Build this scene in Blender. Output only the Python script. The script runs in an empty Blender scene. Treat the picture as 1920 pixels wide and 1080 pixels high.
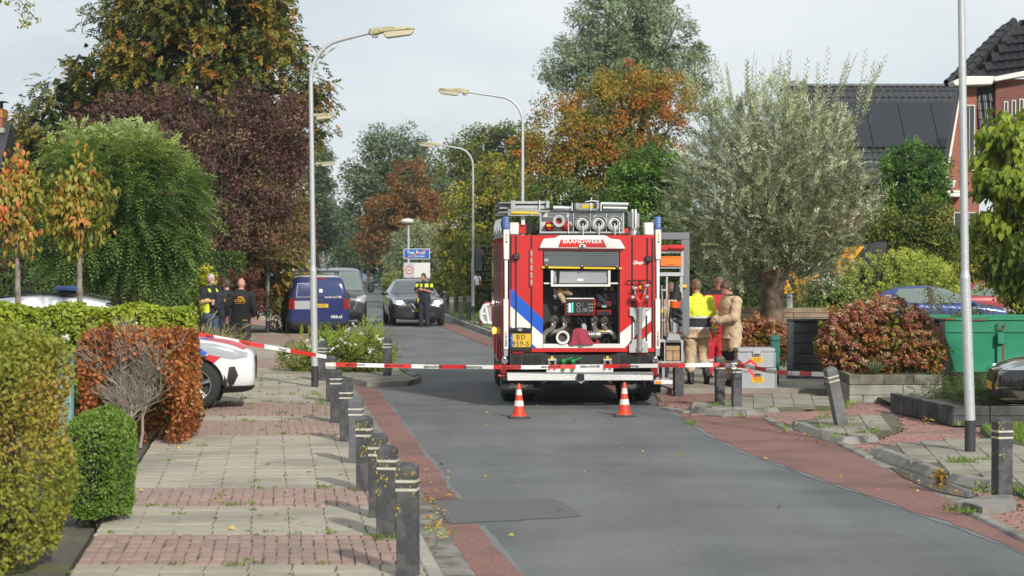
import bpy, bmesh, math, random
import numpy as np
from mathutils import Vector, Matrix

random.seed(7)
rng = np.random.default_rng(7)
SC = bpy.context.scene
COL = SC.collection
R = math.radians

# ------------------------------------------------------------------ camera, sky, sun, exposure
FPX, EYE, HOR = 3733.0, 2.35, 480.0
PITCH = math.atan((540.0 - HOR) / FPX)
cam_d = bpy.data.cameras.new('camera')
cam = bpy.data.objects.new('camera', cam_d)
COL.objects.link(cam)
cam.location = (0, 0, EYE)
cam.rotation_euler = (math.pi / 2 - PITCH, 0, 0)
cam_d.sensor_width = 36.0
cam_d.lens = 36.0 * FPX / 1920.0
cam_d.clip_start = 0.5
cam_d.clip_end = 4000
cam_d.dof.use_dof = True
cam_d.dof.focus_distance = 31.0
cam_d.dof.aperture_fstop = 3.4
SC.camera = cam

SUN_DIR = Vector((0.40, -0.84, 0.55)).normalized()
SUN_EL = math.asin(SUN_DIR.z)
SUN_AZ = math.atan2(SUN_DIR.x, SUN_DIR.y)
world = bpy.data.worlds.new('World')
SC.world = world
world.use_nodes = True
wn, wl = world.node_tree.nodes, world.node_tree.links
wn.clear()
w_out = wn.new('ShaderNodeOutputWorld')
w_bg = wn.new('ShaderNodeBackground')
w_sky = wn.new('ShaderNodeTexSky')
w_sky.sky_type = 'NISHITA'
w_sky.sun_disc = False
w_sky.sun_elevation = SUN_EL
w_sky.sun_rotation = SUN_AZ
w_mul = wn.new('ShaderNodeVectorMath'); w_mul.operation = 'SCALE'; w_mul.inputs['Scale'].default_value = 1.0
w_tc = wn.new('ShaderNodeTexCoord')
w_map = wn.new('ShaderNodeMapping'); w_map.inputs['Scale'].default_value = (1.4, 1.4, 5.5)
w_noise = wn.new('ShaderNodeTexNoise'); w_noise.inputs['Scale'].default_value = 3.2; w_noise.inputs['Detail'].default_value = 6; w_noise.inputs['Roughness'].default_value = 0.5
w_ramp = wn.new('ShaderNodeValToRGB')
w_ramp.color_ramp.elements[0].position = 0.32; w_ramp.color_ramp.elements[0].color = (4.2, 4.7, 5.05, 1)
w_ramp.color_ramp.elements[1].position = 0.70; w_ramp.color_ramp.elements[1].color = (5.9, 6.15, 6.3, 1)
w_mix = wn.new('ShaderNodeMixRGB'); w_mix.inputs['Fac'].default_value = 0.92
wl.new(w_tc.outputs['Generated'], w_map.inputs['Vector'])
wl.new(w_map.outputs['Vector'], w_noise.inputs['Vector'])
wl.new(w_noise.outputs['Fac'], w_ramp.inputs['Fac'])
wl.new(w_sky.outputs['Color'], w_mix.inputs['Color1'])
wl.new(w_ramp.outputs['Color'], w_mix.inputs['Color2'])
wl.new(w_mix.outputs['Color'], w_bg.inputs['Color'])
w_bg.inputs['Strength'].default_value = 0.074
wl.new(w_bg.outputs['Background'], w_out.inputs['Surface'])

sun_d = bpy.data.lights.new('sun', 'SUN')
sun_d.energy = 2.25
sun_d.angle = R(3.0)
sun_d.color = (1.0, 0.945, 0.86)
sun = bpy.data.objects.new('sun', sun_d)
COL.objects.link(sun)
sun.rotation_euler = SUN_DIR.to_track_quat('Z', 'Y').to_euler()
sun.location = (0, 0, 40)

SC.view_settings.view_transform = 'Standard'
SC.view_settings.look = 'None'
SC.view_settings.gamma = 1
SC.view_settings.use_curve_mapping = False
SC.view_settings.exposure = 1.0
SC.cycles.max_bounces = 6
SC.cycles.diffuse_bounces = 3
SC.cycles.transmission_bounces = 4
SC.cycles.use_denoising = True
SC.cycles.sample_clamp_indirect = 6

# ------------------------------------------------------------------ photo measurements -> places
_cp, _sp = math.cos(PITCH), math.sin(PITCH)
def _ray(px, py):
    a, b = (px - 960.0) / FPX, (540.0 - py) / FPX
    return a, _cp + b * _sp, -_sp + b * _cp
def G(px, py, z=0.0):
    "ground point (height z) seen at a photo pixel"
    a, y, c = _ray(px, py)
    t = (z - EYE) / c
    return Vector((a * t, y * t, z))
def P(px, py, d):
    "point at distance d (world y) seen at a photo pixel"
    a, y, c = _ray(px, py)
    t = d / y
    return Vector((a * t, d, EYE + c * t))
def PX(px, d): return P(px, 540, d).x
def PZ(py, d): return P(960, py, d).z

# ------------------------------------------------------------------ tagging
def tag(o, label=None, cat=None, group=None, kind=None):
    if label: o['label'] = label
    if cat: o['category'] = cat
    if group: o['group'] = group
    if kind: o['kind'] = kind
    return o
def thing(name, label, cat, loc=(0, 0, 0), rz=0.0, group=None):
    o = bpy.data.objects.new(name, None)
    o.empty_display_size = 0.2
    COL.objects.link(o)
    o.location = loc
    o.rotation_euler = (0, 0, rz)
    return tag(o, label, cat, group)
def copy_tree(o, parent=None):
    c = o.copy()
    COL.objects.link(c)
    if parent is not None: c.parent = parent
    for ch in list(o.children):
        copy_tree(ch, c)
    return c

# ------------------------------------------------------------------ materials
def _new(name):
    m = bpy.data.materials.new(name)
    m.use_nodes = True
    n, l = m.node_tree.nodes, m.node_tree.links
    return m, n, l, n['Principled BSDF']
MATS = {}
WORLD_DIRT = set('concrete_tile concrete_tile_worn red_clinker dark_clinker kerb_concrete kerb_concrete_pale bollard_black bollard_grey gutter_concrete block_grey block_mossy block_dark red_asphalt asphalt_patch pale_asphalt'.split())
def M(name, col, rough=0.5, metal=0.0, var=0.0, scale=6.0, bump=0.0, bscale=None, spec=0.5, coat=0.0, obj_rand=0.0, emit=0.0, tint=None, detail=6, mscale=None):
    "plain surface with procedural colour grain, optional second tint in patches, bump, per-object variation"
    if name in MATS: return MATS[name]
    m, n, l, b = _new(name)
    c = (*col, 1)
    b.inputs['Base Color'].default_value = c
    b.inputs['Roughness'].default_value = rough
    b.inputs['Metallic'].default_value = metal
    b.inputs['Specular IOR Level'].default_value = spec
    if coat:
        b.inputs['Coat Weight'].default_value = coat
        b.inputs['Coat Roughness'].default_value = 0.06
    if emit:
        b.inputs['Emission Color'].default_value = c
        b.inputs['Emission Strength'].default_value = emit
    tc = n.new('ShaderNodeTexCoord')
    src = None
    if var or tint:
        nz = n.new('ShaderNodeTexNoise')
        nz.inputs['Scale'].default_value = scale
        nz.inputs['Detail'].default_value = detail
        l.new(tc.outputs['Object'], nz.inputs['Vector'])
        mr = n.new('ShaderNodeMapRange')
        mr.inputs['From Min'].default_value = 0.25; mr.inputs['From Max'].default_value = 0.75
        mr.inputs['To Min'].default_value = 1 - var; mr.inputs['To Max'].default_value = 1 + var
        l.new(nz.outputs['Fac'], mr.inputs['Value'])
        hs = n.new('ShaderNodeHueSaturation')
        hs.inputs['Color'].default_value = c
        l.new(mr.outputs['Result'], hs.inputs['Value'])
        src = hs.outputs['Color']
        if tint:
            n2 = n.new('ShaderNodeTexNoise')
            n2.inputs['Scale'].default_value = mscale or scale * 0.35
            n2.inputs['Detail'].default_value = 5
            l.new(n.new('ShaderNodeNewGeometry').outputs['Position'] if name in WORLD_DIRT else tc.outputs['Object'], n2.inputs['Vector'])
            r2 = n.new('ShaderNodeValToRGB')
            r2.color_ramp.elements[0].position = 0.47; r2.color_ramp.elements[1].position = 0.64
            l.new(n2.outputs['Fac'], r2.inputs['Fac'])
            mx = n.new('ShaderNodeMixRGB')
            l.new(r2.outputs['Color'], mx.inputs['Fac'])
            l.new(src, mx.inputs['Color1'])
            mx.inputs['Color2'].default_value = (*tint, 1)
            src = mx.outputs['Color']
    if obj_rand:
        oi = n.new('ShaderNodeObjectInfo')
        mr = n.new('ShaderNodeMapRange')
        mr.inputs['To Min'].default_value = 1 - obj_rand; mr.inputs['To Max'].default_value = 1 + obj_rand
        l.new(oi.outputs['Random'], mr.inputs['Value'])
        hs = n.new('ShaderNodeHueSaturation')
        if src: l.new(src, hs.inputs['Color'])
        else: hs.inputs['Color'].default_value = c
        l.new(mr.outputs['Result'], hs.inputs['Value'])
        src = hs.outputs['Color']
    if src: l.new(src, b.inputs['Base Color'])
    if bump:
        nb = n.new('ShaderNodeTexNoise')
        nb.inputs['Scale'].default_value = bscale or scale * 4
        nb.inputs['Detail'].default_value = 4
        l.new(tc.outputs['Object'], nb.inputs['Vector'])
        bp = n.new('ShaderNodeBump')
        bp.inputs['Strength'].default_value = bump
        bp.inputs['Distance'].default_value = 0.02
        l.new(nb.outputs['Fac'], bp.inputs['Height'])
        l.new(bp.outputs['Normal'], b.inputs['Normal'])
    MATS[name] = m
    return m
LEAF_GAIN = (1.32, 1.40, 1.10)
def leaf_mat(name, stops, trans=0.35, rough=0.5, spec=0.35):
    "leaf colour picked from the ramp by each leaf's own tint value"
    stops = [tuple(min(.9, v * g) for v, g in zip(c, LEAF_GAIN)) for c in stops]
    m, n, l, b = _new(name)
    at = n.new('ShaderNodeAttribute'); at.attribute_name = 'tint'
    rp = n.new('ShaderNodeValToRGB')
    e = rp.color_ramp.elements
    k = len(stops)
    for i, c in enumerate(stops):
        p = i / (k - 1)
        if i == 0: e[0].position, e[0].color = p, (*c, 1)
        elif i == k - 1: e[-1].position, e[-1].color = p, (*c, 1)
        else:
            x = e.new(p); x.color = (*c, 1)
    l.new(at.outputs['Fac'], rp.inputs['Fac'])
    l.new(rp.outputs['Color'], b.inputs['Base Color'])
    b.inputs['Roughness'].default_value = rough
    b.inputs['Specular IOR Level'].default_value = spec
    t = n.new('ShaderNodeBsdfTranslucent')
    l.new(rp.outputs['Color'], t.inputs['Color'])
    mx = n.new('ShaderNodeMixShader'); mx.inputs['Fac'].default_value = trans
    l.new(b.outputs['BSDF'], mx.inputs[1]); l.new(t.outputs['BSDF'], mx.inputs[2])
    l.new(mx.outputs['Shader'], n['Material Output'].inputs['Surface'])
    return m

# ------------------------------------------------------------------ mesh builder
def finish(me, smooth=40):
    if smooth:
        me.polygons.foreach_set('use_smooth', [True] * len(me.polygons))
        me.set_sharp_from_angle(angle=R(smooth))
    me.update()
class MB:
    def __init__(s): s.v, s.f, s.m, s.mi = [], [], [], 0
    def mat(s, i): s.mi = i; return s
    def add(s, vs, fs):
        o = len(s.v)
        s.v.extend([tuple(v) for v in vs])
        for f in fs:
            s.f.append([o + i for i in f]); s.m.append(s.mi)
        return s
    def box(s, c, d, rot=None):
        x, y, z = d[0] / 2, d[1] / 2, d[2] / 2
        vs = [Vector(p) for p in ((-x,-y,-z),(x,-y,-z),(x,y,-z),(-x,y,-z),(-x,-y,z),(x,-y,z),(x,y,z),(-x,y,z))]
        if rot is not None: vs = [rot @ v for v in vs]
        c = Vector(c)
        return s.add([v + c for v in vs], [(0,3,2,1),(4,5,6,7),(0,1,5,4),(1,2,6,5),(2,3,7,6),(3,0,4,7)])
    def bb(s, x0, x1, y0, y1, z0, z1):
        return s.box(((x0+x1)/2,(y0+y1)/2,(z0+z1)/2), (abs(x1-x0),abs(y1-y0),abs(z1-z0)))
    def prism(s, poly, a, b, ax='y'):
        "poly in the two other axes, extruded along ax from a to b"
        n = len(poly)
        def pt(p, t):
            if ax == 'y': return (p[0], t, p[1])
            if ax == 'x': return (t, p[0], p[1])
            return (p[0], p[1], t)
        vs = [pt(p, a) for p in poly] + [pt(p, b) for p in poly]
        fs = [tuple(range(n - 1, -1, -1)), tuple(range(n, 2 * n))]
        fs += [(i, (i + 1) % n, n + (i + 1) % n, n + i) for i in range(n)]
        return s.add(vs, fs)
    def tube(s, path, r, n=8, caps=True, sq=1.0):
        path = [Vector(p) for p in path]
        k = len(path)
        rs = r if isinstance(r, (list, tuple)) else [r] * k
        up = Vector((0.13, 0.21, 0.97))
        vs = []
        prev = None
        for i in range(k):
            d = (path[min(i + 1, k - 1)] - path[max(i - 1, 0)])
            if d.length < 1e-9: d = Vector((0, 0, 1))
            d.normalize()
            if prev is None:
                u = d.cross(up)
                if u.length < 0.05: u = d.cross(Vector((1, 0, 0)))
            else:
                u = prev - d * prev.dot(d)
            u.normalize(); prev = u
            w = d.cross(u)
            for j in range(n):
                a = 2 * math.pi * (j + .5) / n
                vs.append(path[i] + u * (math.cos(a) * rs[i]) + w * (math.sin(a) * rs[i] * sq))
        fs = []
        for i in range(k - 1):
            for j in range(n):
                a, b = i * n + j, i * n + (j + 1) % n
                fs.append((a, b, b + n, a + n))
        if caps:
            fs.append(tuple(range(n - 1, -1, -1)))
            fs.append(tuple((k - 1) * n + j for j in range(n)))
        return s.add(vs, fs)
    def cyl(s, p0, p1, r0, r1=None, n=16, caps=True):
        return s.tube([p0, p1], [r0, r0 if r1 is None else r1], n, caps)
    def ring(s, p0, p1, ro, ri, n=20):
        "hollow pipe"
        p0, p1 = Vector(p0), Vector(p1)
        d = (p1 - p0).normalized()
        u = d.cross(Vector((0.1, 0.3, 0.95))).normalized(); w = d.cross(u)
        vs = []
        for p, r in ((p0, ro), (p1, ro), (p1, ri), (p0, ri)):
            for j in range(n):
                a = 2 * math.pi * j / n
                vs.append(p + u * math.cos(a) * r + w * math.sin(a) * r)
        fs = []
        for i in range(4):
            for j in range(n):
                a, b = i * n + j, i * n + (j + 1) % n
                c = ((i + 1) % 4) * n
                fs.append((a, b, c + (j + 1) % n, c + j))
        return s.add(vs, fs)
    def ball(s, c, r, n=10, m=7, rot=None):
        rr = r if isinstance(r, (tuple, list)) else (r, r, r)
        vs = []
        c = Vector(c)
        for i in range(1, m):
            t = math.pi * i / m
            for j in range(n):
                a = 2 * math.pi * j / n
                vs.append(Vector((math.sin(t) * math.cos(a) * rr[0], math.sin(t) * math.sin(a) * rr[1], math.cos(t) * rr[2])))
        vs.append(Vector((0, 0, rr[2]))); vs.append(Vector((0, 0, -rr[2])))
        if rot is not None: vs = [rot @ v for v in vs]
        vs = [v + c for v in vs]
        fs = []
        for i in range(m - 2):
            for j in range(n):
                a, b = i * n + j, i * n + (j + 1) % n
                fs.append((a, a + n, b + n, b))
        T, B = len(vs) - 2, len(vs) - 1
        for j in range(n):
            fs.append((T, j, (j + 1) % n))
            fs.append((B, (m - 2) * n + (j + 1) % n, (m - 2) * n + j))
        return s.add(vs, fs)
    def loft(s, rings, close=True, caps=True):
        "rings: lists of equal-length point loops"
        n = len(rings[0])
        vs = [p for r in rings for p in r]
        fs = []
        for i in range(len(rings) - 1):
            for j in range(n if close else n - 1):
                a, b = i * n + j, i * n + (j + 1) % n
                fs.append((a, b, b + n, a + n))
        if caps:
            fs.append(tuple(range(n - 1, -1, -1)))
            fs.append(tuple((len(rings) - 1) * n + j for j in range(n)))
        return s.add(vs, fs)
    def lathe(s, c, prof, n=16):
        "prof: list of (r, z)"
        rings = [[(c[0] + r * math.cos(2*math.pi*j/n), c[1] + r * math.sin(2*math.pi*j/n), c[2] + z) for j in range(n)] for r, z in prof]
        return s.loft(rings)
    def mesh(s, name, mats, smooth=40):
        me = bpy.data.meshes.new(name)
        me.from_pydata(s.v, [], s.f)
        for m in (mats if isinstance(mats, (list, tuple)) else [mats]): me.materials.append(m)
        if any(s.m): me.polygons.foreach_set('material_index', s.m)
        finish(me, smooth)
        return me
    def obj(s, name, mats, parent=None, bevel=0.0, smooth=40, seg=1, loc=None, rz=None):
        o = bpy.data.objects.new(name, s.mesh(name, mats, smooth))
        COL.objects.link(o)
        if parent is not None: o.parent = parent
        if loc is not None: o.location = loc
        if rz is not None: o.rotation_euler = (0, 0, rz)
        if bevel:
            b = o.modifiers.new('edge', 'BEVEL')
            b.width = bevel; b.segments = seg; b.limit_method = 'ANGLE'; b.angle_limit = R(35)
            b.harden_normals = False
        return o
def link(name, me, parent=None, loc=(0, 0, 0), rot=(0, 0, 0)):
    o = bpy.data.objects.new(name, me)
    COL.objects.link(o)
    if parent is not None: o.parent = parent
    o.location = loc
    o.rotation_euler = rot
    return o
def text(name, body, size, mat, parent, loc, rot=(math.pi/2, 0, 0), bold=0.0, shear=0.0, sx=1.0, align='CENTER', ext=0.0005, spacing=1.0):
    c = bpy.data.curves.new(name, 'FONT')
    c.body = body
    c.size = size
    c.align_x = align
    c.align_y = 'CENTER'
    c.offset = bold * .38
    c.shear = shear
    c.extrude = ext
    c.space_character = spacing
    c.resolution_u = 2
    c.materials.append(mat)
    o = bpy.data.objects.new(name, c)
    COL.objects.link(o)
    if parent is not None: o.parent = parent
    o.location = loc
    o.rotation_euler = rot
    o.scale = (sx, 1, 1)
    return o
def evaluated(o, name=None):
    "bake an object's modifiers into a plain mesh"
    bpy.context.view_layer.update()
    dg = bpy.context.evaluated_depsgraph_get()
    me = bpy.data.meshes.new_from_object(o.evaluated_get(dg))
    old = o.data
    o.modifiers.clear()
    o.data = me
    if name: me.name = name
    bpy.data.meshes.remove(old)
    return o
def pip(x, y, poly):
    c = False
    n = len(poly)
    for i in range(n):
        x0, y0, x1, y1 = poly[i][0], poly[i][1], poly[i-1][0], poly[i-1][1]
        if (y0 > y) != (y1 > y) and x < (x1 - x0) * (y - y0) / (y1 - y0) + x0: c = not c
    return c
def sheet(name, pts, z, mat, kind='structure', parent=None, drop=0.0):
    "flat polygon at height z, with skirts down by drop"
    mb = MB()
    n = len(pts)
    if drop:
        mb.prism([(p[0], p[1]) for p in pts], z - drop, z, 'z')
    else:
        mb.add([(p[0], p[1], z) for p in pts], [tuple(range(n))])
    o = mb.obj(name, mat, parent, smooth=0)
    bm = bmesh.new(); bm.from_mesh(o.data)
    bmesh.ops.recalc_face_normals(bm, faces=bm.faces)
    if not drop:
        for f in bm.faces:
            if f.normal.z < 0: f.normal_flip()
    bm.to_mesh(o.data); bm.free()
    if kind and parent is None: o['kind'] = kind
    return o

# ------------------------------------------------------------------ foliage
def unit(a):
    return a / np.maximum(np.linalg.norm(a, axis=1, keepdims=True), 1e-9)
def leaves(name, C, D, N, L, Wd, tint, mat, parent, fold=0.18):
    n = len(C)
    L = np.broadcast_to(np.asarray(L, float), (n,))[:, None]
    Wd = np.broadcast_to(np.asarray(Wd, float), (n,))[:, None]
    D = unit(D)
    S = unit(np.cross(D, N))
    N2 = np.cross(S, D)
    v = np.empty((n, 4, 3), np.float32)
    v[:, 0] = C - D * L * .5
    v[:, 1] = C + S * Wd * .5 + N2 * Wd * fold - D * L * .06
    v[:, 2] = C + D * L * .5
    v[:, 3] = C - S * Wd * .5 + N2 * Wd * fold - D * L * .06
    me = bpy.data.meshes.new(name)
    me.vertices.add(4 * n)
    me.vertices.foreach_set('co', v.ravel())
    me.loops.add(4 * n)
    me.loops.foreach_set('vertex_index', np.arange(4 * n, dtype=np.int32))
    me.polygons.add(n)
    me.polygons.foreach_set('loop_start', np.arange(0, 4 * n, 4, dtype=np.int32))
    me.update(calc_edges=True)
    a = me.attributes.new('tint', 'FLOAT', 'FACE')
    a.data.foreach_set('value', np.clip(tint, 0, 1).astype(np.float32))
    me.materials.append(mat)
    o = bpy.data.objects.new(name, me)
    COL.objects.link(o)
    if parent is not None: o.parent = parent
    return o
def big_leaves(name, C, D, N, L, Wd, tint, mat, parent, fold=.22, curl=.25):
    "broad leaves: two halves along a midrib, rounded outline, tip bending down"
    n = len(C)
    L = np.broadcast_to(np.asarray(L, float), (n,))[:, None]; Wd = np.broadcast_to(np.asarray(Wd, float), (n,))[:, None]
    D = unit(D); S = unit(np.cross(D, N)); N2 = np.cross(S, D)
    down = np.array([0, 0, -1.0])
    v = np.empty((n, 7, 3), np.float32)
    v[:, 0] = C - D*L*.5
    v[:, 1] = C + S*Wd*.42 + N2*Wd*fold - D*L*.24
    v[:, 2] = C + S*Wd*.46 + N2*Wd*fold + D*L*.12
    v[:, 3] = C + D*L*.48 + down*L*curl
    v[:, 4] = C - S*Wd*.46 + N2*Wd*fold + D*L*.12
    v[:, 5] = C - S*Wd*.42 + N2*Wd*fold - D*L*.24
    v[:, 6] = C + D*L*.05
    base = (np.arange(n)*7)[:, None]
    f = np.concatenate([base + np.array([[0, 1, 2, 6]]), base + np.array([[6, 2, 3, 4]]), base + np.array([[0, 6, 4, 5]])], 1).reshape(-1).astype(np.int32)
    me = bpy.data.meshes.new(name)
    me.vertices.add(7*n); me.vertices.foreach_set('co', v.ravel())
    me.loops.add(12*n); me.loops.foreach_set('vertex_index', f)
    me.polygons.add(3*n); me.polygons.foreach_set('loop_start', np.arange(0, 12*n, 4, dtype=np.int32))
    me.update(calc_edges=True)
    a = me.attributes.new('tint', 'FLOAT', 'FACE'); a.data.foreach_set('value', np.repeat(np.clip(tint, 0, 1), 3).astype(np.float32))
    me.materials.append(mat)
    o = bpy.data.objects.new(name, me); COL.objects.link(o)
    if parent is not None: o.parent = parent
    return o
def rdirs(n): return unit(rng.normal(size=(n, 3)))
def clump_cloud(blobs, n, clumps, rc, shell=0.55, tvar=0.22, tbase=0.5, ttop=0.0, squash=0.8):
    "leaf points gathered in clumps through a crown made of ellipsoids; returns points, tints, outward dirs, clump centres"
    b = np.array(blobs, float)
    w = (b[:, 3] * b[:, 4] * b[:, 5]) ** (2 / 3); w /= w.sum()
    k = rng.choice(len(b), clumps, p=w)
    d = rdirs(clumps)
    rad = shell + (1.03 - shell) * rng.random(clumps) ** 0.6
    cc = b[k, :3] + d * rad[:, None] * b[k, 3:6]
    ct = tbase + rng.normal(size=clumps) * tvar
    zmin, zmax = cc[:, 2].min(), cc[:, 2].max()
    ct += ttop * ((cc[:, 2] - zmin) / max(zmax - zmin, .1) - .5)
    cr = rc * (0.6 + 0.8 * rng.random(clumps))
    j = rng.integers(0, clumps, n)
    off = rdirs(n) * (rng.random(n) ** 0.45)[:, None]
    off[:, 2] *= squash
    Cp = cc[j] + off * cr[j][:, None]
    t = ct[j] + rng.normal(size=n) * tvar * 0.6
    return Cp, t, unit(d[j] + off * .8), cc, d
def sprays(starts, dirs, length, k, L, Wd, ang=0.8, droop=0.0, tint=None, tj=0.08):
    "k leaves along each twig, set left and right of it"
    n = len(starts)
    dirs = unit(dirs)
    side = unit(np.cross(dirs, rdirs(n) * .6 + np.array([0, 0, 1.])))
    nrm = np.cross(side, dirs)
    ln = np.broadcast_to(np.asarray(length, float), (n,))
    Cs, Ds, Ns, Ts = [], [], [], []
    for i in range(k):
        s = (i + .5) / k
        p = starts + dirs * (ln * s)[:, None]
        p[:, 2] -= droop * ln * s * s
        sg = 1 if i % 2 else -1
        dd = unit(dirs * math.cos(ang) + side * (sg * math.sin(ang)) + rng.normal(size=(n, 3)) * .12 - np.array([0, 0, droop * .6 * s]))
        if i == k - 1: dd = unit(dirs - np.array([0, 0, droop * s]))
        Cs.append(p + dd * L * .45); Ds.append(dd); Ns.append(nrm + rng.normal(size=(n, 3)) * .2)
        Ts.append((tint if tint is not None else np.full(n, .5)) + rng.normal(size=n) * tj)
    return np.concatenate(Cs), np.concatenate(Ds), np.concatenate(Ns), np.concatenate(Ts)
def bent(p0, p1, k=5, wob=0.1, sag=0.0):
    p0, p1 = Vector(p0), Vector(p1)
    L = (p1 - p0).length
    out = []
    for i in range(k):
        t = i / (k - 1)
        p = p0.lerp(p1, t)
        if 0 < i < k - 1: p += Vector((random.uniform(-1,1), random.uniform(-1,1), random.uniform(-.6,.6))) * wob * L
        p.z += sag * L * 4 * t * (1 - t)
        out.append(p)
    return out
def trunk_part(parent, h, r, targets=(), mat=None, lean=(0, 0), r_top=None, name='trunk', limb_r=0.35, wob=.06, split=.6):
    mb = MB()
    top = Vector((lean[0], lean[1], h))
    path = [Vector((0, 0, -.05)), Vector((lean[0]*.1, lean[1]*.1, h*.08)), Vector((lean[0]*.3 + r*.2, lean[1]*.3, h*.4)), Vector((lean[0]*.75 - r*.15, lean[1]*.75, h*.75)), top]
    rt = r_top or r * .6
    mb.tube(path, [r*1.35, r*1.08, r*.95, (r+rt)/2*.95, rt], 10)
    o = mb.obj(name, mat, parent)
    if len(targets):
        lb = MB()
        for t in targets:
            q = Vector((0, 0, 0)).lerp(top, random.uniform(split, 1.0)) if split < 1 else top.copy()
            q.x = q.x; q.y = q.y
            L = (Vector(t) - q).length
            r0 = min(rt * .9, max(.008, limb_r * rt * (.6 + L * .12)))
            lb.tube(bent(q, t, 5, wob, .05), [r0, r0*.8, r0*.6, r0*.4, r0*.15], 5)
        lb.obj('limbs', mat, parent)['kind'] = 'stuff'
    return o
def crown_tree(name, label, cat, base, blobs, n, clumps, rc, L, Wd, mat, tk, tmat, limbs=14, group=None, shell=.55, tvar=.22, tbase=.5, ttop=0., droop=.25, up=.2, squash=.8, rr=.35, inner=700):
    "a broadleaf tree: base point, crown ellipsoids relative to the base, trunk (height, radius)"
    root = thing(name, label, cat, base, group=group)
    C, t, out, cc, _ = clump_cloud(blobs, n, clumps, rc, shell, tvar, tbase, ttop, squash)
    D = unit(out * .8 + rng.normal(size=(n, 3)) * .7 - np.array([0, 0, droop]))
    N = unit(out * .7 + np.array([0, 0, up]) + rng.normal(size=(n, 3)) * .5)
    sz = 1 + rr * rng.uniform(-1, 1, n)
    leaves('crown', C, D, N, L * sz, Wd * sz, t, mat, root)
    if inner: inner_mass(root, cc, inner, max(L*2.6, rc*.55), mat)
    if tk:
        sel = [Vector(c) * 1.0 for c in cc[rng.choice(len(cc), min(limbs, len(cc)), replace=False)]]
        trunk_part(root, tk[0], tk[1], sel, tmat)
    return root
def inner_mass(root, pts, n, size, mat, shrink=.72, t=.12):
    "coarse filler leaves deep inside a crown, shade put into their dark tint, so that it is not see-through"
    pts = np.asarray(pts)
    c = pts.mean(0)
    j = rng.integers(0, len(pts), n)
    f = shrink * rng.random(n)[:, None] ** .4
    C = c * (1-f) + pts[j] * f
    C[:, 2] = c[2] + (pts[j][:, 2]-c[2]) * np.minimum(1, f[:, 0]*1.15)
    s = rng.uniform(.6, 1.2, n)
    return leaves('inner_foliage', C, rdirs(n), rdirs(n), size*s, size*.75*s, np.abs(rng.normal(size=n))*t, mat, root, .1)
def box_points(n, sx, sy, sz, depth, rnd=0.0, faces='xXyYZ'):
    "points on the faces of a box (base at z=0), pushed inwards by up to depth; returns points and outward normals"
    areas = {'x': sy*sz, 'X': sy*sz, 'y': sx*sz, 'Y': sx*sz, 'Z': sx*sy}
    ks = list(faces)
    w = np.array([areas[k] for k in ks]); w = w / w.sum()
    pick = rng.choice(len(ks), n, p=w)
    p = np.empty((n, 3)); nn = np.zeros((n, 3))
    u, v = rng.random(n) - .5, rng.random(n)
    dp = depth * rng.random(n) ** 1.6
    for i, k in enumerate(ks):
        s = pick == i
        if k in 'xX':
            sg = 1 if k == 'X' else -1
            p[s] = np.stack([np.full(s.sum(), sg*sx/2), u[s]*sy, v[s]*sz], 1); nn[s] = (sg, 0, 0)
        elif k in 'yY':
            sg = 1 if k == 'Y' else -1
            p[s] = np.stack([u[s]*sx, np.full(s.sum(), sg*sy/2), v[s]*sz], 1); nn[s] = (0, sg, 0)
        else:
            p[s] = np.stack([u[s]*sx, (v[s]-.5)*sy, np.full(s.sum(), sz)], 1); nn[s] = (0, 0, 1)
    if rnd:  # pull corners in
        c = np.array([0, 0, sz*.5]); q = (p - c) / np.array([sx/2, sy/2, sz/2])
        e = np.linalg.norm(q, ord=5, axis=1, keepdims=True)
        q = q / (1 + rnd * (np.linalg.norm(q, axis=1, keepdims=True) - 1))
        p = c + q * np.array([sx/2, sy/2, sz/2])
    p -= nn * dp[:, None]
    # lumpy surface
    ph = np.sin(p[:, [0]]*7+1)*np.cos(p[:, [2]]*6) + np.sin(p[:, [1]]*5+2)*np.cos(p[:, [2]]*8+1)
    p += nn * (ph * .04 + .03*np.sin(p[:, [0]]*17+p[:, [2]]*13)*np.sin(p[:, [1]]*15-p[:, [2]]*19))
    return p, nn
def hedge(name, label, base, rz, size, n, L, Wd, mat, tvar=.25, depth=.2, group=None, faces='xXyYZ', rnd=0.0, cat='hedge', tfun=None, core=True):
    root = thing(name, label, cat, base, rz, group)
    sx, sy, sz = size
    p, nn = box_points(n, sx, sy, sz, depth, rnd, faces)
    D = unit(rng.normal(size=(n, 3)) + nn * .3 - np.array([0, 0, .4]))
    N = unit(nn + rng.normal(size=(n, 3)) * .45 + np.array([0, 0, .25]))
    g = np.sin(p[:, 0]*3.1+p[:, 2]*2.3) * np.sin(p[:, 1]*2.7-p[:, 2]*3.7+1.) * .5
    t = .5 + g * tvar + rng.normal(size=n) * tvar * .7
    if tfun is not None: t = tfun(p, t)
    s = 1 + rng.uniform(-.4, .3, n)
    leaves('foliage', p, D, N, L*s, Wd*s, t, mat, root)
    if core:
        # plain dark box added inside to block light, plus crossing twigs
        mb = MB()
        m = min(sx, sy) * .28 + .03
        mb.bb(-sx/2+m, sx/2-m, -sy/2+m, sy/2-m, 0.0, sz-m)
        for _ in range(60):
            a = Vector((random.uniform(-.4,.4)*sx, random.uniform(-.4,.4)*sy, random.uniform(0,.5)*sz))
            b = Vector((random.uniform(-.48,.48)*sx, random.uniform(-.48,.48)*sy, random.uniform(.4,.97)*sz))
            mb.tube([a, b], [.009, .004], 4)
        mb.obj('twigs', M('hedge_core_twig', (.035, .03, .02), .9, var=.3), root)
    return root

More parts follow.
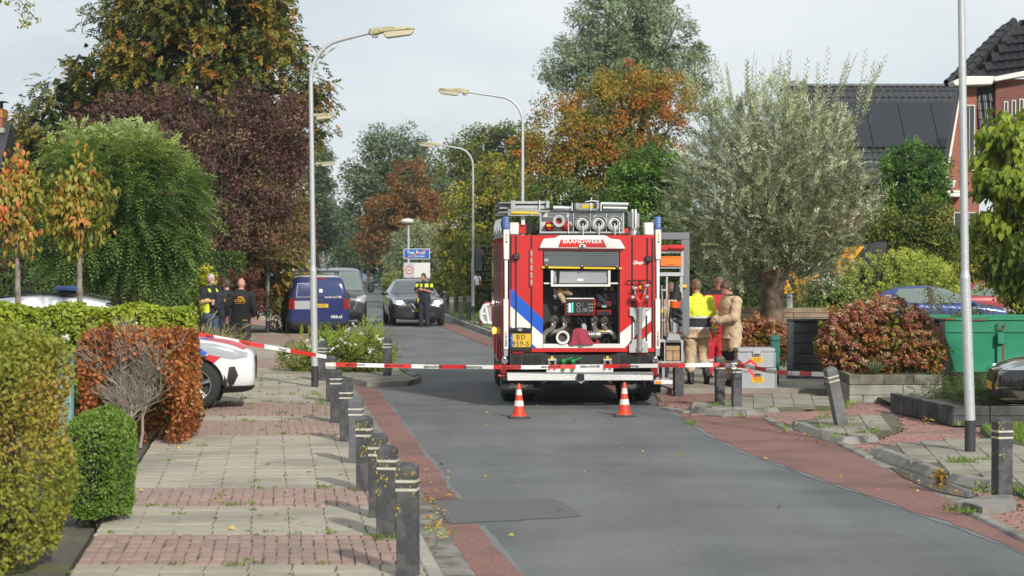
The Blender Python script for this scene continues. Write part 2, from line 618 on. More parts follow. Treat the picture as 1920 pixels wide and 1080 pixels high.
# ================================================================== GROUND
def xb(d): return 0.936 - 0.1215 * d          # line of the left row of bollards
def road_mat():
    m, n, l, b = _new('asphalt')
    tc = n.new('ShaderNodeTexCoord')
    def noise(s, det=6, rough=.55, sc=None):
        z = n.new('ShaderNodeTexNoise'); z.inputs['Scale'].default_value = s; z.inputs['Detail'].default_value = det; z.inputs['Roughness'].default_value = rough
        if sc:
            mp = n.new('ShaderNodeMapping'); mp.inputs['Scale'].default_value = sc; mp.inputs['Rotation'].default_value = (0, 0, R(7)); l.new(tc.outputs['Object'], mp.inputs['Vector']); l.new(mp.outputs['Vector'], z.inputs['Vector'])
        else: l.new(tc.outputs['Object'], z.inputs['Vector'])
        return z.outputs['Fac']
    def mapr(f, a, b_, c, d):
        r = n.new('ShaderNodeMapRange'); r.inputs['From Min'].default_value = a; r.inputs['From Max'].default_value = b_; r.inputs['To Min'].default_value = c; r.inputs['To Max'].default_value = d
        l.new(f, r.inputs['Value']); return r.outputs['Result']
    def mul(a, b_):
        x = n.new('ShaderNodeMath'); x.operation = 'MULTIPLY'; l.new(a, x.inputs[0]); l.new(b_, x.inputs[1]); return x.outputs[0]
    f = mul(mul(mapr(noise(55, 3, .8), .3, .7, .60, 1.42), mapr(noise(.5, 5, .6), .3, .7, .78, 1.18)), mapr(noise(.35, 4, .6, (2.6, .16, 1)), .3, .7, .88, 1.14))
    f = mul(f, mapr(noise(.8, 6, .7, (.35, 1.5, 1)), .38, .55, .90, 1.0))
    rp = n.new('ShaderNodeValToRGB')
    rp.color_ramp.elements[0].color = (.118, .125, .128, 1); rp.color_ramp.elements[1].color = (.146, .149, .145, 1)
    l.new(mapr(noise(.25, 3, .5, (1.6, .2, 1)), .35, .65, 0, 1), rp.inputs['Fac'])
    hs = n.new('ShaderNodeHueSaturation'); l.new(rp.outputs['Color'], hs.inputs['Color']); l.new(f, hs.inputs['Value'])
    l.new(hs.outputs['Color'], b.inputs['Base Color'])
    b.inputs['Roughness'].default_value = .82; b.inputs['Specular IOR Level'].default_value = .3
    bp = n.new('ShaderNodeBump'); bp.inputs['Strength'].default_value = .5; bp.inputs['Distance'].default_value = .006
    l.new(noise(90, 2, .7), bp.inputs['Height']); l.new(bp.outputs['Normal'], b.inputs['Normal'])
    return m
m_asph = road_mat()
m_patch = M('asphalt_patch', (.119, .122, .124), .85, var=.25, scale=40, bump=.4, bscale=90, spec=.25)
m_red = M('red_asphalt', (.225, .122, .103), .85, var=.32, scale=35, bump=.5, bscale=80, spec=.25, tint=(.165, .096, .082), mscale=1.1)
m_pale = M('pale_asphalt', (.160, .168, .172), .85, var=.25, scale=30, bump=.4, bscale=80)
m_grass_gr = M('grass_ground', (.075, .105, .03), .95, var=.35, scale=3, tint=(.12, .115, .05), mscale=.12, bump=.6, bscale=30)
m_soil = M('soil', (.085, .072, .055), .95, var=.4, scale=14, tint=(.10,.11,.04), mscale=1.2, bump=.6, bscale=20)
m_sand = M('joint_sand', (.11, .098, .075), .95, var=.35, scale=6, tint=(.07, .085, .03), mscale=2.5)
m_tile = M('concrete_tile', (.335, .298, .235), .88, var=.16, scale=5, bump=.25, bscale=60, obj_rand=.06, tint=(.235, .212, .165), mscale=.9)
m_tile_r = M('concrete_tile_worn', (.245, .228, .185), .88, var=.2, scale=5, bump=.25, bscale=60, obj_rand=.10, tint=(.165, .155, .12), mscale=1.0)
m_brick = M('red_clinker', (.29, .195, .162), .85, var=.2, scale=9, bump=.2, bscale=60, obj_rand=.13, tint=(.25, .18, .15), mscale=.8)
m_brick_r = M('dark_clinker', (.235, .125, .105), .85, var=.25, scale=9, bump=.2, bscale=60, obj_rand=.22, tint=(.17, .11, .09), mscale=1.2)
m_kerb = M('kerb_concrete', (.23, .22, .195), .88, var=.2, scale=5, bump=.25, bscale=50, obj_rand=.08, tint=(.13, .125, .11), mscale=2.2)
m_kerb_l = M('kerb_concrete_pale', (.30, .285, .245), .88, var=.2, scale=5, bump=.25, bscale=50, obj_rand=.08)

ground = MB().add([(-320, -60, 0), (320, -60, 0), (320, 760, 0), (-320, 760, 0)], [(0, 1, 2, 3)]).obj('ground', m_grass_gr, smooth=0, loc=(0, 0, -.03))
ground['kind'] = 'structure'

road_L = [(xb(4)+.28, 4), (xb(35)+.28, 35), (-3.7, 42), (-5.2, 50), (-7.0, 58), (-8.2, 75), (-10.2, 110), (-14.6, 160), (-25, 260), (-60, 500)]
road_R = [(4.45, 4), (4.45, 22.5), (4.4, 29.7), (3.0, 33), (1.75, 40), (-.3, 54.8), (-2.1, 70.2), (-3.45, 83.5), (-6.2, 110), (-10.4, 160), (-20, 260), (-52, 500)]
road = sheet('road', road_L + road_R[::-1], 0.0, m_asph)

def ribbon(name, L, Rr, z, mat, jag=0.0, step=.25, jl=True, jr=True, ofs=0):
    "strip between two polylines given as x(d) samples, with a worn uneven edge"
    d0, d1 = L[0][1], L[-1][1]
    def at(pl, d):
        for (xa, da), (xc, dc) in zip(pl, pl[1:]):
            if d <= dc: return xa + (xc - xa) * (d - da) / max(dc - da, 1e-6)
        return pl[-1][0]
    n = int((d1 - d0) / step)
    vs, fs = [], []
    for i in range(n + 1):
        d = d0 + (d1 - d0) * i / n
        a = math.sin(d*2.1+ofs)*.4 + math.sin(d*5.3+ofs)*.35 + random.uniform(-.5, .5)
        b = math.sin(d*1.7+2+ofs)*.4 + math.sin(d*6.1+1)*.35 + random.uniform(-.5, .5)
        vs += [(at(L, d) + (jag*a if jl else 0), d, z), (at(Rr, d) + (jag*b if jr else 0), d, z)]
        if i: fs.append((2*i-2, 2*i-1, 2*i+1, 2*i))
    o = MB().add(vs, fs).obj(name, mat, smooth=0)
    o['kind'] = 'structure'
    return o
def lx(k, d): return (xb(d) + k, d)
redL1 = [lx(.57, d) for d in (6, 17.3)]; redL2 = [lx(.90, d) for d in (6, 17.3)]
ribbon('bicycle_strip', [lx(.57, 6), lx(.57, 17.35)], [lx(.92, 6), lx(.88, 17.35)], .008, m_red, .03, jl=False)
ribbon('bicycle_strip', [lx(.57, 19.15), lx(.57, 36.5)], [lx(.88, 19.15), lx(.97, 36.5)], .008, m_red, .03, jl=False)
ribbon('pale_road_edge', [lx(.80, 6), lx(.80, 17.3)], [lx(.95, 6), lx(.93, 17.3)], .004, m_pale, .022, ofs=3)
ribbon('pale_road_edge', [lx(.80, 19.2), lx(.80, 36)], [lx(.91, 19.2), lx(.99, 36)], .004, m_pale, .022, ofs=5)
rr_in = [(4.75, 10), (4.06, 15.8), (3.87, 17.2), (3.66, 18.5), (3.42, 19.9), (3.13, 21.7), (2.79, 23.7), (2.60, 26), (2.54, 27.85), (2.40, 30.6)]
rr_out = [(4.62, 10), (4.29, 16.7), (4.2, 18.7), (4.1, 22.5), (4.03, 25.1), (3.86, 29), (2.6, 30.6)]
rr_in[0] = (4.3, 10)
ribbon('bicycle_strip', rr_in, rr_out, .008, m_red, .05, ofs=9, jr=False)
ribbon('pale_road_edge', [(x-.05, d) for x, d in rr_in], [(x+.1, d) for x, d in rr_in], .004, m_pale, .025, ofs=11)
far_out = [(2.45, 33.5), (1.6, 40), (-.45, 54.8), (-2.24, 70.2), (-3.6, 83.5), (-6.4, 110)]
ribbon('bicycle_strip', [(x-.55, d) for x, d in far_out], far_out, .008, m_red, .03, ofs=13, step=.6)
# darker repair across the road
patch_px = [(806, 938), (850, 936.5), (905, 935), (960, 936.5), (1010, 935), (1042, 937), (1062, 948), (1078, 956), (1094, 968), (1050, 972), (1005, 973.5), (960, 977), (900, 979), (842, 983), (826, 962)]
sheet('road_patch', [G(*p) for p in patch_px], .0045, m_patch)
# gutter stones along the left kerb
def edge_stones(parent, name, mat, fn, d0, d1, step, z0, z1, slope=0.0):
    d = d0
    while d < d1:
        e = min(d + step - .012, d1)
        (a0, b0), (a1, b1) = fn(d), fn(e)
        mb = MB()
        mb.add([(a0, d, z0), (b0, d, z0), (b1, e, z0), (a1, e, z0), (a0, d, z1), (b0 - slope, d, z1), (b1 - slope, e, z1), (a1, e, z1)],
               [(0,3,2,1),(4,5,6,7),(0,1,5,4),(1,2,6,5),(2,3,7,6),(3,0,4,7)])
        mb.obj(name, mat, parent, bevel=.008, smooth=0)
        d += step
side = sheet('sidewalk', [lx(-2.36, 7), lx(.17, 7), lx(.17, 95), lx(-2.36, 95)][::1], .086, m_sand, drop=.2)
gut = sheet('gutter', [lx(.30, 6), lx(.57, 6), lx(.57, 36), lx(.30, 36)], .006, M('gutter_concrete', (.2, .19, .165), .9, var=.25, scale=5, tint=(.1,.09,.075), mscale=3))
edge_stones(gut, 'gutter_stone', M('gutter_concrete', (0,0,0)), lambda d: (xb(d)+.32, xb(d)+.55), 11.5, 36, .5, 0, .016)
edge_stones(side, 'kerb_stone', m_kerb_l, lambda d: (xb(d)+.17, xb(d)+.31), 11.5, 37, 1.0, 0, .102, .03)

# paving of the left pavement: concrete tiles and clinker bands, one object per piece where they show largest
def piece_mesh(name, sx, sy, h, ch, mat):
    mb = MB()
    x, y, c = sx/2, sy/2, ch
    mb.add([(-x,-y,-h),(x,-y,-h),(x,y,-h),(-x,y,-h),(-x,-y,-c),(x,-y,-c),(x,y,-c),(-x,y,-c),(-x+c,-y+c,0),(x-c,-y+c,0),(x-c,y-c,0),(-x+c,y-c,0)],
           [(0,1,5,4),(1,2,6,5),(2,3,7,6),(3,0,4,7),(4,5,9,8),(5,6,10,9),(6,7,11,10),(7,4,8,11),(8,9,10,11)])
    return mb.mesh(name, mat, 0)
def pave(parent, name, spots, size, mat, limit, rz0, zt, chamfer=.006, wob=.004, stuff_name=None):
    "spots: list of (x, y) centres; nearest `limit` become objects, the rest one joined part"
    spots = sorted(spots, key=lambda p: p[1])
    me = piece_mesh(name, size[0], size[1], .05, chamfer, mat)
    base = np.array([v.co[:] for v in me.vertices]); faces = [tuple(p.vertices) for p in me.polygons]
    vs, fs = [], []
    for i, (x, y) in enumerate(spots):
        rz = rz0 + random.gauss(0, .012); z = zt + random.uniform(-wob, wob)
        tx, ty = random.gauss(0, .006), random.gauss(0, .006)
        if i < limit:
            link(name, me, parent, (x, y, z), (tx, ty, rz))
        else:
            c, s = math.cos(rz), math.sin(rz)
            q = np.stack([base[:,0]*c - base[:,1]*s + x, base[:,0]*s + base[:,1]*c + y, base[:,2] + z + base[:,0]*ty + base[:,1]*tx], 1)
            o = len(vs); vs.extend(q.tolist()); fs.extend([tuple(k + o for k in f) for f in faces])
    if vs:
        m2 = bpy.data.meshes.new(stuff_name or name + '_field'); m2.from_pydata(vs, [], fs); m2.materials.append(mat); m2.update()
        o = link(stuff_name or name + '_field', m2, parent); o['kind'] = 'stuff'
def dy(y): return 8400.0 / (y - 480.0)
bands = [('t', 1130, 1060), ('b', 1060, 1003), ('t', 1003, 950), ('b', 950, 915), ('t', 915, 817), ('b', 817, 788), ('t', 788, 780), ('b', 780, 755), ('t', 755, 690), ('b', 690, 672),
         ('t', 672, 645), ('b', 645, 628), ('t', 628, 612), ('b', 612, 600), ('t', 600, 574), ('b', 574, 567), ('t', 567, 560)]
tiles, bricks = [], []
for k, y0, y1 in bands:
    d0, d1 = dy(y0), dy(y1)
    if k == 't':
        n = max(1, round((d1 - d0) / .305)); st = (d1 - d0) / n
        for i in range(n):
            d = d0 + st * (i + .5)
            for j in range(8):
                v = -2.36 + .158 + j * .3155
                tiles.append((xb(d) + v + random.gauss(0, .003), d))
    else:
        n = max(1, round((d1 - d0) / .215)); st = (d1 - d0) / n
        for i in range(n):
            d = d0 + st * (i + .5)
            ow = math.sin(d * 1.3) * .012
            for j in range(26):
                bricks.append((xb(d) - 2.31 + j * .0972 + ow + random.gauss(0, .004), d))
SKEW = math.atan(.1215)
pave(side, 'paving_tile', tiles, (.306, .304), m_tile, 260, SKEW*.5, .100, .005, .003, 'tile_field')
pave(side, 'brick', bricks, (.089, .2115), m_brick, 290, SKEW*.6, .101, .005, .0025, 'brick_field')

# driveway where the police car stands, and the front gardens on the left
drive = sheet('driveway', [lx(-9.5, 26.4), lx(-2.37, 26.4), lx(-2.37, 31), lx(-9.5, 31)], .075, m_sand, drop=.2)
sp = []
for i in range(21):
    for j in range(34):
        d = 26.5 + i*.215; sp.append((xb(d) - 2.43 - j * .0975, d))
pave(drive, 'brick', sp, (.087, .207), m_brick, 40, SKEW*.6, .097, .008, .005, 'brick_field')
sheet('garden_soil', [(-16, 7), lx(-2.42, 7), lx(-2.42, 26.3), (-16, 26.3)], .05, m_soil, drop=.15)
sheet('garden_soil', [(-22, 31.2), lx(-2.42, 31.2), lx(-2.42, 58), (-26, 58)], .04, m_soil, drop=.15)

# right-hand pavement
m_base_r = M('pavement_bed', (.10, .085, .065), .95, var=.3, scale=5, tint=(.06,.07,.03), mscale=2)
pav_edge = [(4.62, 8)] + [tuple(G(a, b))[:2] for a, b in ((1990,1037),(1920,1008),(1815,957),(1834,923),(1737,893),(1675,875),(1625,855),(1572,829),(1538,823),(1476,804),(1432,782),(1396,784),(1293,780),(1285,771),(1240,762),(1230,745))] + [(2.7, 33.3), (1.8, 40), (-.22, 54.8), (-2.02, 70.2), (-3.35, 83.5)]
pav = sheet('pavement', pav_edge + [(2.5, 83.5), (4.0, 60), (9, 50), (16, 46), (16, 8)], .012, m_base_r)
gut_r = ribbon('gutter', [(x - .02, d) for x, d in rr_out], [(x + 1.0, d) for x, d in rr_out], .006, M('gutter_concrete', (0, 0, 0)))
def zpoly(pxs, z): return [G(a, b, z) for a, b in pxs]
islands = [
    ([(1298,757),(1316,764),(1360,769),(1396,768.5),(1430,767),(1455,763)], [(1560,760),(1586,752),(1524,738),(1430,738),(1330,751)]),
    ([(1490,788),(1512,797),(1536,806),(1562,814),(1584,819),(1610,819),(1640,815)], [(1690,797),(1676,774),(1593,777),(1506,785)]),
    ([(1637,838),(1660,843),(1682,851),(1716,864),(1750,877),(1800,890),(1862,903)], [(2010,935),(2010,826),(1820,819),(1740,826)]),
    ([(1808,941),(1836,935),(1866,928)], [(1898,928),(1906,941),(1842,951)]),
    ([(1228,722),(1240,728),(1262,730),(1292,727)], [(1400,722),(1480,716),(1480,700),(1240,702)]),
]
isl_polys = []
def kerb_run(parent, path, zt=.10, out=.09, length=.75):
    "chamfered kerb stones in front of a path of ground points (road side on the left of travel)"
    pts = [path[0]]
    for a, b in zip(path, path[1:]):
        n = max(1, round((b - a).length / length))
        pts += [a.lerp(b, (i+1)/n) for i in range(n)]
    def nrm(a, b):
        u = (b - a).normalized(); o = Vector((u.y, -u.x, 0))
        if (o.y > 0 and abs(o.y) > .3) or (abs(o.y) <= .3 and o.x > 0): o = -o
        return o
    ns = [nrm(a, b) for a, b in zip(pts, pts[1:])]
    vn = [ns[0]] + [(p + q).normalized() for p, q in zip(ns, ns[1:])] + [ns[-1]]
    for i in range(len(pts) - 1):
        dz = random.uniform(-.003, .003)
        def ring(s, o): return [(s.x + o.x*k, s.y + o.y*k, z + dz) for k, z in ((out, -.03), (out, .012), (.012, zt), (-.08, zt + .003), (-.08, -.03))]
        g = (pts[i+1] - pts[i]).normalized() * .004
        mb = MB(); mb.loft([ring(pts[i] + g, vn[i]), ring(pts[i+1] - g, vn[i+1])])
        k = mb.obj('kerb_stone', m_kerb, parent, bevel=.008, smooth=0)
        bm = bmesh.new(); bm.from_mesh(k.data); bmesh.ops.recalc_face_normals(bm, faces=bm.faces); bm.to_mesh(k.data); bm.free()
for i, (front, rest) in enumerate(islands):
    f, r = zpoly(front, .1), zpoly(rest, .1)
    poly = f + r
    isl_polys.append([(p.x, p.y) for p in poly])
    kerb_run(pav, f)
    if i == 3:
        sheet('kerb_end', poly, .10, m_kerb, parent=pav, drop=.1)
        continue
    b = sheet('tile_bed', poly, .088, m_sand, parent=pav, drop=.12)
    xs, ys = [p.x for p in poly], [p.y for p in poly]
    sp = []
    cx, cy = f[0].x, f[0].y
    ang = -.12
    for a in range(-40, 40):
        for c in range(-40, 40):
            u, v = (a + .5) * .307, (c + .5) * .307
            x, y = cx + u * math.cos(ang) - v * math.sin(ang), cy + u * math.sin(ang) + v * math.cos(ang)
            if pip(x, y, isl_polys[-1]) and all(pip(x + q, y + w, isl_polys[-1]) for q, w in ((.1, 0), (-.1, 0), (0, .1), (0, -.1))): sp.append((x, y))
    pave(pav, 'paving_tile', sp, (.301, .299), m_tile_r, 120, ang, .101, .006, .005, 'tile_field')
sp = []
pe = [(p[0] + .05, p[1] + .02) for p in pav_edge[:20]] + [(9.5, 40), (9.5, 8)]
for r in range(0, 165):
    for c in range(-5, 75):
        u, v = c * .213 + (.106 if r % 2 else 0) - 4, r * .10
        an = .42
        x, y = 3.2 + u * math.cos(an) - v * math.sin(an)*0, 15.0 + v * 1.3
        x = 3.0 + u; y = 14.5 + v * 1.0
        if y < 31 and x < 9.2 and pip(x, y, pe) and not any(pip(x + a, y + c, q) for q in isl_polys for a, c in ((0, 0), (.2, 0), (0, .16), (.16, .12), (-.1, 0))): sp.append((x, y))
pave(pav, 'brick', sp, (.203, .091), m_brick_r, 260, 0.0, .034, .007, .006, 'brick_field')
sp = []
for r in range(0, 40):
    for c in range(-5, 40):
        x, y = 2.4 + c*.213 + (.106 if r % 2 else 0), 30.6 + r*.1
        if pip(x, y, pe) and not any(pip(x + a, y + c, q) for q in isl_polys for a, c in ((0, 0), (.2, 0), (0, .16), (.16, .12), (-.1, 0))): sp.append((x, y))
pave(pav, 'brick', sp, (.203, .091), m_brick_r, 0, 0.0, .034, .007, .006, 'brick_field')
for pth in ([(1990,1037),(1955,1022),(1920,1008),(1865,981),(1815,957)], [(1625,855),(1598,842),(1572,829)], [(1476,804),(1454,793),(1432,782)], [(1285,771),(1262,766),(1240,762)]):
    kerb_run(pav, zpoly(pth[::-1], .038), zt=.038, out=.03, length=.5)
lawn = sheet('lawn', zpoly([(1838,800),(2010,790),(2010,862),(1935,838),(1862,822)], .11), .112, m_grass_gr, drop=.1)

# planter island on the left with kerb
pl_px = [(640,703),(690,716),(768,713),(782,706),(764,697),(735,672),(690,650),(560,648),(525,690)]
plf = zpoly(pl_px, .1)
plant_isl = sheet('planting_bed', plf, .09, m_tile_r, drop=.12)
kerb_run(plant_isl, [plf[0], plf[1], plf[2], plf[3]], out=.05)
for a, b in ((plf[3], plf[4]), (plf[4], plf[5]), (plf[5], plf[6])):
    mb = MB(); mb.tube([a - Vector((0,0,.05)), b - Vector((0,0,.05))], .1, 6); mb.obj('kerb_stone', m_kerb, plant_isl, smooth=0)
# far pavement kerb beyond the truck, right side
for (x0, d0), (x1, d1) in zip([(2.7, 33.3), (1.8, 40), (-.22, 54.8), (-2.02, 70.2)], [(1.8, 40), (-.22, 54.8), (-2.02, 70.2), (-3.35, 83.5)]):
    a, b = Vector((x0, d0, 0)), Vector((x1, d1, 0))
    n = max(1, int((b-a).length / 1.0))
    for i in range(n):
        p, q = a.lerp(b, (i+.01)/n), a.lerp(b, (i+.99)/n)
        mb = MB(); mb.add([(p.x-.06,p.y,-.02),(p.x+.16,p.y,-.02),(q.x+.16,q.y,-.02),(q.x-.06,q.y,-.02),(p.x,p.y,.13),(p.x+.16,p.y,.13),(q.x+.16,q.y,.13),(q.x,q.y,.13)],
            [(0,3,2,1),(4,5,6,7),(0,1,5,4),(1,2,6,5),(2,3,7,6),(3,0,4,7)])
        mb.obj('kerb_stone', m_kerb, pav, smooth=0)
sheet('footpath', [(.1, 54.8), (1.6, 54.8), (-.9, 83.5), (-2.9, 83.5), (-1.75, 70.2)], .12, m_tile_r, drop=.15)
sheet('footpath', [(2.85, 33.5), (6.5, 33.5), (4.2, 48), (1.6, 54.6), (.1, 54.6), (2.0, 40)], .12, m_tile_r, drop=.15)
# wet gutter
sheet('puddle', zpoly([(1668,878),(1700,884),(1745,898),(1800,918),(1835,931),(1815,936),(1750,922),(1690,896)], 0), .0155, M('wet', (.045,.042,.036), .12, spec=.6, var=.3, scale=6))

# weeds in the joints, fallen leaves
m_weed = leaf_mat('weed', [(.06,.11,.02), (.12,.19,.035), (.2,.22,.06)])
def tufts(name, spots, mat, L=.05, k=12, spread=.045):
    C, D, T = [], [], []
    for x, y, z, s in spots:
        for _ in range(k):
            a = random.uniform(0, 6.28); t = random.uniform(.15, 1.0)
            d = Vector((math.cos(a)*t, math.sin(a)*t, 1.0)).normalized()
            l = L * s * random.uniform(.5, 1.2)
            C.append((x + random.gauss(0, spread*s) + d.x*l/2, y + random.gauss(0, spread*s) + d.y*l/2, z + d.z*l/2)); D.append(d); T.append((l, random.random()))
    C, D = np.array(C), np.array([tuple(d) for d in D]); T = np.array(T)
    o = leaves(name, C, D, rdirs(len(C)), T[:, 0], np.full(len(C), .012) + T[:, 0]*.1, T[:, 1], mat, None, .1)
    o['kind'] = 'stuff'
    return o
sp = []
for _ in range(80):
    d = 14 + 26 * random.random() ** 1.2; v = -2.36 + .3155 * random.randint(0, 8) if random.random() < .7 else random.uniform(-2.3, .2)
    sp.append((xb(d)+v, d, .1, random.uniform(.3, .8)))
for y in (1060, 1003, 950, 915, 817, 788, 780, 755, 690):
    for _ in range(6): d = dy(y) + random.gauss(0, .05); sp.append((xb(d)+random.uniform(-2.3, .15), d, .1, random.uniform(.35, .9)))
for _ in range(60):   # weedy band by the police car and the kerb
    d = random.uniform(25, 33.5); sp.append((xb(d)+random.uniform(-2.3, .15), d, .1, random.uniform(.5, 1.1)))
for px, py in ((712,1010),(720,1012),(735,1010),(820,1003),(640,790),(600,757),(612,760)):
    q = G(px, py, .1); sp.append((q.x, q.y, .1, 1.4))
for px, py in ((1340,760),(1365,757),(1384,783),(1545,800),(1590,795),(1640,808),(1620,812),(1570,780),(1540,783),(1800,865),(1780,868),(1840,862),(1815,868),(1850,915),(1795,952),(1810,958),(1830,945),(1905,925),(1915,920),(1850,925),(1690,760),(1575,755),(1590,765),(1600,757),(1800,795),(1440,765),(1290,795),(1470,806),(1560,822)):
    for _ in range(3):
        q = G(px + random.gauss(0, 7), py + random.gauss(0, 2.5), .1 if py < 935 else .03); sp.append((q.x, q.y, q.z, random.uniform(.7, 1.5)))
tufts('weeds', sp, m_weed)
m_fall = leaf_mat('fallen_leaf', [(.16,.09,.03), (.42,.24,.05), (.5,.36,.12), (.3,.1,.04)])
pts = []
def drop(px, py, n, sx, sy, z=.012):
    for _ in range(n):
        q = G(px + random.gauss(0, sx), py + random.gauss(0, sy), z); pts.append(q)
drop(1760, 905, 26, 60, 12); drop(1545, 822, 40, 22, 6); drop(1000, 880, 16, 260, 90); drop(1300, 880, 14, 250, 70); drop(820, 960, 70, 12, 35, .02); drop(800, 900, 14, 14, 30, .02)
drop(1050, 770, 10, 60, 8); drop(500, 900, 24, 120, 70, .105); drop(1640, 790, 18, 60, 20, .104); drop(330, 800, 30, 20, 30, .105); drop(520, 660, 20, 40, 20, .105); drop(1740, 790, 16, 10, 5, .104)
C = np.array([p[:] for p in pts]); n = len(C)
C[:, 2] += .012
D = rdirs(n) * np.array([1, 1, .25]); N = rdirs(n) * .5 + np.array([0, 0, 1.])
o = leaves('fallen_leaves', C, D, N, rng.uniform(.03, .075, n), rng.uniform(.025, .05, n), rng.random(n), m_fall, None, .3); o['kind'] = 'stuff'
clump = G(1763, 903)
C = clump[:] + rng.normal(size=(70, 3)) * np.array([.05, .05, .03]) + np.array([0, 0, .07])
o = leaves('brown_leaf_clump', C, rdirs(70), rdirs(70), .06, .035, rng.random(70)*.4, m_fall, None, .3)
tag(o, 'curled clump of brown dead leaves lying in the wet right-hand gutter', 'leaf clump')
# lawn blades and far verges
def grass(name, poly, n, L, mat, z, W=.012):
    xs = [p[0] for p in poly]; ys = [p[1] for p in poly]
    out = []
    while len(out) < n:
        x, y = random.uniform(min(xs), max(xs)), random.uniform(min(ys), max(ys))
        if pip(x, y, poly): out.append((x, y, z))
    C = np.array(out); m = len(C)
    D = unit(rng.normal(size=(m, 3)) * .35 + np.array([0, 0, 1.]))
    l = L * rng.uniform(.4, 1.2, m)
    o = leaves(name, C + D * l[:, None] * .5, D, rdirs(m), l, np.full(m, W), rng.random(m), mat, None, .1); o['kind'] = 'stuff'
    return o
m_blade = leaf_mat('grass_blade', [(.05,.10,.015), (.11,.19,.03), (.2,.24,.06)])
m_dry = leaf_mat('dry_grass', [(.12,.14,.04), (.24,.22,.09), (.34,.29,.15)])
grass('lawn_grass', [(p.x, p.y) for p in zpoly([(1842,801),(2000,792),(2000,855),(1935,834),(1866,820)], .11)], 5000, .07, m_blade, .11)
grass('verge_grass', [(-1.9, 70.4), (-3.2, 84), (-6.5, 112), (-2, 112), (2, 84), (1.2, 62), (-.2, 58)], 9000, .28, m_blade, .0, .05)
grass('verge_grass', [(-9.3, 60), (-12.5, 60), (-20, 130), (-12.5, 130)], 7000, .2, m_blade, .0, .06)
grass('meadow_grass', [(2.5, 47.5), (14, 44.5), (14, 50), (2.0, 52)], 7000, .5, m_dry, .0, .03)

# ================================================================== PLANTS
m_bark = M('bark_brown', (.12, .085, .06), .95, var=.35, scale=8, bump=.9, bscale=18, tint=(.2, .16, .12), mscale=5)
m_bark_w = M('bark_willow', (.16, .115, .08), .95, var=.4, scale=7, bump=1.0, bscale=14, tint=(.07, .05, .035), mscale=4)
m_bark_g = M('bark_grey', (.25, .22, .18), .95, var=.3, scale=10, bump=.6, bscale=30, tint=(.14, .11, .09), mscale=9)
m_twig_grey = M('dead_twig', (.27, .235, .19), .9, var=.25, scale=8)

def crown_px(base, d, items, depth=.9):
    "crown ellipsoids from photo extents: (px, py, half width px, half height px)"
    s = FPX / d
    out = []
    for it in items:
        c = P(it[0], it[1], d) - Vector(base)
        rx, rz = it[2] / s, it[3] / s
        out.append((c.x, c.y + (it[4] if len(it) > 4 else 0), c.z, rx, min(rx, rz) * depth if len(it) < 6 else it[5], rz))
    return out
def base_at(px, d, z=0.0): return Vector((PX(px, d), d, z))

# --- near clipped hedge, lower left
m_hedge_y = leaf_mat('hornbeam_leaf', [(.07,.09,.02), (.165,.185,.03), (.27,.235,.042), (.33,.18,.065), (.26,.115,.055)])
hedge('clipped_hedge', 'tall yellow-green hedge turning brown, nearest the camera at the far left', (-4.14, 14.0, .04), -.2, (1.35, 2.6, 1.82), 36000, .040, .027, m_hedge_y, .2, .16, rnd=.25, tfun=lambda p, t: t * .55 + .06 + .55 * np.clip(np.sin(p[:, 0]*9)*np.sin(p[:, 2]*3.2+1)+.1, 0, 1) * rng.random(len(t)))
# --- small box hedge
m_box = leaf_mat('boxwood_leaf', [(.035,.07,.012), (.07,.13,.02), (.13,.21,.035), (.2,.26,.06)])
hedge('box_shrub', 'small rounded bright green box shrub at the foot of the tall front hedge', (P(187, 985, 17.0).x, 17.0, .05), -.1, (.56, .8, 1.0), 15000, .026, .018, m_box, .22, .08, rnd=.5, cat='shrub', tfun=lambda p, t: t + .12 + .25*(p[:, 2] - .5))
# --- copper beech hedge end with bare stems
m_copper = leaf_mat('copper_leaf', [(.11,.033,.017), (.23,.068,.028), (.36,.115,.042), (.36,.18,.065), (.2,.16,.05)])
cb = thing('beech_hedge', 'copper brown beech hedge with a bare grey-twigged end facing the camera', 'hedge', (PX(252, 23.9), 24.3, .06))
cp, nn = box_points(13000, 1.32, 1.5, 1.40, .22, .12)
keep = ~((nn[:, 1] < -.5) & (((cp[:, 0]-.05) / .46) ** 2 + ((cp[:, 2] - .36) / .72) ** 2 < 1))
keep &= ~((cp[:, 2] < .12) & (rng.random(len(cp)) < .7))
cp, nn = cp[keep], nn[keep]; n = len(cp)
tt = .38 + rng.normal(size=n) * .2 + .12 * np.sin(cp[:, 0]*6+cp[:, 2]*5)
leaves('foliage', cp, unit(rng.normal(size=(n, 3)) + nn*.4 - np.array([0,0,.3])), unit(nn + rng.normal(size=(n, 3))*.5), rng.uniform(.04, .075, n), rng.uniform(.028, .045, n), tt, m_copper, cb)
bk, nb = box_points(3500, 1.2, .5, 1.3, .3); bk[:, 1] += .3
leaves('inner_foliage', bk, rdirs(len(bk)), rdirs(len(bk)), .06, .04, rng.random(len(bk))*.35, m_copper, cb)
mb = MB()
def bough(p, d, L, r, lev):
    q = [p]
    v = d.normalized()
    for i in range(4):
        v = (v + Vector((random.gauss(0,.16), random.gauss(0,.10), random.gauss(.05,.1)))).normalized()
        q.append(q[-1] + v * L / 4)
    mb.tube(q, [r, r*.9, r*.78, r*.62, r*.4], 6 if lev == 0 else 4)
    if lev < 3:
        for k in range(7 if lev else 10):
            t = random.randint(1, 4)
            nd = (v + Vector((random.uniform(-1.1,1.1), random.uniform(-.5,.2), random.uniform(-.3,.9)))).normalized()
            bough(q[t], nd, L * random.uniform(.45,.7), r * .5, lev + 1)
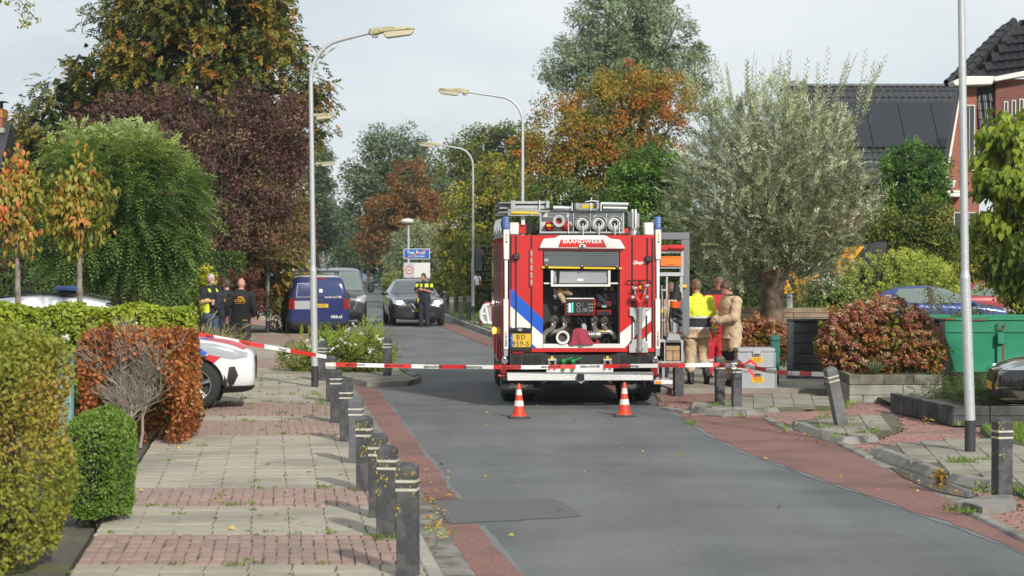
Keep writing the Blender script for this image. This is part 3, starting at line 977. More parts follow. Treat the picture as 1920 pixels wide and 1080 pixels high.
for sx in (-.13, -.05, .02, .09):
    bough(Vector((sx, -.52 + random.uniform(-.03, .05), 0)), Vector((sx*1.8, -.02, 1)), .72, .021, 0)
mb.obj('bare_stems', m_twig_grey, cb)
# --- long clipped hedge behind
m_hedge_g = leaf_mat('hedge_leaf', [(.045,.08,.014), (.13,.19,.025), (.27,.30,.035), (.36,.34,.06)])
hd = 26.3
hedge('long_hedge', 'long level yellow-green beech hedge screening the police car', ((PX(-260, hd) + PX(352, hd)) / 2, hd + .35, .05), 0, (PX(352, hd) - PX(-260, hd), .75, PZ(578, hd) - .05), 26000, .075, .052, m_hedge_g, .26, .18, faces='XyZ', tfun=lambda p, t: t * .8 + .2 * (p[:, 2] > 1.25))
# --- roses between the hedges (white blossoms on a dark bush)
m_rose_l = leaf_mat('rose_leaf', [(.03,.06,.015), (.08,.12,.03), (.2,.2,.05)])
m_petal = leaf_mat('white_petal', [(.75,.72,.66), (.85,.83,.78)], trans=.3)
wb = crown_tree('flowering_bush', 'dark leafy bush with tiny white flowers between the tall front hedge and copper hedge', 'shrub', base_at(120, 24.6, .05), crown_px(base_at(120, 24.6, .05), 24.6, [(110, 690, 60, 75), (60, 680, 60, 60)]), 3500, 50, .16, .055, .035, m_rose_l, (.6, .02), m_bark, 8)
fl = np.array([(P(px, py, 24.2) - wb.location)[:] for px, py in [(22,620)] + [(98+random.uniform(0,30), 626+random.uniform(0,14)) for _ in range(9)] + [(102,651),(106,654),(70,626)]])
fl = np.repeat(fl, 5, 0) + rng.normal(size=(len(fl)*5, 3))*.012
leaves('blossom', fl, rdirs(len(fl)), rdirs(len(fl)), .035, .03, rng.random(len(fl)), m_petal, wb)

# --- two young ornamental trees
m_autumn = leaf_mat('autumn_leaf', [(.085,.10,.02), (.17,.18,.035), (.26,.215,.045), (.38,.17,.05), (.52,.12,.05)])
def young(px, d, items, label, tb, n):
    b = base_at(px, d, .05)
    root = thing('young_tree', label, 'tree', b, group='young ornamental trees behind the long hedge')
    C, t, out, cc, _ = clump_cloud(crown_px(b, d, items), n, 75, .22, .3, .2, tb, .15, 1.2)
    D = unit(out*.3 + rng.normal(size=(n, 3))*.45 - np.array([0, 0, 1.1])); N = unit(out + rng.normal(size=(n, 3))*.5)
    big_leaves('crown', C, D, N, rng.uniform(.06, .105, n), rng.uniform(.042, .066, n), t, m_autumn, root)
    trunk_part(root, PZ(440, d) - .05, .05, [Vector(c) for c in cc if c[2] > PZ(440, d) - .2][:26], m_bark_g, limb_r=.3, split=.88)
young(34, 28.0, [(26, 420, 46, 58), (30, 355, 38, 58), (58, 385, 26, 48), (-10, 380, 50, 60)], 'young tree with orange-red leaves and thin pale trunk, leftmost behind the hedge', .54, 1700)
young(150, 28.2, [(150, 420, 46, 52), (150, 350, 36, 58), (122, 370, 30, 45), (182, 385, 28, 48)], 'young tree with olive and orange leaves, in front of the ferny green tree', .34, 1700)

# --- robinia globe
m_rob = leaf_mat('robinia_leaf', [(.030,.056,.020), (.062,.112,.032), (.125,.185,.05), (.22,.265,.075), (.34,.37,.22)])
d = 38.0
b = base_at(215, d)
rob = thing('robinia_tree', 'globe-shaped green tree with fern-like drooping leaves and twin brown trunks', 'tree', b)
bl = crown_px(b, d, [(235, 385, 125, 135), (170, 350, 82, 92), (305, 385, 68, 118), (150, 460, 66, 85), (285, 468, 62, 62)], 1.0)
n = 5600
C, t, out, cc, _ = clump_cloud(bl, n, 420, .30, .72, .10, .45, .25, .8)
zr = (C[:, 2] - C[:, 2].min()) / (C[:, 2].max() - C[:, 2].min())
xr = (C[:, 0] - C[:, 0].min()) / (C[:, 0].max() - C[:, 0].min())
t = .18 + .24*rng.random(n) + .60*np.clip(zr - .58, 0, 1)*2.4 + .4*np.clip(xr - .78, 0, 1)*2 + rng.normal(size=n)*.05  # pale top and darker lower tint paint sun and shade into the crown
kp = ~((C[:, 2] < PZ(525, d)) & (C[:, 0] < .75) & (C[:, 0] > -1.1))
C, t, out, zr, xr = C[kp], t[kp], out[kp], zr[kp], xr[kp]; n = len(C)
dirs = unit(out*np.array([1, 1, .4]) + rng.normal(size=(n, 3))*.35 + np.stack([np.zeros(n), np.zeros(n), -.75 + 1.15*zr], 1))
Cc, Dd, Nn, Tt = sprays(C, dirs, .36, 13, .085, .034, 1.15, .35, t, .04)
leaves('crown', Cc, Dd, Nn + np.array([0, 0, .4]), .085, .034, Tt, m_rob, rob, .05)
inner_mass(rob, cc, 900, .35, m_rob, .8)
trunk_part(rob, PZ(470, d), .14, [Vector(c) for c in cc[:22]], m_bark)
tb = MB(); tb.tube([(.27, .3, 0), (.24, .3, 1.2), (.15, .3, 2.6)], [.09, .08, .06], 8); tb.obj('trunk', m_bark, rob)

# --- thujas
m_thuja = leaf_mat('thuja_leaf', [(.022,.038,.012), (.06,.075,.016), (.15,.132,.022), (.22,.145,.028), (.28,.10,.03)], trans=.2)
def thuja(name, label, px, d, prof, n, seed_t=.34, group=None, ymin=0):
    "prof: (py, half width px) silhouette from top to bottom"
    s = FPX / d
    b = base_at(px, d)
    root = thing(name, label, 'tree', b, group=group)
    zs = np.array([PZ(p[0], d) for p in prof]); ws = np.array([p[1] / s for p in prof]); off = np.array([(p[2] / s if len(p) > 2 else 0) for p in prof])
    o = np.argsort(zs); zs, ws, off = zs[o], ws[o], off[o]
    m = n // 22
    zz = zs[0] + (zs[-1] - zs[0]) * rng.random(m * 3)
    keep = rng.random(m * 3) < np.interp(zz, zs, ws) / ws.max(); zz = zz[keep][:m]; m = len(zz)
    a = rng.random(m) * 2 * np.pi
    lump = 1 + .10*np.sin(3*a + zz*1.1) + .07*np.sin(5*a - zz*2.3) + rng.normal(size=m)*.07
    rr = np.interp(zz, zs, ws) * lump * (.72 + .3*rng.random(m)**.5)
    cc = np.stack([np.cos(a)*rr + np.interp(zz, zs, off), np.sin(a)*rr*.85, zz], 1)
    ct = seed_t + rng.normal(size=m)*.13
    j = np.repeat(np.arange(m), 22); k = len(j)
    od = np.stack([np.cos(a[j]), np.sin(a[j]), np.zeros(k)], 1)
    st = cc[j] + rng.normal(size=(k, 3)) * np.array([.24, .24, .2]) * np.clip(np.interp(zz, zs, ws)[j] / 1.2, .35, 1)[:, None] + od * (rng.random(k)*.25)[:, None]
    dr = unit(od*.55 + rng.normal(size=(k, 3))*.5 - np.array([0, 0, .40]))
    t = ct[j] + rng.normal(size=k)*.14 + (rng.random(k) > .76)*.36
    Cc, Dd, Nn, Tt = sprays(st, dr, .30, 6, .16, .07, .6, .12, t, .08)
    leaves('crown', Cc, Dd, Nn, .16, .072, Tt, m_thuja, root, .1)
    q = cc.copy(); f = .25 + .5*rng.random(m)**.5; of_ = np.interp(zz, zs, off); q[:, 0] = of_ + (q[:, 0]-of_)*f; q[:, 1] *= f
    for _k in range(6):
        qq = q + rng.normal(size=q.shape)*.25; leaves('inner_foliage', qq, rdirs(m), rdirs(m), np.minimum(.34, np.interp(zz, zs, ws)*.3 + .06), np.minimum(.26, np.interp(zz, zs, ws)*.22 + .05), np.abs(rng.normal(size=m))*.05, m_thuja, root, .1)  # filler quads tinted dark, painting in the shade inside the crown
    tm = MB()
    top = zs[-1] - .5
    tm.tube([(0,0,0),(0,0,top*.3),(off.mean()*.6,0,top*.7),(off[-1],0,top)], [.42,.33,.2,.05], 9); tm.obj('trunk', m_bark, root)
    lb = MB()
    for i in rng.choice(m, 90, replace=False):
        q = cc[i]; L = math.hypot(q[0], q[1]); lb.tube([(0, 0, max(q[2]-L*.35, .3)), (q[0]*.55, q[1]*.55, q[2]-L*.08), (q[0], q[1], q[2])], [.05, .03, .01], 4)
    lb.obj('limbs', m_bark, root)
    return root
thuja('conifer_tree', 'huge dense conifer with orange-brown tips rising out of the top of the picture', 390, 59.5, [(-330, 20, -10), (-200, 70, -12), (-100, 115, -14), (0, 142, -16), (60, 158, -6), (160, 172, 4), (230, 176, 4), (290, 165, -8), (330, 160, -10), (420, 160, -6), (520, 155, -6), (585, 140, 0)], 19000)
thuja('conifer_tree', 'smaller ragged olive conifer leaning out left of the huge conifer', 130, 60.0, [(105, 22, 60), (150, 60, 30), (200, 85, 10), (260, 100, 0), (340, 105), (430, 110), (560, 110)], 5600, .30)
# --- purple plum in front of the conifer
m_plum = leaf_mat('plum_leaf', [(.038,.019,.022), (.085,.034,.040), (.14,.062,.062), (.145,.108,.04), (.17,.17,.045)], trans=.25)
d = 55.0; b = base_at(400, d)
pl = crown_tree('purple_plum_tree', 'wide purple-leaved plum tree with tangled twigs before the huge conifer', 'tree', b,
    crown_px(b, d, [(390, 340, 185, 155), (230, 250, 90, 80), (290, 280, 130, 110), (490, 360, 95, 150), (440, 250, 100, 80), (200, 310, 70, 80), (520, 430, 65, 75), (470, 180, 40, 30), (330, 200, 60, 50), (535, 245, 52, 75), (545, 225, 40, 45, -.8)], 1.0), 46000, 760, .36, .09, .055, m_plum, (2.2, .14), m_bark, 60, tvar=.18, tbase=.40, ttop=-.45, shell=.45)
lb = MB()
for _ in range(150):
    a = random.uniform(0, 6.28); e = random.uniform(-.4, 1.2)
    c0 = Vector((PX(400,d)-b.x + random.uniform(-2.2, 2.2), random.uniform(-2.4, -1.0), PZ(340, d) + random.uniform(-2.2, 1.8)))
    v = Vector((random.uniform(-1,1), random.uniform(-.8,-.1), random.uniform(.0,1))).normalized()
    lb.tube(bent(c0, c0 + v*random.uniform(.6, 1.3), 4, .1), [.009,.008,.006,.003], 3)
lb.obj('bare_twigs', M('plum_twig', (.12,.095,.055), .9, var=.3), pl)
# --- dark shrub masses below the trees, left
m_dark = leaf_mat('dark_leaf', [(.012,.03,.01), (.03,.06,.015), (.07,.11,.02), (.13,.16,.03)])
hedge('dark_hedge', 'tall shadowy dark green hedge behind the police car and tree trunks', (PX(110, 46), 46.5, 0), .0, (6.2, 1.2, 2.5), 13000, .085, .055, m_dark, .2, .25, faces='XyZ')
hedge('dark_hedge', 'dark green conifer hedge in shade beside the three standing men', (PX(335, 52), 52.0, 0), .1, (3.4, 1.2, 2.45), 10000, .09, .05, m_dark, .2, .25, faces='xXyZ')
m_ybush = leaf_mat('golden_leaf', [(.2,.19,.02), (.42,.38,.03), (.6,.52,.06)])
b = base_at(377, 47.5)
crown_tree('golden_shrub', 'upright golden-yellow shrub behind the grey-haired man', 'shrub', b, crown_px(b, 47.5, [(378, 540, 12, 45), (386, 520, 6, 25), (366, 560, 14, 40), (398, 525, 5, 18), (370, 590, 20, 30)]), 3200, 60, .14, .07, .035, m_ybush, (.8, .03), m_bark, 10, shell=.2, droop=-.4)
m_redsh = leaf_mat('barberry_leaf', [(.05,.015,.015), (.11,.03,.03), (.18,.06,.05)])
b = base_at(468, 48.5)
crown_tree('barberry_bush', 'dark red barberry bush behind the bald man', 'shrub', b, crown_px(b, 48.5, [(450, 550, 40, 45), (415, 560, 30, 35), (472, 560, 18, 40)]), 3500, 60, .18, .05, .03, m_redsh, (.6, .03), m_bark, 10)
# ornamental grass
b = base_at(385, 40, .05)
og = thing('ornamental_grass', 'feathery arching ornamental grass between police car and standing men', 'grass plant', b)
n = 420
a = rng.random(n)*2*np.pi; tl = rng.uniform(.15, .8, n)
D = unit(np.stack([np.cos(a)*tl + .25, np.sin(a)*tl, np.ones(n)], 1))
Lb = rng.uniform(.6, 1.05, n)
st = np.stack([rng.normal(size=n)*.22, rng.normal(size=n)*.2, np.zeros(n)], 1)
Cs, Ds, Ts, Ws = [], [], [], []
p = st.copy(); dd = D.copy()
for i in range(5):
    q = p + dd * (Lb/5)[:, None]; Cs.append((p+q)/2); Ds.append(dd.copy()); Ts.append(.25 + .15*i + rng.normal(size=n)*.1); p = q
    dd = unit(dd - np.array([0, 0, .16]))
leaves('blades', np.concatenate(Cs), np.concatenate(Ds), rdirs(5*n), np.concatenate([Lb/4.4]*5), .014, np.concatenate(Ts), m_dry, og, .1)
ps = p[:90]; dv = dd[:90]
Cc, Dd, Nn, Tt = sprays(ps, unit(dv + np.array([.3, 0, .1])), .28, 12, .05, .016, .4, .2, np.full(90, .75))
leaves('plumes', Cc, Dd, Nn, .05, .014, Tt, M('plume', (.30,.24,.16), .9) and leaf_mat('plume_leaf', [(.16,.13,.08), (.3,.23,.15), (.4,.32,.22)]), og)

# --- rose planting with white flowers on the kerbed bed
m_roseb = leaf_mat('shrub_rose_leaf', [(.06,.085,.02), (.13,.17,.03), (.24,.25,.05), (.28,.19,.07)])
d = 39.0; b = base_at(635, d, .09)
rs = crown_tree('rose_bed_shrub', 'sprawling shrub roses dotted with white flowers on the kerbed bed', 'shrub', b, crown_px(b, d, [(570, 675, 45, 32), (625, 660, 50, 42), (690, 660, 46, 40), (650, 690, 70, 22), (600, 690, 70, 16), (715, 685, 24, 22)], 1.3), 17000, 260, .2, .045, .026, m_roseb, None, None, tvar=.2, tbase=.42)
n = 150
fr = np.stack([rng.uniform(-1.05, 1.0, n), rng.uniform(-.7, .5, n), rng.uniform(.25, .75, n)], 1); fr = fr[(np.abs(fr[:,0]) < .95)][:120]; n = len(fr)
Cc, Dd, Nn, Tt = sprays(fr, unit(rng.normal(size=(n,3))*.5 + np.array([.2,-.2,1.])), .28, 10, .05, .024, .9, .1, .55 + rng.random(n)*.3)
leaves('long_shoots', Cc, Dd, Nn, .055, .024, Tt, m_roseb, rs)
tall = np.array([(P(px, py, 38.5) - b)[:] for px, py in [(665,640),(672,632),(680,622),(690,612),(660,650),(648,640),(625,620),(608,625),(614,640),(600,640),(690,640),(700,630)]])
tall = np.repeat(tall, 4, 0) + rng.normal(size=(len(tall)*4, 3))*.05
n = len(tall)
Cc, Dd, Nn, Tt = sprays(tall - np.array([0,0,.15]), unit(rng.normal(size=(n,3))*.35 + np.array([.5,-.1,1.])), .36, 13, .11, .026, .75, .12, .6 + rng.random(n)*.25)
leaves('willowherb_shoots', Cc, Dd, Nn, .10, .022, Tt, leaf_mat('shoot_leaf', [(.08,.13,.02), (.16,.24,.035), (.3,.34,.06)]), rs)
fpx = [(573,641),(576,637),(600,640),(604,636),(660,605),(664,610),(650,619),(654,616),(676,625),(705,631),(710,637),(716,640),(720,648),(693,660),(694,657),(620,657),(626,653),(632,651),(612,652),(648,643),(655,645),(579,652),(578,649),(556,660),(700,655),(542,667),(640,636),(668,646),(718,634),(586,634)]
fl = np.repeat(np.array([(P(px, py, 38.0) - b)[:] for px, py in fpx]), 7, 0); fl += rng.normal(size=fl.shape)*.02
leaves('blossom', fl, rdirs(len(fl)), rdirs(len(fl)), .036, .03, rng.random(len(fl)), m_petal, rs)

# --- pollard willow on the right
m_will = leaf_mat('willow_leaf', [(.05,.062,.028), (.13,.145,.078), (.26,.27,.195), (.48,.47,.42)], trans=.25, rough=.35)
d = 44.0; b = base_at(1450, d)
wi = thing('pollard_willow', 'pollard willow with a round silvery crown on a stout fissured trunk', 'tree', b)
ctr = np.array((P(1445, 370, d) - b)[:]); rx, rz = 200*d/FPX, 215*d/FPX
m = 5200
u = rdirs(m); rad = rng.random(m)**.42
P0 = ctr + u*rad[:, None]*np.array([rx, rx*.9, rz])*(1 + .10*np.sin(u[:, [0]]*7+1)*np.cos(u[:, [2]]*6))
head = np.array([.02, 0, PZ(505, d)])
dirs = unit((P0 - head)*np.array([.30,.30,.12]) + np.array([0,0,.30]) + rng.normal(size=(m,3))*.38)
tl = rng.uniform(.30, .62, m)
bad = (np.abs(P0[:,0]-.0) < .75) & (P0[:,1] < .3) & (P0[:,2] < PZ(492, d)) | (P0[:,2] < PZ(575, d))
P0 = P0[~bad]; dirs = dirs[~bad]; tl = tl[~bad]; m = len(P0)
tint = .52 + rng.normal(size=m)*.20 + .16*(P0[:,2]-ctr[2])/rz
Cc, Dd, Nn, Tt = sprays(P0 - dirs*(tl*.5)[:,None], dirs, tl, 15, .10, .024, .7, .12, tint, .24)
# a few tall whips above the crown
w = 70
a = rng.random(w)*6.28
Pw = ctr + np.stack([np.cos(a)*rx*rng.random(w)**.5*.95, np.sin(a)*rx*.8*rng.random(w)**.5, np.full(w, rz*.62)+rng.random(w)*rz*.25], 1)
dw = unit((Pw-head)*np.array([.2,.2,.2]) + np.array([0,0,.5]) + rng.normal(size=(w,3))*.12)
C2, D2, N2, T2 = sprays(Pw, dw, rng.uniform(.7,1.2,w), 20, .11, .026, .7, .0, np.full(w,.6), .1)
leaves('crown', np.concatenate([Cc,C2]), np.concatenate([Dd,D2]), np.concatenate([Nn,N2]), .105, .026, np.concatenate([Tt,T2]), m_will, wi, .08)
mb = MB()
h = PZ(515, d)
mb.tube([(-.02,0,-.1),(0,0,.3),(.03,0,h*.5),(.0,.02,h*.8),(.0,0,h)], [.27,.22,.20,.23,.30], 12)
mb.ball((0,0,h+.02), (.36,.33,.25), 12, 8)
mb.obj('trunk', m_bark_w, wi)
tb = MB(); tb.tube([(-.16,.25,-.1),(-.2,.25,.7),(-.05,.15,h)], [.17,.15,.17], 9); tb.obj('trunk', m_bark_w, wi)
lb = MB()
for i in rng.choice(m, 110, replace=False):
    lb.tube(bent((random.gauss(0,.16), random.gauss(0,.16), h+.1), P0[i], 5, .05, .04), [.024,.017,.012,.007,.003], 4)
for i in range(0, w, 2): lb.tube([Vector(Pw[i]), Vector(Pw[i]+dw[i]*1.0)], [.007,.003], 3)
lb.obj('limbs', M('willow_rod', (.13,.13,.04), .85, var=.3), wi)

# --- autumn rowan-like tree
m_orange = leaf_mat('rowan_leaf', [(.05,.065,.015), (.13,.15,.025), (.24,.20,.03), (.34,.17,.03), (.38,.09,.03), (.20,.05,.03)])
d = 70.0; b = base_at(1140, d)
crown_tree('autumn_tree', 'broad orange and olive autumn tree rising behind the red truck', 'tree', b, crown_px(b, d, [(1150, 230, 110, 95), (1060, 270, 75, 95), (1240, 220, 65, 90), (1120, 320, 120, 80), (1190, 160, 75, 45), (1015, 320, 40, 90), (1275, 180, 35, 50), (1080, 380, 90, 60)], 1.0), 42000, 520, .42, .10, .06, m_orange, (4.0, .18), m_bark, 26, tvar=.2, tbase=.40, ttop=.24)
m_green = leaf_mat('broad_leaf', [(.022,.055,.012), (.05,.11,.02), (.10,.18,.03), (.19,.25,.05)])
d = 58.0; b = base_at(1215, d)
crown_tree('green_tree', 'fresh green round tree just behind the top right of the truck', 'tree', b, crown_px(b, d, [(1215, 330, 72, 60), (1170, 360, 40, 45), (1260, 350, 45, 60), (1215, 400, 80, 50)], 1.0), 17000, 260, .28, .085, .055, m_green, (2.6, .12), m_bark, 12)
d = 66.0; b = base_at(1040, d)
m_olive = leaf_mat('olive_leaf', [(.035,.055,.012), (.085,.11,.02), (.17,.18,.03), (.28,.24,.05)])
crown_tree('olive_tree', 'dark olive tree between the second street lamp and the truck roof', 'tree', b, crown_px(b, d, [(1040, 420, 80, 90), (1120, 420, 70, 70), (980, 450, 60, 90)], 1.0), 15000, 220, .35, .10, .065, m_dark, (3.0, .14), m_bark, 12)
m_yg = leaf_mat('maple_far_leaf', [(.03,.05,.012), (.08,.10,.018), (.17,.17,.025), (.32,.27,.04), (.42,.30,.05)])
d = 84.0; b = base_at(920, d)
crown_tree('yellowing_tree', 'yellow-green roadside tree behind the third street lamp', 'tree', b, crown_px(b, d, [(905, 420, 80, 95), (940, 350, 55, 60), (865, 460, 45, 75), (960, 440, 45, 90), (900, 510, 85, 50)], 1.0), 21000, 330, .4, .13, .09, m_yg, (3.0, .15), m_bark, 14, tvar=.22, tbase=.42, ttop=.15)
d = 100.0; b = base_at(985, d)
crown_tree('rust_tree', 'rust-tinged tree between the street lamp and orange tree', 'tree', b, crown_px(b, d, [(985, 310, 30, 80), (965, 360, 40, 60)], 1.0), 7000, 120, .45, .15, .1, m_orange, (4.5, .16), m_bark, 10, tbase=.45)
# --- tall grey willow far behind
m_gw = leaf_mat('white_willow_leaf', [(.07,.095,.06), (.13,.16,.10), (.21,.25,.17), (.33,.36,.28)], trans=.25)
d = 132.0; b = base_at(1185, d)
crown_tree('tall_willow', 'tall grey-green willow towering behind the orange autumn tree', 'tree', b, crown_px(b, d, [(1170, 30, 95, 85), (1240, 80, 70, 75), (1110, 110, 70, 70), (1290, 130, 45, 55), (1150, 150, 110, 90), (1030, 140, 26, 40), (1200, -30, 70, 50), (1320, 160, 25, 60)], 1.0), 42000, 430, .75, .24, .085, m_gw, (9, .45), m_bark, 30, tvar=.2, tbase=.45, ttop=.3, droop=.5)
# --- roadside trees in the distance
def far(name, label, px, d, items, mat, n, clumps, rc, L, Wd, tb=.4, tt=.2, tk=None, tv=.18):
    b = base_at(px, d)
    return crown_tree(name, label, 'tree', b, crown_px(b, d, items, 1.0), n, clumps, rc, L, Wd, mat, tk or (3.5, .2), m_bark, 12, group='roadside trees in the distance', tvar=tv, tbase=tb, ttop=tt)
m_bluegr = leaf_mat('far_willow_leaf', [(.03,.05,.03), (.065,.09,.05), (.11,.14,.085), (.19,.22,.15)], trans=.2)
far('distant_willow', 'grey-green distant willow tallest above the bend in the road', 735, 135, [(740, 290, 60, 65), (700, 330, 55, 60), (770, 330, 55, 70), (720, 400, 80, 80), (800, 400, 50, 80), (670, 420, 35, 85)], m_bluegr, 26000, 300, .8, .22, .10)
m_rust = leaf_mat('rust_leaf', [(.05,.04,.015), (.13,.075,.025), (.23,.09,.035), (.30,.13,.05)])
far('distant_rust_tree', 'rust-red distant tree below the grey-green willow', 755, 118, [(770, 370, 45, 70), (730, 410, 45, 60), (700, 450, 30, 50), (800, 420, 40, 60)], m_rust, 13000, 200, .55, .17, .10, .5)
far('distant_olive_tree', 'olive-brown distant tree between the willow and third lamp', 890, 140, [(900, 290, 60, 50), (860, 330, 50, 60), (940, 280, 40, 45), (890, 380, 70, 60)], m_olive, 15000, 200, .75, .2, .12)
far('distant_dark_tree', 'dark distant tree crown just left of the lamp with globe head', 690, 150, [(690, 470, 60, 50), (740, 450, 55, 45), (800, 370, 40, 60)], m_dark, 14000, 180, .8, .22, .12, .45)
far('distant_ash', 'bluish distant tree seen just right of the nearest left lamp post', 595, 145, [(595, 330, 32, 60), (610, 400, 26, 60), (580, 420, 40, 60), (598, 290, 15, 25)], m_bluegr, 13000, 170, .7, .2, .12, .35)
m_silver = leaf_mat('silver_leaf', [(.08,.10,.055), (.16,.18,.11), (.26,.28,.19), (.38,.39,.28)])
far('silver_shrub_willow', 'silvery shrubby willow behind the blue place-name sign', 780, 98, [(770, 480, 45, 55), (810, 490, 40, 70), (745, 510, 30, 45), (790, 440, 22, 40), (830, 530, 30, 40)], m_silver, 16000, 240, .4, .13, .04, .45, .2, (1.2, .1))
far('verge_bush', 'low yellow-green bush on the verge beside the place-name sign', 850, 92, [(850, 540, 50, 30), (800, 550, 40, 22), (735, 535, 18, 22)], m_olive, 8000, 120, .35, .10, .06, .55, .1, (.6, .05))
# far woods line: one mass
fw = []
n = 40000
xs = rng.uniform(-100, 100, n); hz = 9 + 2.2*np.sin(xs*.12) + 1.5*np.sin(xs*.37+1) + .8*np.sin(xs*1.1)
C = np.stack([xs, 360 + rng.uniform(-6, 6, n) + .1*xs, hz*rng.random(n)**.7], 1)
o = leaves('far_woods', C, rdirs(n), rdirs(n), 1.0, .7, .35 + rng.normal(size=n)*.15, m_bluegr, None); o['kind'] = 'stuff'
# --- right-hand background shrubs
d = 61.0; b = base_at(1712, d)
crown_tree('standard_tree', 'clipped dark green ball-headed tree in front of the solar roof', 'tree', b, crown_px(b, d, [(1712, 325, 66, 58), (1690, 350, 45, 42), (1745, 345, 40, 48), (1710, 375, 55, 30)], 1.0), 15000, 220, .26, .09, .06, m_green, (4.0, .09), m_bark, 10, tvar=.2, tbase=.42, shell=.6)
d = 58.0; b = base_at(1690, d)
crown_tree('garden_shrub', 'loose mixed olive shrubs below the ball-headed tree', 'shrub', b, crown_px(b, d, [(1690, 440, 85, 45), (1750, 430, 50, 60), (1660, 420, 30, 30), (1780, 480, 40, 50), (1720, 490, 90, 40)], 1.0), 17000, 260, .32, .085, .05, m_olive, (1.5, .06), m_bark, 12, tbase=.36)
d = 55.5; b = base_at(1685, d)
m_lime = leaf_mat('lime_shrub_leaf', [(.10,.14,.025), (.22,.27,.04), (.38,.40,.08), (.5,.48,.16)])
crown_tree('dome_shrub', 'large pale lime dome-shaped shrub behind the blue hatchback', 'shrub', b, crown_px(b, d, [(1685, 540, 118, 72), (1640, 555, 75, 55), (1740, 550, 62, 62)], .9), 30000, 800, .13, .055, .026, m_lime, (.8, .06), m_bark, 10, shell=.86, droop=-.3, tbase=.45, ttop=.35)
d = 53.0; b = base_at(1340, d)
crown_tree('dark_shrub', 'dark green shrubbery behind the firefighters and willow trunk', 'shrub', b, crown_px(b, d, [(1330, 480, 80, 80), (1260, 460, 60, 90), (1390, 500, 55, 60), (1300, 550, 90, 50), (1400, 560, 70, 45), (1340, 590, 80, 40)], 1.0), 22000, 300, .34, .085, .05, m_dark, (1.5, .06), m_bark, 12, tbase=.48)
d = 50.0; b = base_at(1570, d)
m_mock = leaf_mat('loose_shrub_leaf', [(.05,.075,.02), (.11,.15,.04), (.20,.24,.08), (.28,.30,.14)])
ls = crown_tree('loose_shrub', 'loose green shrub with white flower spikes before the yellow machine', 'shrub', b, crown_px(b, d, [(1555, 550, 42, 32), (1530, 572, 45, 22), (1600, 565, 40, 25), (1546, 490, 13, 42), (1508, 555, 20, 30)], 1.0), 4200, 130, .22, .075, .04, m_mock, (1.0, .03), m_bark, 16)
fl = np.array([(P(1515+random.uniform(0,52), 530 - random.uniform(0, 30), 49.3) - b)[:] for _ in range(34)]); fl = np.repeat(fl, 4, 0); fl += rng.normal(size=fl.shape)*.03
leaves('blossom', fl, rdirs(len(fl)), rdirs(len(fl)), .06, .04, rng.random(len(fl)), m_petal, ls)
# --- big-leaved tree at the right edge
m_cat = leaf_mat('catalpa_leaf', [(.06,.09,.015), (.14,.18,.025), (.26,.30,.035), (.40,.40,.06)], trans=.4)
d = 31.5; b = base_at(1990, d, .1)
n = 11000
rt = thing('big_leaf_tree', 'globe tree with large drooping yellow-green leaves at the right edge', 'tree', b)
bl = crown_px(b, d, [(1955, 380, 135, 170), (1925, 300, 95, 95), (1940, 480, 112, 85), (2020, 400, 140, 150)], 1.0)
C, t, out, cc, _ = clump_cloud(bl, n, 240, .25, .7, .14, .4, .45, .8)
D = unit(out*np.array([.5,.5,.2]) + rng.normal(size=(n,3))*.3 - np.array([.15,0,1.0])); N = unit(out + rng.normal(size=(n,3))*.3 + np.array([0,0,.5]))
s = rng.uniform(.7, 1.2, n)
big_leaves('crown', C, D, N, .125*s, .098*s, t + .0, m_cat, rt)
trunk_part(rt, 2.0, .09, [Vector(c) for c in cc[:20]], m_bark)
d = 47.0; b = base_at(1890, d)
crown_tree('yellowing_shrub', 'thin shrub of yellow and reddish leaves behind the galvanised lamp post', 'shrub', b, crown_px(b, d, [(1850, 500, 55, 45), (1900, 520, 45, 50), (1880, 450, 40, 50), (1830, 470, 30, 30)], 1.0), 3000, 90, .26, .11, .065, m_yg, (1.4, .04), m_bark, 14, tbase=.5)
d = 39.5; b = base_at(1905, d)
crown_tree('leafy_shrub', 'dark leafy shrub rising behind the green skip at the right edge', 'shrub', b, crown_px(b, d, [(1915, 540, 30, 60), (1935, 560, 40, 50)], 1.0), 2200, 60, .22, .10, .06, m_olive, (1.2, .04), m_bark, 10)
# --- hydrangea in the block planter, and a lower one by the willow
m_hyl = leaf_mat('hydrangea_leaf', [(.07,.085,.02), (.16,.17,.03), (.24,.12,.035), (.30,.08,.035), (.32,.13,.06)])
m_hyf = leaf_mat('hydrangea_flower', [(.14,.045,.04), (.24,.08,.065), (.31,.145,.12), (.42,.29,.24), (.55,.46,.40)], trans=.25)
def hydrangea(label, b, items, d, nl, nh, rad, tb, name='hydrangea_bush'):
    root = crown_tree(name, label, 'shrub', b, crown_px(b, d, items, .95), nl, nl // 26, .2, .10, .06, m_hyl, (.5, .03), m_bark, 14, shell=.5, tbase=tb)
    bl = np.array(crown_px(b, d, items, .95))
    w = (bl[:,3]*bl[:,5]); k = rng.choice(len(bl), nh, p=w/w.sum()); u = rdirs(nh); u[:,2] = np.where(u[:,2] < -.55, -u[:,2], u[:,2]); u[:,1] = -np.abs(u[:,1])*.9
    u = unit(u)
    hc = bl[k,:3] + u*bl[k,3:6]*rng.uniform(.93, 1.08, nh)[:,None]
    per = 34
    j = np.repeat(np.arange(nh), per)
    v = rdirs(nh*per); v = unit(v + u[j]*.9)
    C = hc[j] + v*(rad*rng.uniform(.65,1.05,nh*per))[:,None]*np.array([1,1,.75])
    ht = .30 + rng.normal(size=nh)*.16 + (rng.random(nh) > .93)*.4
    leaves('flower_heads', C, unit(rng.normal(size=C.shape)), v, .034, .03, ht[j] + rng.normal(size=nh*per)*.1, m_hyf, root, .1)
    return root
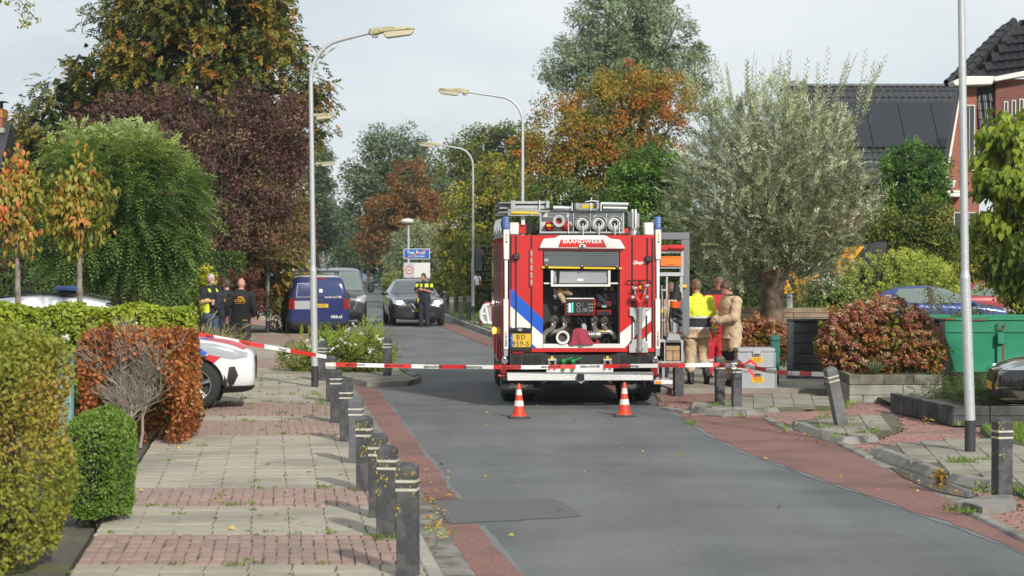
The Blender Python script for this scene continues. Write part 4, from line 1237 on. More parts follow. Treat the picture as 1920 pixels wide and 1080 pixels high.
d = 33.0; b = base_at(1655, d, .25)
hydrangea('big hydrangea with faded red flower heads filling the block planter', b, [(1650, 640, 105, 70), (1590, 650, 55, 65), (1720, 660, 50, 60), (1655, 600, 75, 40), (1590, 690, 40, 42), (1690, 690, 65, 35)], d, 7500, 390, .082, .42)
d = 38.5; b = base_at(1420, d, .05)
hydrangea('low reddish hydrangea hedge at the foot of the willow', b, [(1425, 635, 50, 38), (1390, 645, 28, 40), (1455, 645, 25, 38)], d, 3200, 90, .07, .5)
# grass tuft in planter, juniper in the dark bed, cotoneaster in front of the skip
q = P(1640, 700, 32.3)
n = 160
a = rng.random(n)*6.28; tl = rng.uniform(.2,1.1,n)
D = unit(np.stack([np.cos(a)*tl, np.sin(a)*tl, np.ones(n)], 1)); l = rng.uniform(.18,.34,n)
o = leaves('fescue_tuft', D*(l*.5)[:,None], D, rdirs(n), l, .01, rng.random(n), leaf_mat('fescue', [(.08,.10,.06), (.17,.19,.12)]), None, .1)
o.location = (q.x, 32.25, .42); tag(o, 'wispy grey-green fescue tuft under the big hydrangea', 'grass plant')
m_jun = leaf_mat('juniper_leaf', [(.03,.05,.02), (.07,.10,.03), (.12,.15,.05)])
b = base_at(1850, 31.2, .2)
root = thing('juniper', 'spreading low juniper filling the dark block bed', 'shrub', b)
n = 3600
st = np.stack([rng.uniform(-1.0, 1.6, n), rng.uniform(-3.0, 1.7, n), rng.uniform(-.1, .12, n)], 1)
st = st[st[:,1] > -9]; st = st[st[:,0] > -.95 - .28*(st[:,1] + .2)]; n = len(st)
dr = unit(rng.normal(size=(n,3))*np.array([1,1,.2]) + np.array([0,0,.25]))
Cc, Dd, Nn, Tt = sprays(st, dr, .3, 12, .05, .012, .6, .0, .4 + rng.normal(size=n)*.2)
leaves('foliage', Cc, Dd, Nn, .05, .014, Tt, m_jun, root)
d = 38.2; b = base_at(1815, d, .9)
root = thing('cotoneaster_cuttings', 'thin-leaved red-tinged shrub growing up behind the green skip', 'shrub', (b.x, d, 0))
C, t, out, cc, _ = clump_cloud(crown_px(Vector((b.x, d, 0)), d, [(1800, 585, 60, 22), (1760, 575, 40, 25), (1850, 590, 50, 15), (1745, 565, 16, 28), (1800, 640, 60, 50)]), 2000, 70, .16, .3, .2, .45)
leaves('crown', C, rdirs(len(C)), rdirs(len(C)), .05, .028, t, leaf_mat('cotoneaster_leaf', [(.04,.06,.015), (.09,.12,.03), (.16,.15,.04), (.28,.08,.04)]), root)
mb = MB()
for c in cc[:50]: mb.tube(bent((c[0]*.3, c[1], .0), c, 4, .05), [.012,.01,.008,.004], 4)
mb.obj('stems', m_bark, root)
# --- overhanging twig, top left (belongs to a tree outside the picture)
m_birch = leaf_mat('twig_leaf', [(.05,.07,.02), (.13,.16,.03), (.3,.28,.05), (.24,.16,.05)])
d = 30.0
tw = thing('overhanging_branch', 'leafy hanging twig tip in the top left corner of the sky', 'branch', P(10, -60, d))
mb = MB()
pts = [(-30,-90), (10,-60), (25,-15), (45,10), (60,28), (72,42)]
loc = [P(x, y, d) - tw.location for x, y in pts]
mb.tube(loc, [.022,.016,.009,.006,.004,.002], 5)
ends = []
for (x0,y0),(x1,y1) in [((25,-15),(12,8)), ((45,10),(42,48)), ((25,-15),(38,20)), ((45,10),(62,12)), ((60,28),(50,50)), ((10,-60),(0,10))]:
    a, c = P(x0,y0,d)-tw.location, P(x1,y1,d-.1)-tw.location; mb.tube([a,(a+c)/2+Vector((.02,0,.01)),c],[.004,.003,.0015],4); ends += [a.lerp(c,t) for t in (.3,.5,.65,.8,.92,1)]
ends += [loc[3].lerp(loc[4],t) for t in (0,.4,.8)] + [loc[4].lerp(loc[5],t) for t in (.2,.5,.8,1)]
mb.obj('twig', M('twig_brown', (.1,.075,.05), .9), tw)
e = np.repeat(np.array([v[:] for v in ends]), 3, 0); e += rng.normal(size=e.shape)*.03
leaves('foliage', e, unit(rng.normal(size=e.shape)*.6-np.array([0,0,.7])), rdirs(len(e)), rng.uniform(.04,.07,len(e)), rng.uniform(.03,.05,len(e)), rng.random(len(e)), m_birch, tw)

# ================================================================== VEHICLES
m_tyre = M('tyre_rubber', (.018, .018, .018), .85, var=.2, scale=20)
m_rim = M('alloy', (.42, .43, .44), .3, .9)
m_dark = M('black_plastic', (.018, .018, .019), .55, var=.15, scale=10)
m_glass = M('car_glass', (.022, .028, .03), .04, spec=.9, coat=.4)
m_glass_l = M('car_glass_pale', (.13, .17, .155), .05, spec=.9, coat=.4)
m_chrome = M('chrome', (.65, .65, .66), .12, 1.0)
m_lamp = M('headlamp_glass', (.38, .40, .42), .1, .3, spec=.8, coat=.5)
m_lamp_on = M('headlamp_lit', (1.0, .97, .85), .2, emit=22.0)
m_tail = M('tail_lamp', (.22, .008, .008), .15, coat=.5)
m_amber = M('amber_lamp', (.8, .26, .02), .3)
m_amber_on = M('amber_lit', (1.0, .42, .04), .3, emit=3.0)
m_plate = M('number_plate_yellow', (.62, .38, .02), .45)
m_white_t = M('white_print', (.72, .72, .70), .5)
m_black_t = M('black_print', (.015, .015, .015), .6)
m_silver_t = M('grey_print', (.33, .34, .35), .5)

def wheel(root, x, y, r, w, side, zc=None, spokes=5, mat_rim=None):
    "side +1: outer face towards +x"
    zc = r if zc is None else zc
    def rot(rr, t): return (0, rr * math.cos(t), rr * math.sin(t))
    prof = [(.62*r, -.5), (.80*r, -.5), (.93*r, -.44), (r, -.30), (r, .30), (.93*r, .44), (.80*r, .5), (.62*r, .5)]
    N = 28
    rings = []
    for rr, q in prof + [(.60*r, .35), (.60*r, -.35)]:
        rings.append([(q*w, rr*math.cos(2*math.pi*j/N), rr*math.sin(2*math.pi*j/N)) for j in range(N)])
    mb = MB(); mb.loft(rings + [rings[0]], caps=False)
    wo = mb.obj('wheel', m_tyre, root, loc=(x, y, zc))
    rb = MB()
    o = .40 * w * side
    rb.ring((o - .03*side, 0, 0), (o + .02*side, 0, 0), .655*r, .58*r, 24)
    for k in range(spokes):
        a = 2*math.pi*k/spokes + .3
        for dlt in (-.10, .10):
            rb.tube([(o, .10*r*math.cos(a), .10*r*math.sin(a)), (o + .012*side, .61*r*math.cos(a+dlt), .61*r*math.sin(a+dlt))], [.055*r, .05*r], 6)
    rb.cyl((o - .02*side, 0, 0), (o + .025*side, 0, 0), .14*r, n=12)
    rb.obj('rim', mat_rim or m_rim, wo)
    db = MB(); db.cyl((o - .09*side, 0, 0), (o - .06*side, 0, 0), .57*r, n=18); db.obj('brake_disc', m_dark, wo)
    return wo

def car_ring(y, zb, belt, top, w, wt):
    h = belt - zb
    half = [(0, zb), (w*.78, zb), (w*.955, zb+.09), (w, zb+.42*h), (w*.992, belt-.13*h), (w*.955, belt), (wt*1.0, top-.045), (wt*.86, top), (0, top+.012)]
    pts = [(x, y, z) for x, z in half] + [(-x, y, z) for x, z in reversed(half[1:-1])]
    return pts
def car_shell(root, st, mat, wheels, wr, sub=2, name='body'):
    mb = MB()
    rings = [car_ring(*s) for s in st]
    mb.loft(rings)
    o = mb.obj(name, mat, root)
    o.parent = None
    s = o.modifiers.new('s', 'SUBSURF'); s.levels = sub; s.render_levels = sub
    for (x, y) in wheels:
        c = MB()
        sx = 1 if x > 0 else -1
        c.cyl((x - sx*.30, y, wr), (x + sx*.5, y, wr), wr*1.13, n=28)
        co = c.obj('cut', m_dark)
        b = o.modifiers.new('b', 'BOOLEAN'); b.operation = 'DIFFERENCE'; b.object = co; b.solver = 'FAST' if False else 'EXACT'
    evaluated(o, name)
    for q in [q for q in COL.objects if q.name.startswith('cut')]:
        me = q.data; bpy.data.objects.remove(q); bpy.data.meshes.remove(me)
    finish(o.data, 35)
    o.parent = root
    return o
def patch(shell, name, poly, axis, mat, parent, off=.005, side=1, lim=None, face_min=.12):
    "cut an outline out of the shell, lift it off by `off`: windows, lamps, print, trims that follow the bodywork"
    bm = bmesh.new(); bm.from_mesh(shell.data)
    A = sum(poly[i-1][0]*poly[i][1] - poly[i][0]*poly[i-1][1] for i in range(len(poly)))
    if A < 0: poly = poly[::-1]
    ai = 'xyz'.index(axis)
    uv = [i for i in range(3) if i != ai]
    def vec(u, v, a=0.0):
        q = [0, 0, 0]; q[uv[0]] = u; q[uv[1]] = v; q[ai] = a; return Vector(q)
    def cut(co, no):
        g = bm.verts[:] + bm.edges[:] + bm.faces[:]
        bmesh.ops.bisect_plane(bm, geom=g, plane_co=co, plane_no=no, clear_outer=True)
    ax = Vector((0, 0, 0)); ax[ai] = side
    l0 = (lim if lim is not None else 0.02)
    cut(ax * l0 if lim is None else Vector([lim if i == ai else 0 for i in range(3)]), -ax)
    for i in range(len(poly)):
        a, b = poly[i-1], poly[i]
        cut(vec(*a), vec(b[1]-a[1], -(b[0]-a[0])))
    bm.normal_update()
    bad = [f for f in bm.faces if f.normal.dot(ax) < face_min]
    bmesh.ops.delete(bm, geom=bad, context='FACES')
    if not bm.faces: bm.free(); return None
    bm.normal_update()
    for v in bm.verts: v.co += v.normal * off
    ext = bmesh.ops.extrude_face_region(bm, geom=bm.faces[:])
    for v in [g for g in ext['geom'] if isinstance(g, bmesh.types.BMVert)]: v.co += v.normal * .003
    me = bpy.data.meshes.new(name); bm.to_mesh(me); bm.free()
    me.materials.clear(); me.materials.append(mat)
    finish(me, 40)
    return link(name, me, parent)
def both(shell, name, poly, mat, root, off=.005):
    return [patch(shell, name, poly, 'x', mat, root, off, s) for s in (1, -1)]
def mirror_ear(root, x, y, z, mat, s):
    mb = MB(); mb.ball((x + s*.09, y, z), (.11, .07, .075), 10, 8); mb.tube([(x - s*.06, y+.02, z-.06), (x + s*.04, y, z-.02)], .025, 6)
    return mb.obj('mirror', mat, root)

SUV = [(-2.29,.34,.66,.74,.70,.58), (-2.25,.26,.76,.84,.80,.64), (-2.08,.22,.88,.95,.875,.70), (-1.75,.22,.98,1.03,.91,.74), (-1.05,.22,1.04,1.09,.925,.76), (-.85,.22,1.06,1.13,.925,.75),
       (-.20,.22,1.08,1.56,.925,.62), (.3,.22,1.09,1.66,.925,.61), (1.2,.22,1.10,1.66,.925,.60), (1.85,.24,1.10,1.56,.91,.58), (2.10,.30,1.08,1.2,.88,.64), (2.25,.36,1.0,1.06,.80,.66), (2.30,.45,.8,.9,.7,.6)]
HATCH = [(-2.15,.36,.60,.64,.60,.50), (-2.08,.25,.70,.74,.76,.62), (-1.85,.2,.80,.85,.84,.68), (-1.1,.19,.90,.96,.88,.72), (-.95,.19,.92,.99,.88,.71),
         (-.1,.19,.94,1.40,.885,.58), (.4,.19,.95,1.47,.885,.57), (1.2,.19,.97,1.43,.88,.56), (1.75,.2,.98,1.25,.86,.56), (2.0,.27,.95,1.02,.83,.62), (2.12,.33,.86,.92,.76,.62), (2.16,.42,.7,.76,.66,.56)]
VAN = [(-2.2,.42,.72,.78,.66,.56), (-2.14,.28,.86,.92,.80,.66), (-1.9,.22,1.0,1.06,.88,.72), (-1.55,.2,1.08,1.16,.90,.74), (-.85,.2,1.10,1.68,.90,.70), (-.3,.2,1.12,1.80,.90,.70),
       (1.0,.2,1.12,1.82,.90,.70), (1.95,.22,1.12,1.80,.89,.70), (2.10,.24,1.12,1.74,.88,.70), (2.19,.30,1.10,1.5,.86,.72), (2.22,.36,1.0,1.12,.82,.74)]
def scale_st(st, kx=1, ky=1, kz=1): return [(y*ky, zb*kz, be*kz, t*kz, w*kx, wt*kx) for y, zb, be, t, w, wt in st]

# ---- police car behind the hedge
d0 = 29.75
pc = thing('police_car', 'white police car with blue and red stripes, nose out past the copper hedge', 'police car', (PX(468, 29.3) - 2.27, d0, .105), R(97))
m_pw = M('police_white', (.64, .65, .66), .3, coat=.6)
W = [(s*.83, y) for s in (1, -1) for y in (-1.42, 1.36)]
sh = car_shell(pc, SUV, m_pw, W, .36, 3)
for x, y in W: wheel(pc, x*.985, y, .36, .235, 1 if x > 0 else -1)
# local +x is towards the camera side? front=-Y; with rz=90 local +X -> world +Y, so camera side is -x
m_pb, m_pr = M('stripe_blue', (.006, .10, .50), .35, coat=.4), M('stripe_red', (.50, .02, .03), .35, coat=.4)
for s in (-1, 1):
    patch(sh, 'blue_stripe', [(-1.02, .985), (-1.25, .98), (-1.64, .86), (-1.42, .70), (-1.1, .74), (-.9, .80)], 'x', m_pb, pc, .004, s)
    patch(sh, 'blue_stripe', [(-.9, .99), (.2, .99), (.9, .62), (-.2, .55), (-.9, .74)], 'x', m_pb, pc, .004, s)
    patch(sh, 'red_stripe', [(-1.44, .70), (-1.66, .845), (-1.88, .845), (-1.60, .62)], 'x', m_pr, pc, .006, s)
    patch(sh, 'headlight', [(-1.37, .985), (-1.7, .955), (-2.16, .82), (-2.16, .76), (-1.95, .735), (-1.62, .80)], 'x', m_lamp, pc, .007, s)
    patch(sh, 'headlight_lens', [(-1.9, .83), (-2.08, .82), (-2.1, .775), (-1.96, .76)], 'x', m_chrome, pc, .012, s)
    patch(sh, 'fog_recess', [(-1.90, .62), (-1.98, .63), (-2.03, .50), (-1.97, .37), (-1.90, .33), (-1.87, .45)], 'x', m_dark, pc, .006, s)
    patch(sh, 'side_window', [(-.55, 1.12), (-.12, 1.44), (.42, 1.49), (.42, 1.12)], 'x', m_glass, pc, .004, s)
    patch(sh, 'side_window', [(.48, 1.12), (.48, 1.49), (1.35, 1.47), (1.62, 1.16)], 'x', m_glass, pc, .004, s)
    patch(sh, 'lower_cladding', [(-2.29, .30), (-2.29, .40), (-1.85, .345), (-1.72, .345), (-1.72, .15), (-2.29, .15)], 'x', m_dark, pc, .008, s)
    patch(sh, 'sill_cladding', [(-1.0, .42), (1.0, .42), (1.0, .15), (-1.0, .15)], 'x', m_dark, pc, .008, s)
    # wheel arch lip
    for wy in (-1.42, 1.36):
        mb = MB()
        arc = [(0, wy + .43*math.cos(a), .36 + .43*math.sin(a)) for a in np.linspace(-.1, math.pi+.1, 15)]
        mb.tube([(s*.912 - s*(abs(p[1]-wy)*.02 + (.05 if p[1] < -1.6 else 0)), p[1], p[2]) for p in arc], .034, 6); mb.obj('arch_trim', m_dark, pc)
        mb = MB(); mb.cyl((s*.50, wy, .36), (s*.52, wy, .36), .42, n=20); mb.obj('wheel_well', m_black_t, pc)
patch(sh, 'bonnet_stripe', [(-.75, -2.1), (-.45, -2.2), (-.45, -1.75), (-.72, -1.55)], 'z', m_pr, pc, .005, 1, .5)
patch(sh, 'bonnet_stripe', [(-.72, -1.54), (-.45, -1.74), (-.45, -1.60), (-.70, -1.44)], 'z', m_pb, pc, .005, 1, .5)
patch(sh, 'bonnet_stripe', [(.75, -2.1), (.45, -2.2), (.45, -1.75), (.72, -1.55)], 'z', m_pr, pc, .005, 1, .5)
patch(sh, 'grille', [(-.56, .42), (-.56, .76), (.56, .76), (.56, .42)], 'y', m_dark, pc, .012, -1, -1.9)
patch(sh, 'windscreen', [(-.70, 1.15), (-.58, 1.55), (.58, 1.55), (.70, 1.15)], 'y', m_glass, pc, .004, -1, -.1)
patch(sh, 'number_plate', [(-.26, .46), (-.26, .57), (.26, .57), (.26, .46)], 'y', m_plate, pc, .02, -1, -1.9)
for s in (-1, 1): mb = MB(); mb.tube([(s*.56, -.1, 1.60), (s*.56, .2, 1.665), (s*.56, .9, 1.685), (s*.55, 1.5, 1.63)], .012, 6); mb.obj('roof_rail', m_dark, pc)
mb = MB(); mb.bb(-.55, .55, .30, .64, 1.735, 1.80); mb.mat(1).bb(-.45, .45, .34, .60, 1.66, 1.735); lb_ = mb.obj('light_bar', [M('beacon_blue', (.03, .12, .42), .12, coat=.6), m_dark], pc, bevel=.02)
mb = MB(); mb.prism([(.95, 1.67), (1.3, 1.67), (1.24, 1.74), (1.02, 1.74)], -.05, .05, 'x'); mb.obj('roof_antenna', m_dark, pc, bevel=.01)
mirror_ear(pc, -.93, -.62, 1.14, m_pw, -1); mirror_ear(pc, .93, -.62, 1.14, m_pw, 1)

# ---- white van with blue wrapped back doors
d0 = 57.3
cv = thing('delivery_van', 'small white van wrapped dark blue at the back, parked beyond the rose bed', 'van', (PX(588, d0+1.9) , d0 + 2.2, .0), R(189))
m_vb = M('van_blue', (.012, .022, .105), .25, coat=.7)
m_vw = M('van_white', (.6, .61, .62), .3, coat=.6)
VS = scale_st(VAN, 1.0, 1.0, .985)
W = [(s*.80, y) for s in (1, -1) for y in (-1.35, 1.35)]
sh = car_shell(cv, VS, m_vw, W, .33, 2)
for x, y in W: wheel(cv, x*1.0, y, .33, .2, 1 if x > 0 else -1)
patch(sh, 'rear_door', [(-.87, .45), (-.87, 1.12), (-.70, 1.735), (.70, 1.735), (.87, 1.12), (.87, .45)], 'y', m_vb, cv, .006, 1, 1.9)
for s in (1, -1):
    patch(sh, 'blue_side', [(.2, .45), (2.3, .45), (2.3, 1.7), (.9, 1.72)], 'x', m_vb, cv, .005, s)
    patch(sh, 'side_window', [(-.85, 1.14), (-.55, 1.58), (.1, 1.62), (.1, 1.14)], 'x', m_glass, cv, .006, s)
    patch(sh, 'tail_light', [(s*.70, .82), (s*.70, 1.13), (s*.88, 1.13), (s*.88, .82)] , 'y', m_tail, cv, .012, 1, 1.7, .05)
    mb = MB(); mb.box((s*1.0, -.75, 1.12), (.2, .1, .26)); mb.obj('mirror', m_dark, cv, bevel=.04)
patch(sh, 'rear_bumper', [(-.86, .2), (-.86, .46), (.86, .46), (.86, .2)], 'y', m_dark, cv, .02, 1, 1.8)
patch(sh, 'rear_window', [(-.68, 1.20), (-.60, 1.60), (.60, 1.60), (.68, 1.20)], 'y', M('van_window_film', (.02, .035, .13), .08, coat=.8), cv, .012, 1, 1.9)
patch(sh, 'brake_light', [(-.22, 1.665), (-.22, 1.70), (.22, 1.70), (.22, 1.665)], 'y', m_tail, cv, .016, 1, 1.9)
# plates and print face the local +y side (the back)
RB = (math.pi/2, 0, math.pi)
patch(sh, 'logo_panel', [(.20, 1.16), (.20, 1.56), (.62, 1.56), (.66, 1.16)], 'y', m_silver_t, cv, .017, 1, 1.9)
patch(sh, 'logo_panel', [(.225, 1.18), (.225, 1.54), (.60, 1.54), (.64, 1.18)], 'y', m_vb, cv, .022, 1, 1.9)
patch(sh, 'grey_block', [(.22, .82), (.22, 1.06), (.70, 1.06), (.70, .82)], 'y', m_silver_t, cv, .012, 1, 1.9)
text('lettering', 'ITBB', .17, m_white_t, cv, (.415, 2.185, 1.38), RB, .006)
text('lettering', 'TECHNIEK & BEHEER', .036, m_white_t, cv, (.41, 2.21, 1.28), RB, .001)
text('lettering', 'werken bij ITBB', .075, m_white_t, cv, (-.40, 2.235, 1.165), RB, .003)
text('lettering', 'itbb.nl', .13, m_white_t, cv, (-.50, 2.255, .60), RB, .006)
mb = MB(); mb.bb(-.26, .26, 2.235, 2.25, .86, .97); pl_ = mb.obj('number_plate', m_plate, cv, bevel=.004)
text('lettering', 'V-131-PZ', .09, m_black_t, pl_, (0, 2.252, .915), RB, .003)
mb = MB(); mb.ring((-.02, 2.235, 1.06), (-.02, 2.25, 1.06), .075, .062, 20)
mb.tube([(.035, 2.245, 1.105), (.01, 2.245, 1.02), (-.02, 2.245, 1.075), (-.05, 2.245, 1.02), (-.075, 2.245, 1.105)], .007, 5); mb.obj('badge', m_chrome, cv)
mb = MB(); mb.bb(.0, -.10, 2.21, 2.235, 1.30, 1.40); mb.obj('print_block', m_white_t, cv)
mb = MB()
for y in (-.3, .7): mb.bb(-.68, .68, y-.03, y+.03, 1.86, 1.90); mb.bb(-.66, -.62, y-.03, y+.03, 1.79, 1.87); mb.bb(.62, .66, y-.03, y+.03, 1.79, 1.87)
mb.tube([(-.35, .7, 1.9), (-.35, .7, 2.02), (-.28, .7, 1.9)], .012, 5); mb.tube([(-.15, .7, 1.9), (-.12, .7, 2.02), (-.05, .7, 1.9)], .012, 5)
mb.obj('roof_rack', m_dark, cv)

# ---- dark grey panel van facing the camera
d0 = 66.0
gv = thing('panel_van', 'dark grey panel van facing the camera behind the blue-backed van', 'van', (PX(636, d0) - .3, d0 + 2.45, 0), R(6))
m_gv = M('van_grey', (.06, .06, .062), .28, .3, coat=.7)
VS = [(-2.45,.42,.86,.92,.78,.64), (-2.36,.28,.98,1.04,.90,.72), (-2.1,.22,1.08,1.14,.97,.78), (-1.85,.2,1.14,1.2,.98,.80), (-1.15,.2,1.16,1.80,.98,.80), (-.7,.2,1.18,1.93,.98,.80), (1.5,.2,1.18,1.95,.98,.82), (2.4,.22,1.18,1.93,.97,.82), (2.5,.3,1.1,1.85,.95,.82)]
W = [(s*.86, y) for s in (1, -1) for y in (-1.5, 1.5)]
sh = car_shell(gv, VS, m_gv, W, .34, 2)
for x, y in W: wheel(gv, x*1.02, y, .34, .22, 1 if x > 0 else -1)
patch(sh, 'windscreen', [(-.82, 1.20), (-.72, 1.80), (.72, 1.80), (.82, 1.20)], 'y', m_glass_l, gv, .006, -1, -.6)
patch(sh, 'grille', [(-.55, .62), (-.55, .82), (.55, .82), (.55, .62)], 'y', m_dark, gv, .01, -1, -1.9)
patch(sh, 'lower_grille', [(-.8, .3), (-.75, .5), (.75, .5), (.8, .3)], 'y', m_dark, gv, .01, -1, -1.9)
for s in (1, -1):
    patch(sh, 'headlight', [(s*.58, .84), (s*.62, .98), (s*.95, 1.06), (s*.95, .84), (s*.8, .80)], 'y', m_lamp, gv, .01, -1, -1.6, .02)
    patch(sh, 'chrome_strip', [(s*.50, .58), (s*.58, .80), (s*.64, .80), (s*.56, .58)], 'y', m_chrome, gv, .02, -1, -1.9)
    patch(sh, 'side_window', [(-1.15, 1.2), (-.95, 1.7), (-.1, 1.72), (-.1, 1.2)], 'x', m_glass, gv, .006, s)
    mb = MB(); mb.box((s*1.13, -1.2, 1.28), (.22, .12, .32)); mb.obj('mirror', m_dark, gv, bevel=.05)
# ---- pale blue car going away
d0 = 150.0
sb = thing('hatchback', 'pale blue car far down the road beside the grey van', 'car', (PX(690, d0), d0 + 2, .05), R(184))
m_sb = M('car_pale_blue', (.20, .30, .40), .3, .3, coat=.5)
W = [(s*.76, y) for s in (1, -1) for y in (-1.3, 1.3)]
sh = car_shell(sb, scale_st(HATCH, 1.0, 1, 1.0), m_sb, W, .31, 2)
for x, y in W: wheel(sb, x*1.02, y, .31, .2, 1 if x > 0 else -1)
patch(sh, 'rear_window', [(-.6, 1.02), (-.5, 1.36), (.5, 1.36), (.6, 1.02)], 'y', m_glass, sb, .006, 1, 1.0)
for s in (1, -1): patch(sh, 'tail_light', [(s*.58, .72), (s*.58, .93), (s*.86, .93), (s*.86, .72)], 'y', m_tail, sb, .01, 1, 1.4, .05)
mb = MB(); mb.bb(-.26, .26, 2.15, 2.17, .60, .71); mb.obj('number_plate', m_plate, sb)
# ---- dark crossover with lit headlamps
d0 = 66.3
ns = thing('crossover_car', 'dark grey crossover with headlamps lit, stopped behind the police officer', 'car', (PX(784, d0) - .28, d0 + 2.15, 0), R(8))
m_ns = M('car_dark_grey', (.025, .026, .028), .25, .3, coat=.8)
W = [(s*.80, y) for s in (1, -1) for y in (-1.32, 1.32)]
sh = car_shell(ns, scale_st(SUV, 1.0, .95, .94), m_ns, W, .345, 2)
for x, y in W: wheel(ns, x*1.02, y, .345, .22, 1 if x > 0 else -1)
patch(sh, 'windscreen', [(-.72, 1.08), (-.57, 1.47), (.57, 1.47), (.72, 1.08)], 'y', M('car_glass_mid', (.06, .075, .08), .05, spec=.9, coat=.4), ns, .005, -1, -.1)
patch(sh, 'grille', [(-.34, .62), (-.42, .76), (.42, .76), (.34, .62)], 'y', m_dark, ns, .01, -1, -1.6)
patch(sh, 'lower_grille', [(-.62, .30), (-.5, .47), (.5, .47), (.62, .30)], 'y', m_black_t, ns, .01, -1, -1.6)
for s in (1, -1):
    patch(sh, 'headlight', [(s*.42, .70), (s*.46, .80), (s*.84, .90), (s*.84, .76), (s*.62, .69)], 'y', m_lamp, ns, .01, -1, -1.4, .02)
    mb = MB(); mb.ball((s*.62, -2.085, .79), (.10, .045, .07), 12, 8); mb.obj('headlight_bulb', m_lamp_on, ns)
    patch(sh, 'chrome_strip', [(s*.10, .62), (s*.20, .77), (s*.26, .77), (s*.14, .62)], 'y', m_chrome, ns, .02, -1, -1.6)
    mb = MB(); mb.ring((s*.60, -2.10, .40), (s*.60, -2.03, .40), .075, .055, 14); mb.obj('fog_lamp', m_chrome, ns)
    patch(sh, 'side_window', [(-.5, 1.08), (-.10, 1.42), (.42, 1.48), (.42, 1.08)], 'x', m_glass, ns, .005, s)
    patch(sh, 'side_window', [(.48, 1.08), (.48, 1.48), (1.25, 1.46), (1.5, 1.12)], 'x', m_glass, ns, .005, s)
    mirror_ear(ns, s*.93, -.6, 1.08, m_ns, s)
for s in (-1, 1): mb = MB(); mb.tube([(s*.6, -.1, 1.55), (s*.6, 1.4, 1.57)], .02, 6); mb.obj('roof_rail', m_chrome, ns)
mb = MB(); mb.bb(-.26, .26, -2.2, -2.18, .50, .61); np_ = mb.obj('number_plate', m_plate, ns)
mb = MB(); mb.bb(-.26, -.21, -2.204, -2.2, .50, .61); mb.obj('plate_strip', m_pb, np_)
text('lettering', 'K-842-TN', .085, m_black_t, np_, (.02, -2.203, .555), (math.pi/2, 0, 0), .003)
# ---- blue hatchback, right
d0 = 53.2
bc = thing('blue_hatchback', 'dark blue hatchback parked side-on behind the hydrangea and skip', 'car', (PX(1772, d0), d0 + .9, .10), R(90))
m_bc = M('car_blue', (.025, .055, .21), .25, .3, coat=.8)
W = [(s*.78, y) for s in (1, -1) for y in (-1.32, 1.28)]
sh = car_shell(bc, HATCH, m_bc, W, .31, 2)
for x, y in W: wheel(bc, x*1.02, y, .31, .2, 1 if x > 0 else -1)
for s in (1, -1):
    patch(sh, 'side_window', [(-.85, 1.0), (-.12, 1.36), (.28, 1.39), (.28, .98)], 'x', m_glass_l, bc, .005, s)
    patch(sh, 'side_window', [(.42, .98), (.42, 1.39), (1.15, 1.36), (1.48, 1.03)], 'x', m_glass_l, bc, .005, s)
    patch(sh, 'pillar', [(.28, .97), (.28, 1.40), (.42, 1.40), (.42, .97)], 'x', m_dark, bc, .006, s)
    patch(sh, 'headlight', [(-1.55, .86), (-2.0, .78), (-2.05, .68), (-1.7, .70)], 'x', m_lamp, bc, .006, s)
    mirror_ear(bc, s*.90, -.75, .98, m_bc, s)
patch(sh, 'windscreen', [(-.66, 1.0), (-.53, 1.39), (.53, 1.39), (.66, 1.0)], 'y', m_glass_l, bc, .005, -1, -.05)
patch(sh, 'rear_window', [(-.6, 1.03), (-.5, 1.36), (.5, 1.36), (.6, 1.03)], 'y', m_glass, bc, .006, 1, 1.0)
mb = MB(); mb.tube([(0, 1.2, 1.47), (0, 1.35, 1.53)], .012, 5); mb.obj('aerial', m_dark, bc)
# ---- red car behind it
d0 = 60.0
rc = thing('red_car', 'red car mostly hidden behind the blue hatchback and shrubs', 'car', (PX(1908, d0), d0 + .9, .12), R(90))
m_rc = M('car_red', (.30, .025, .035), .28, .2, coat=.7)
sh = car_shell(rc, scale_st(HATCH, 1, 1, 1.02), m_rc, W, .31, 2)
for x, y in W: wheel(rc, x*1.02, y, .31, .2, 1 if x > 0 else -1)
for s in (1, -1):
    patch(sh, 'side_window', [(-.85, 1.02), (-.12, 1.38), (.28, 1.41), (.28, 1.0)], 'x', m_glass_l, rc, .005, s)
    patch(sh, 'side_window', [(.42, 1.0), (.42, 1.41), (1.15, 1.38), (1.48, 1.05)], 'x', m_glass_l, rc, .005, s)
patch(sh, 'rear_window', [(-.6, 1.05), (-.5, 1.38), (.5, 1.38), (.6, 1.05)], 'y', m_glass_l, rc, .006, 1, 1.0)
# ---- black car nose at the right edge
kc = thing('black_car', 'shiny black car with only its nose in the picture at the right edge', 'car', (PX(1886, 28.0) + 2.20, 28.7, .0), R(-97))
m_kc = M('car_black', (.012, .012, .014), .15, .2, coat=1.0)
sh = car_shell(kc, scale_st(HATCH, 1.0, 1.02, 1.0), m_kc, W, .32, 3)
for x, y in W: wheel(kc, x*1.02, y, .32, .2, 1 if x > 0 else -1)
patch(sh, 'grille', [(-.38, .52), (-.48, .60), (-.44, .68), (.44, .68), (.48, .60), (.38, .52)], 'y', M('mesh_grille', (.03, .03, .03), .35, .5, bump=1, bscale=70), kc, .01, -1, -1.5, .02)
patch(sh, 'lower_grille', [(-.6, .25), (-.5, .42), (.5, .42), (.6, .25)], 'y', m_black_t, kc, .01, -1, -1.5)
patch(sh, 'chrome_lip', [(-.75, .215), (-.75, .25), (.75, .25), (.75, .215)], 'y', m_chrome, kc, .015, -1, -1.5, .02)
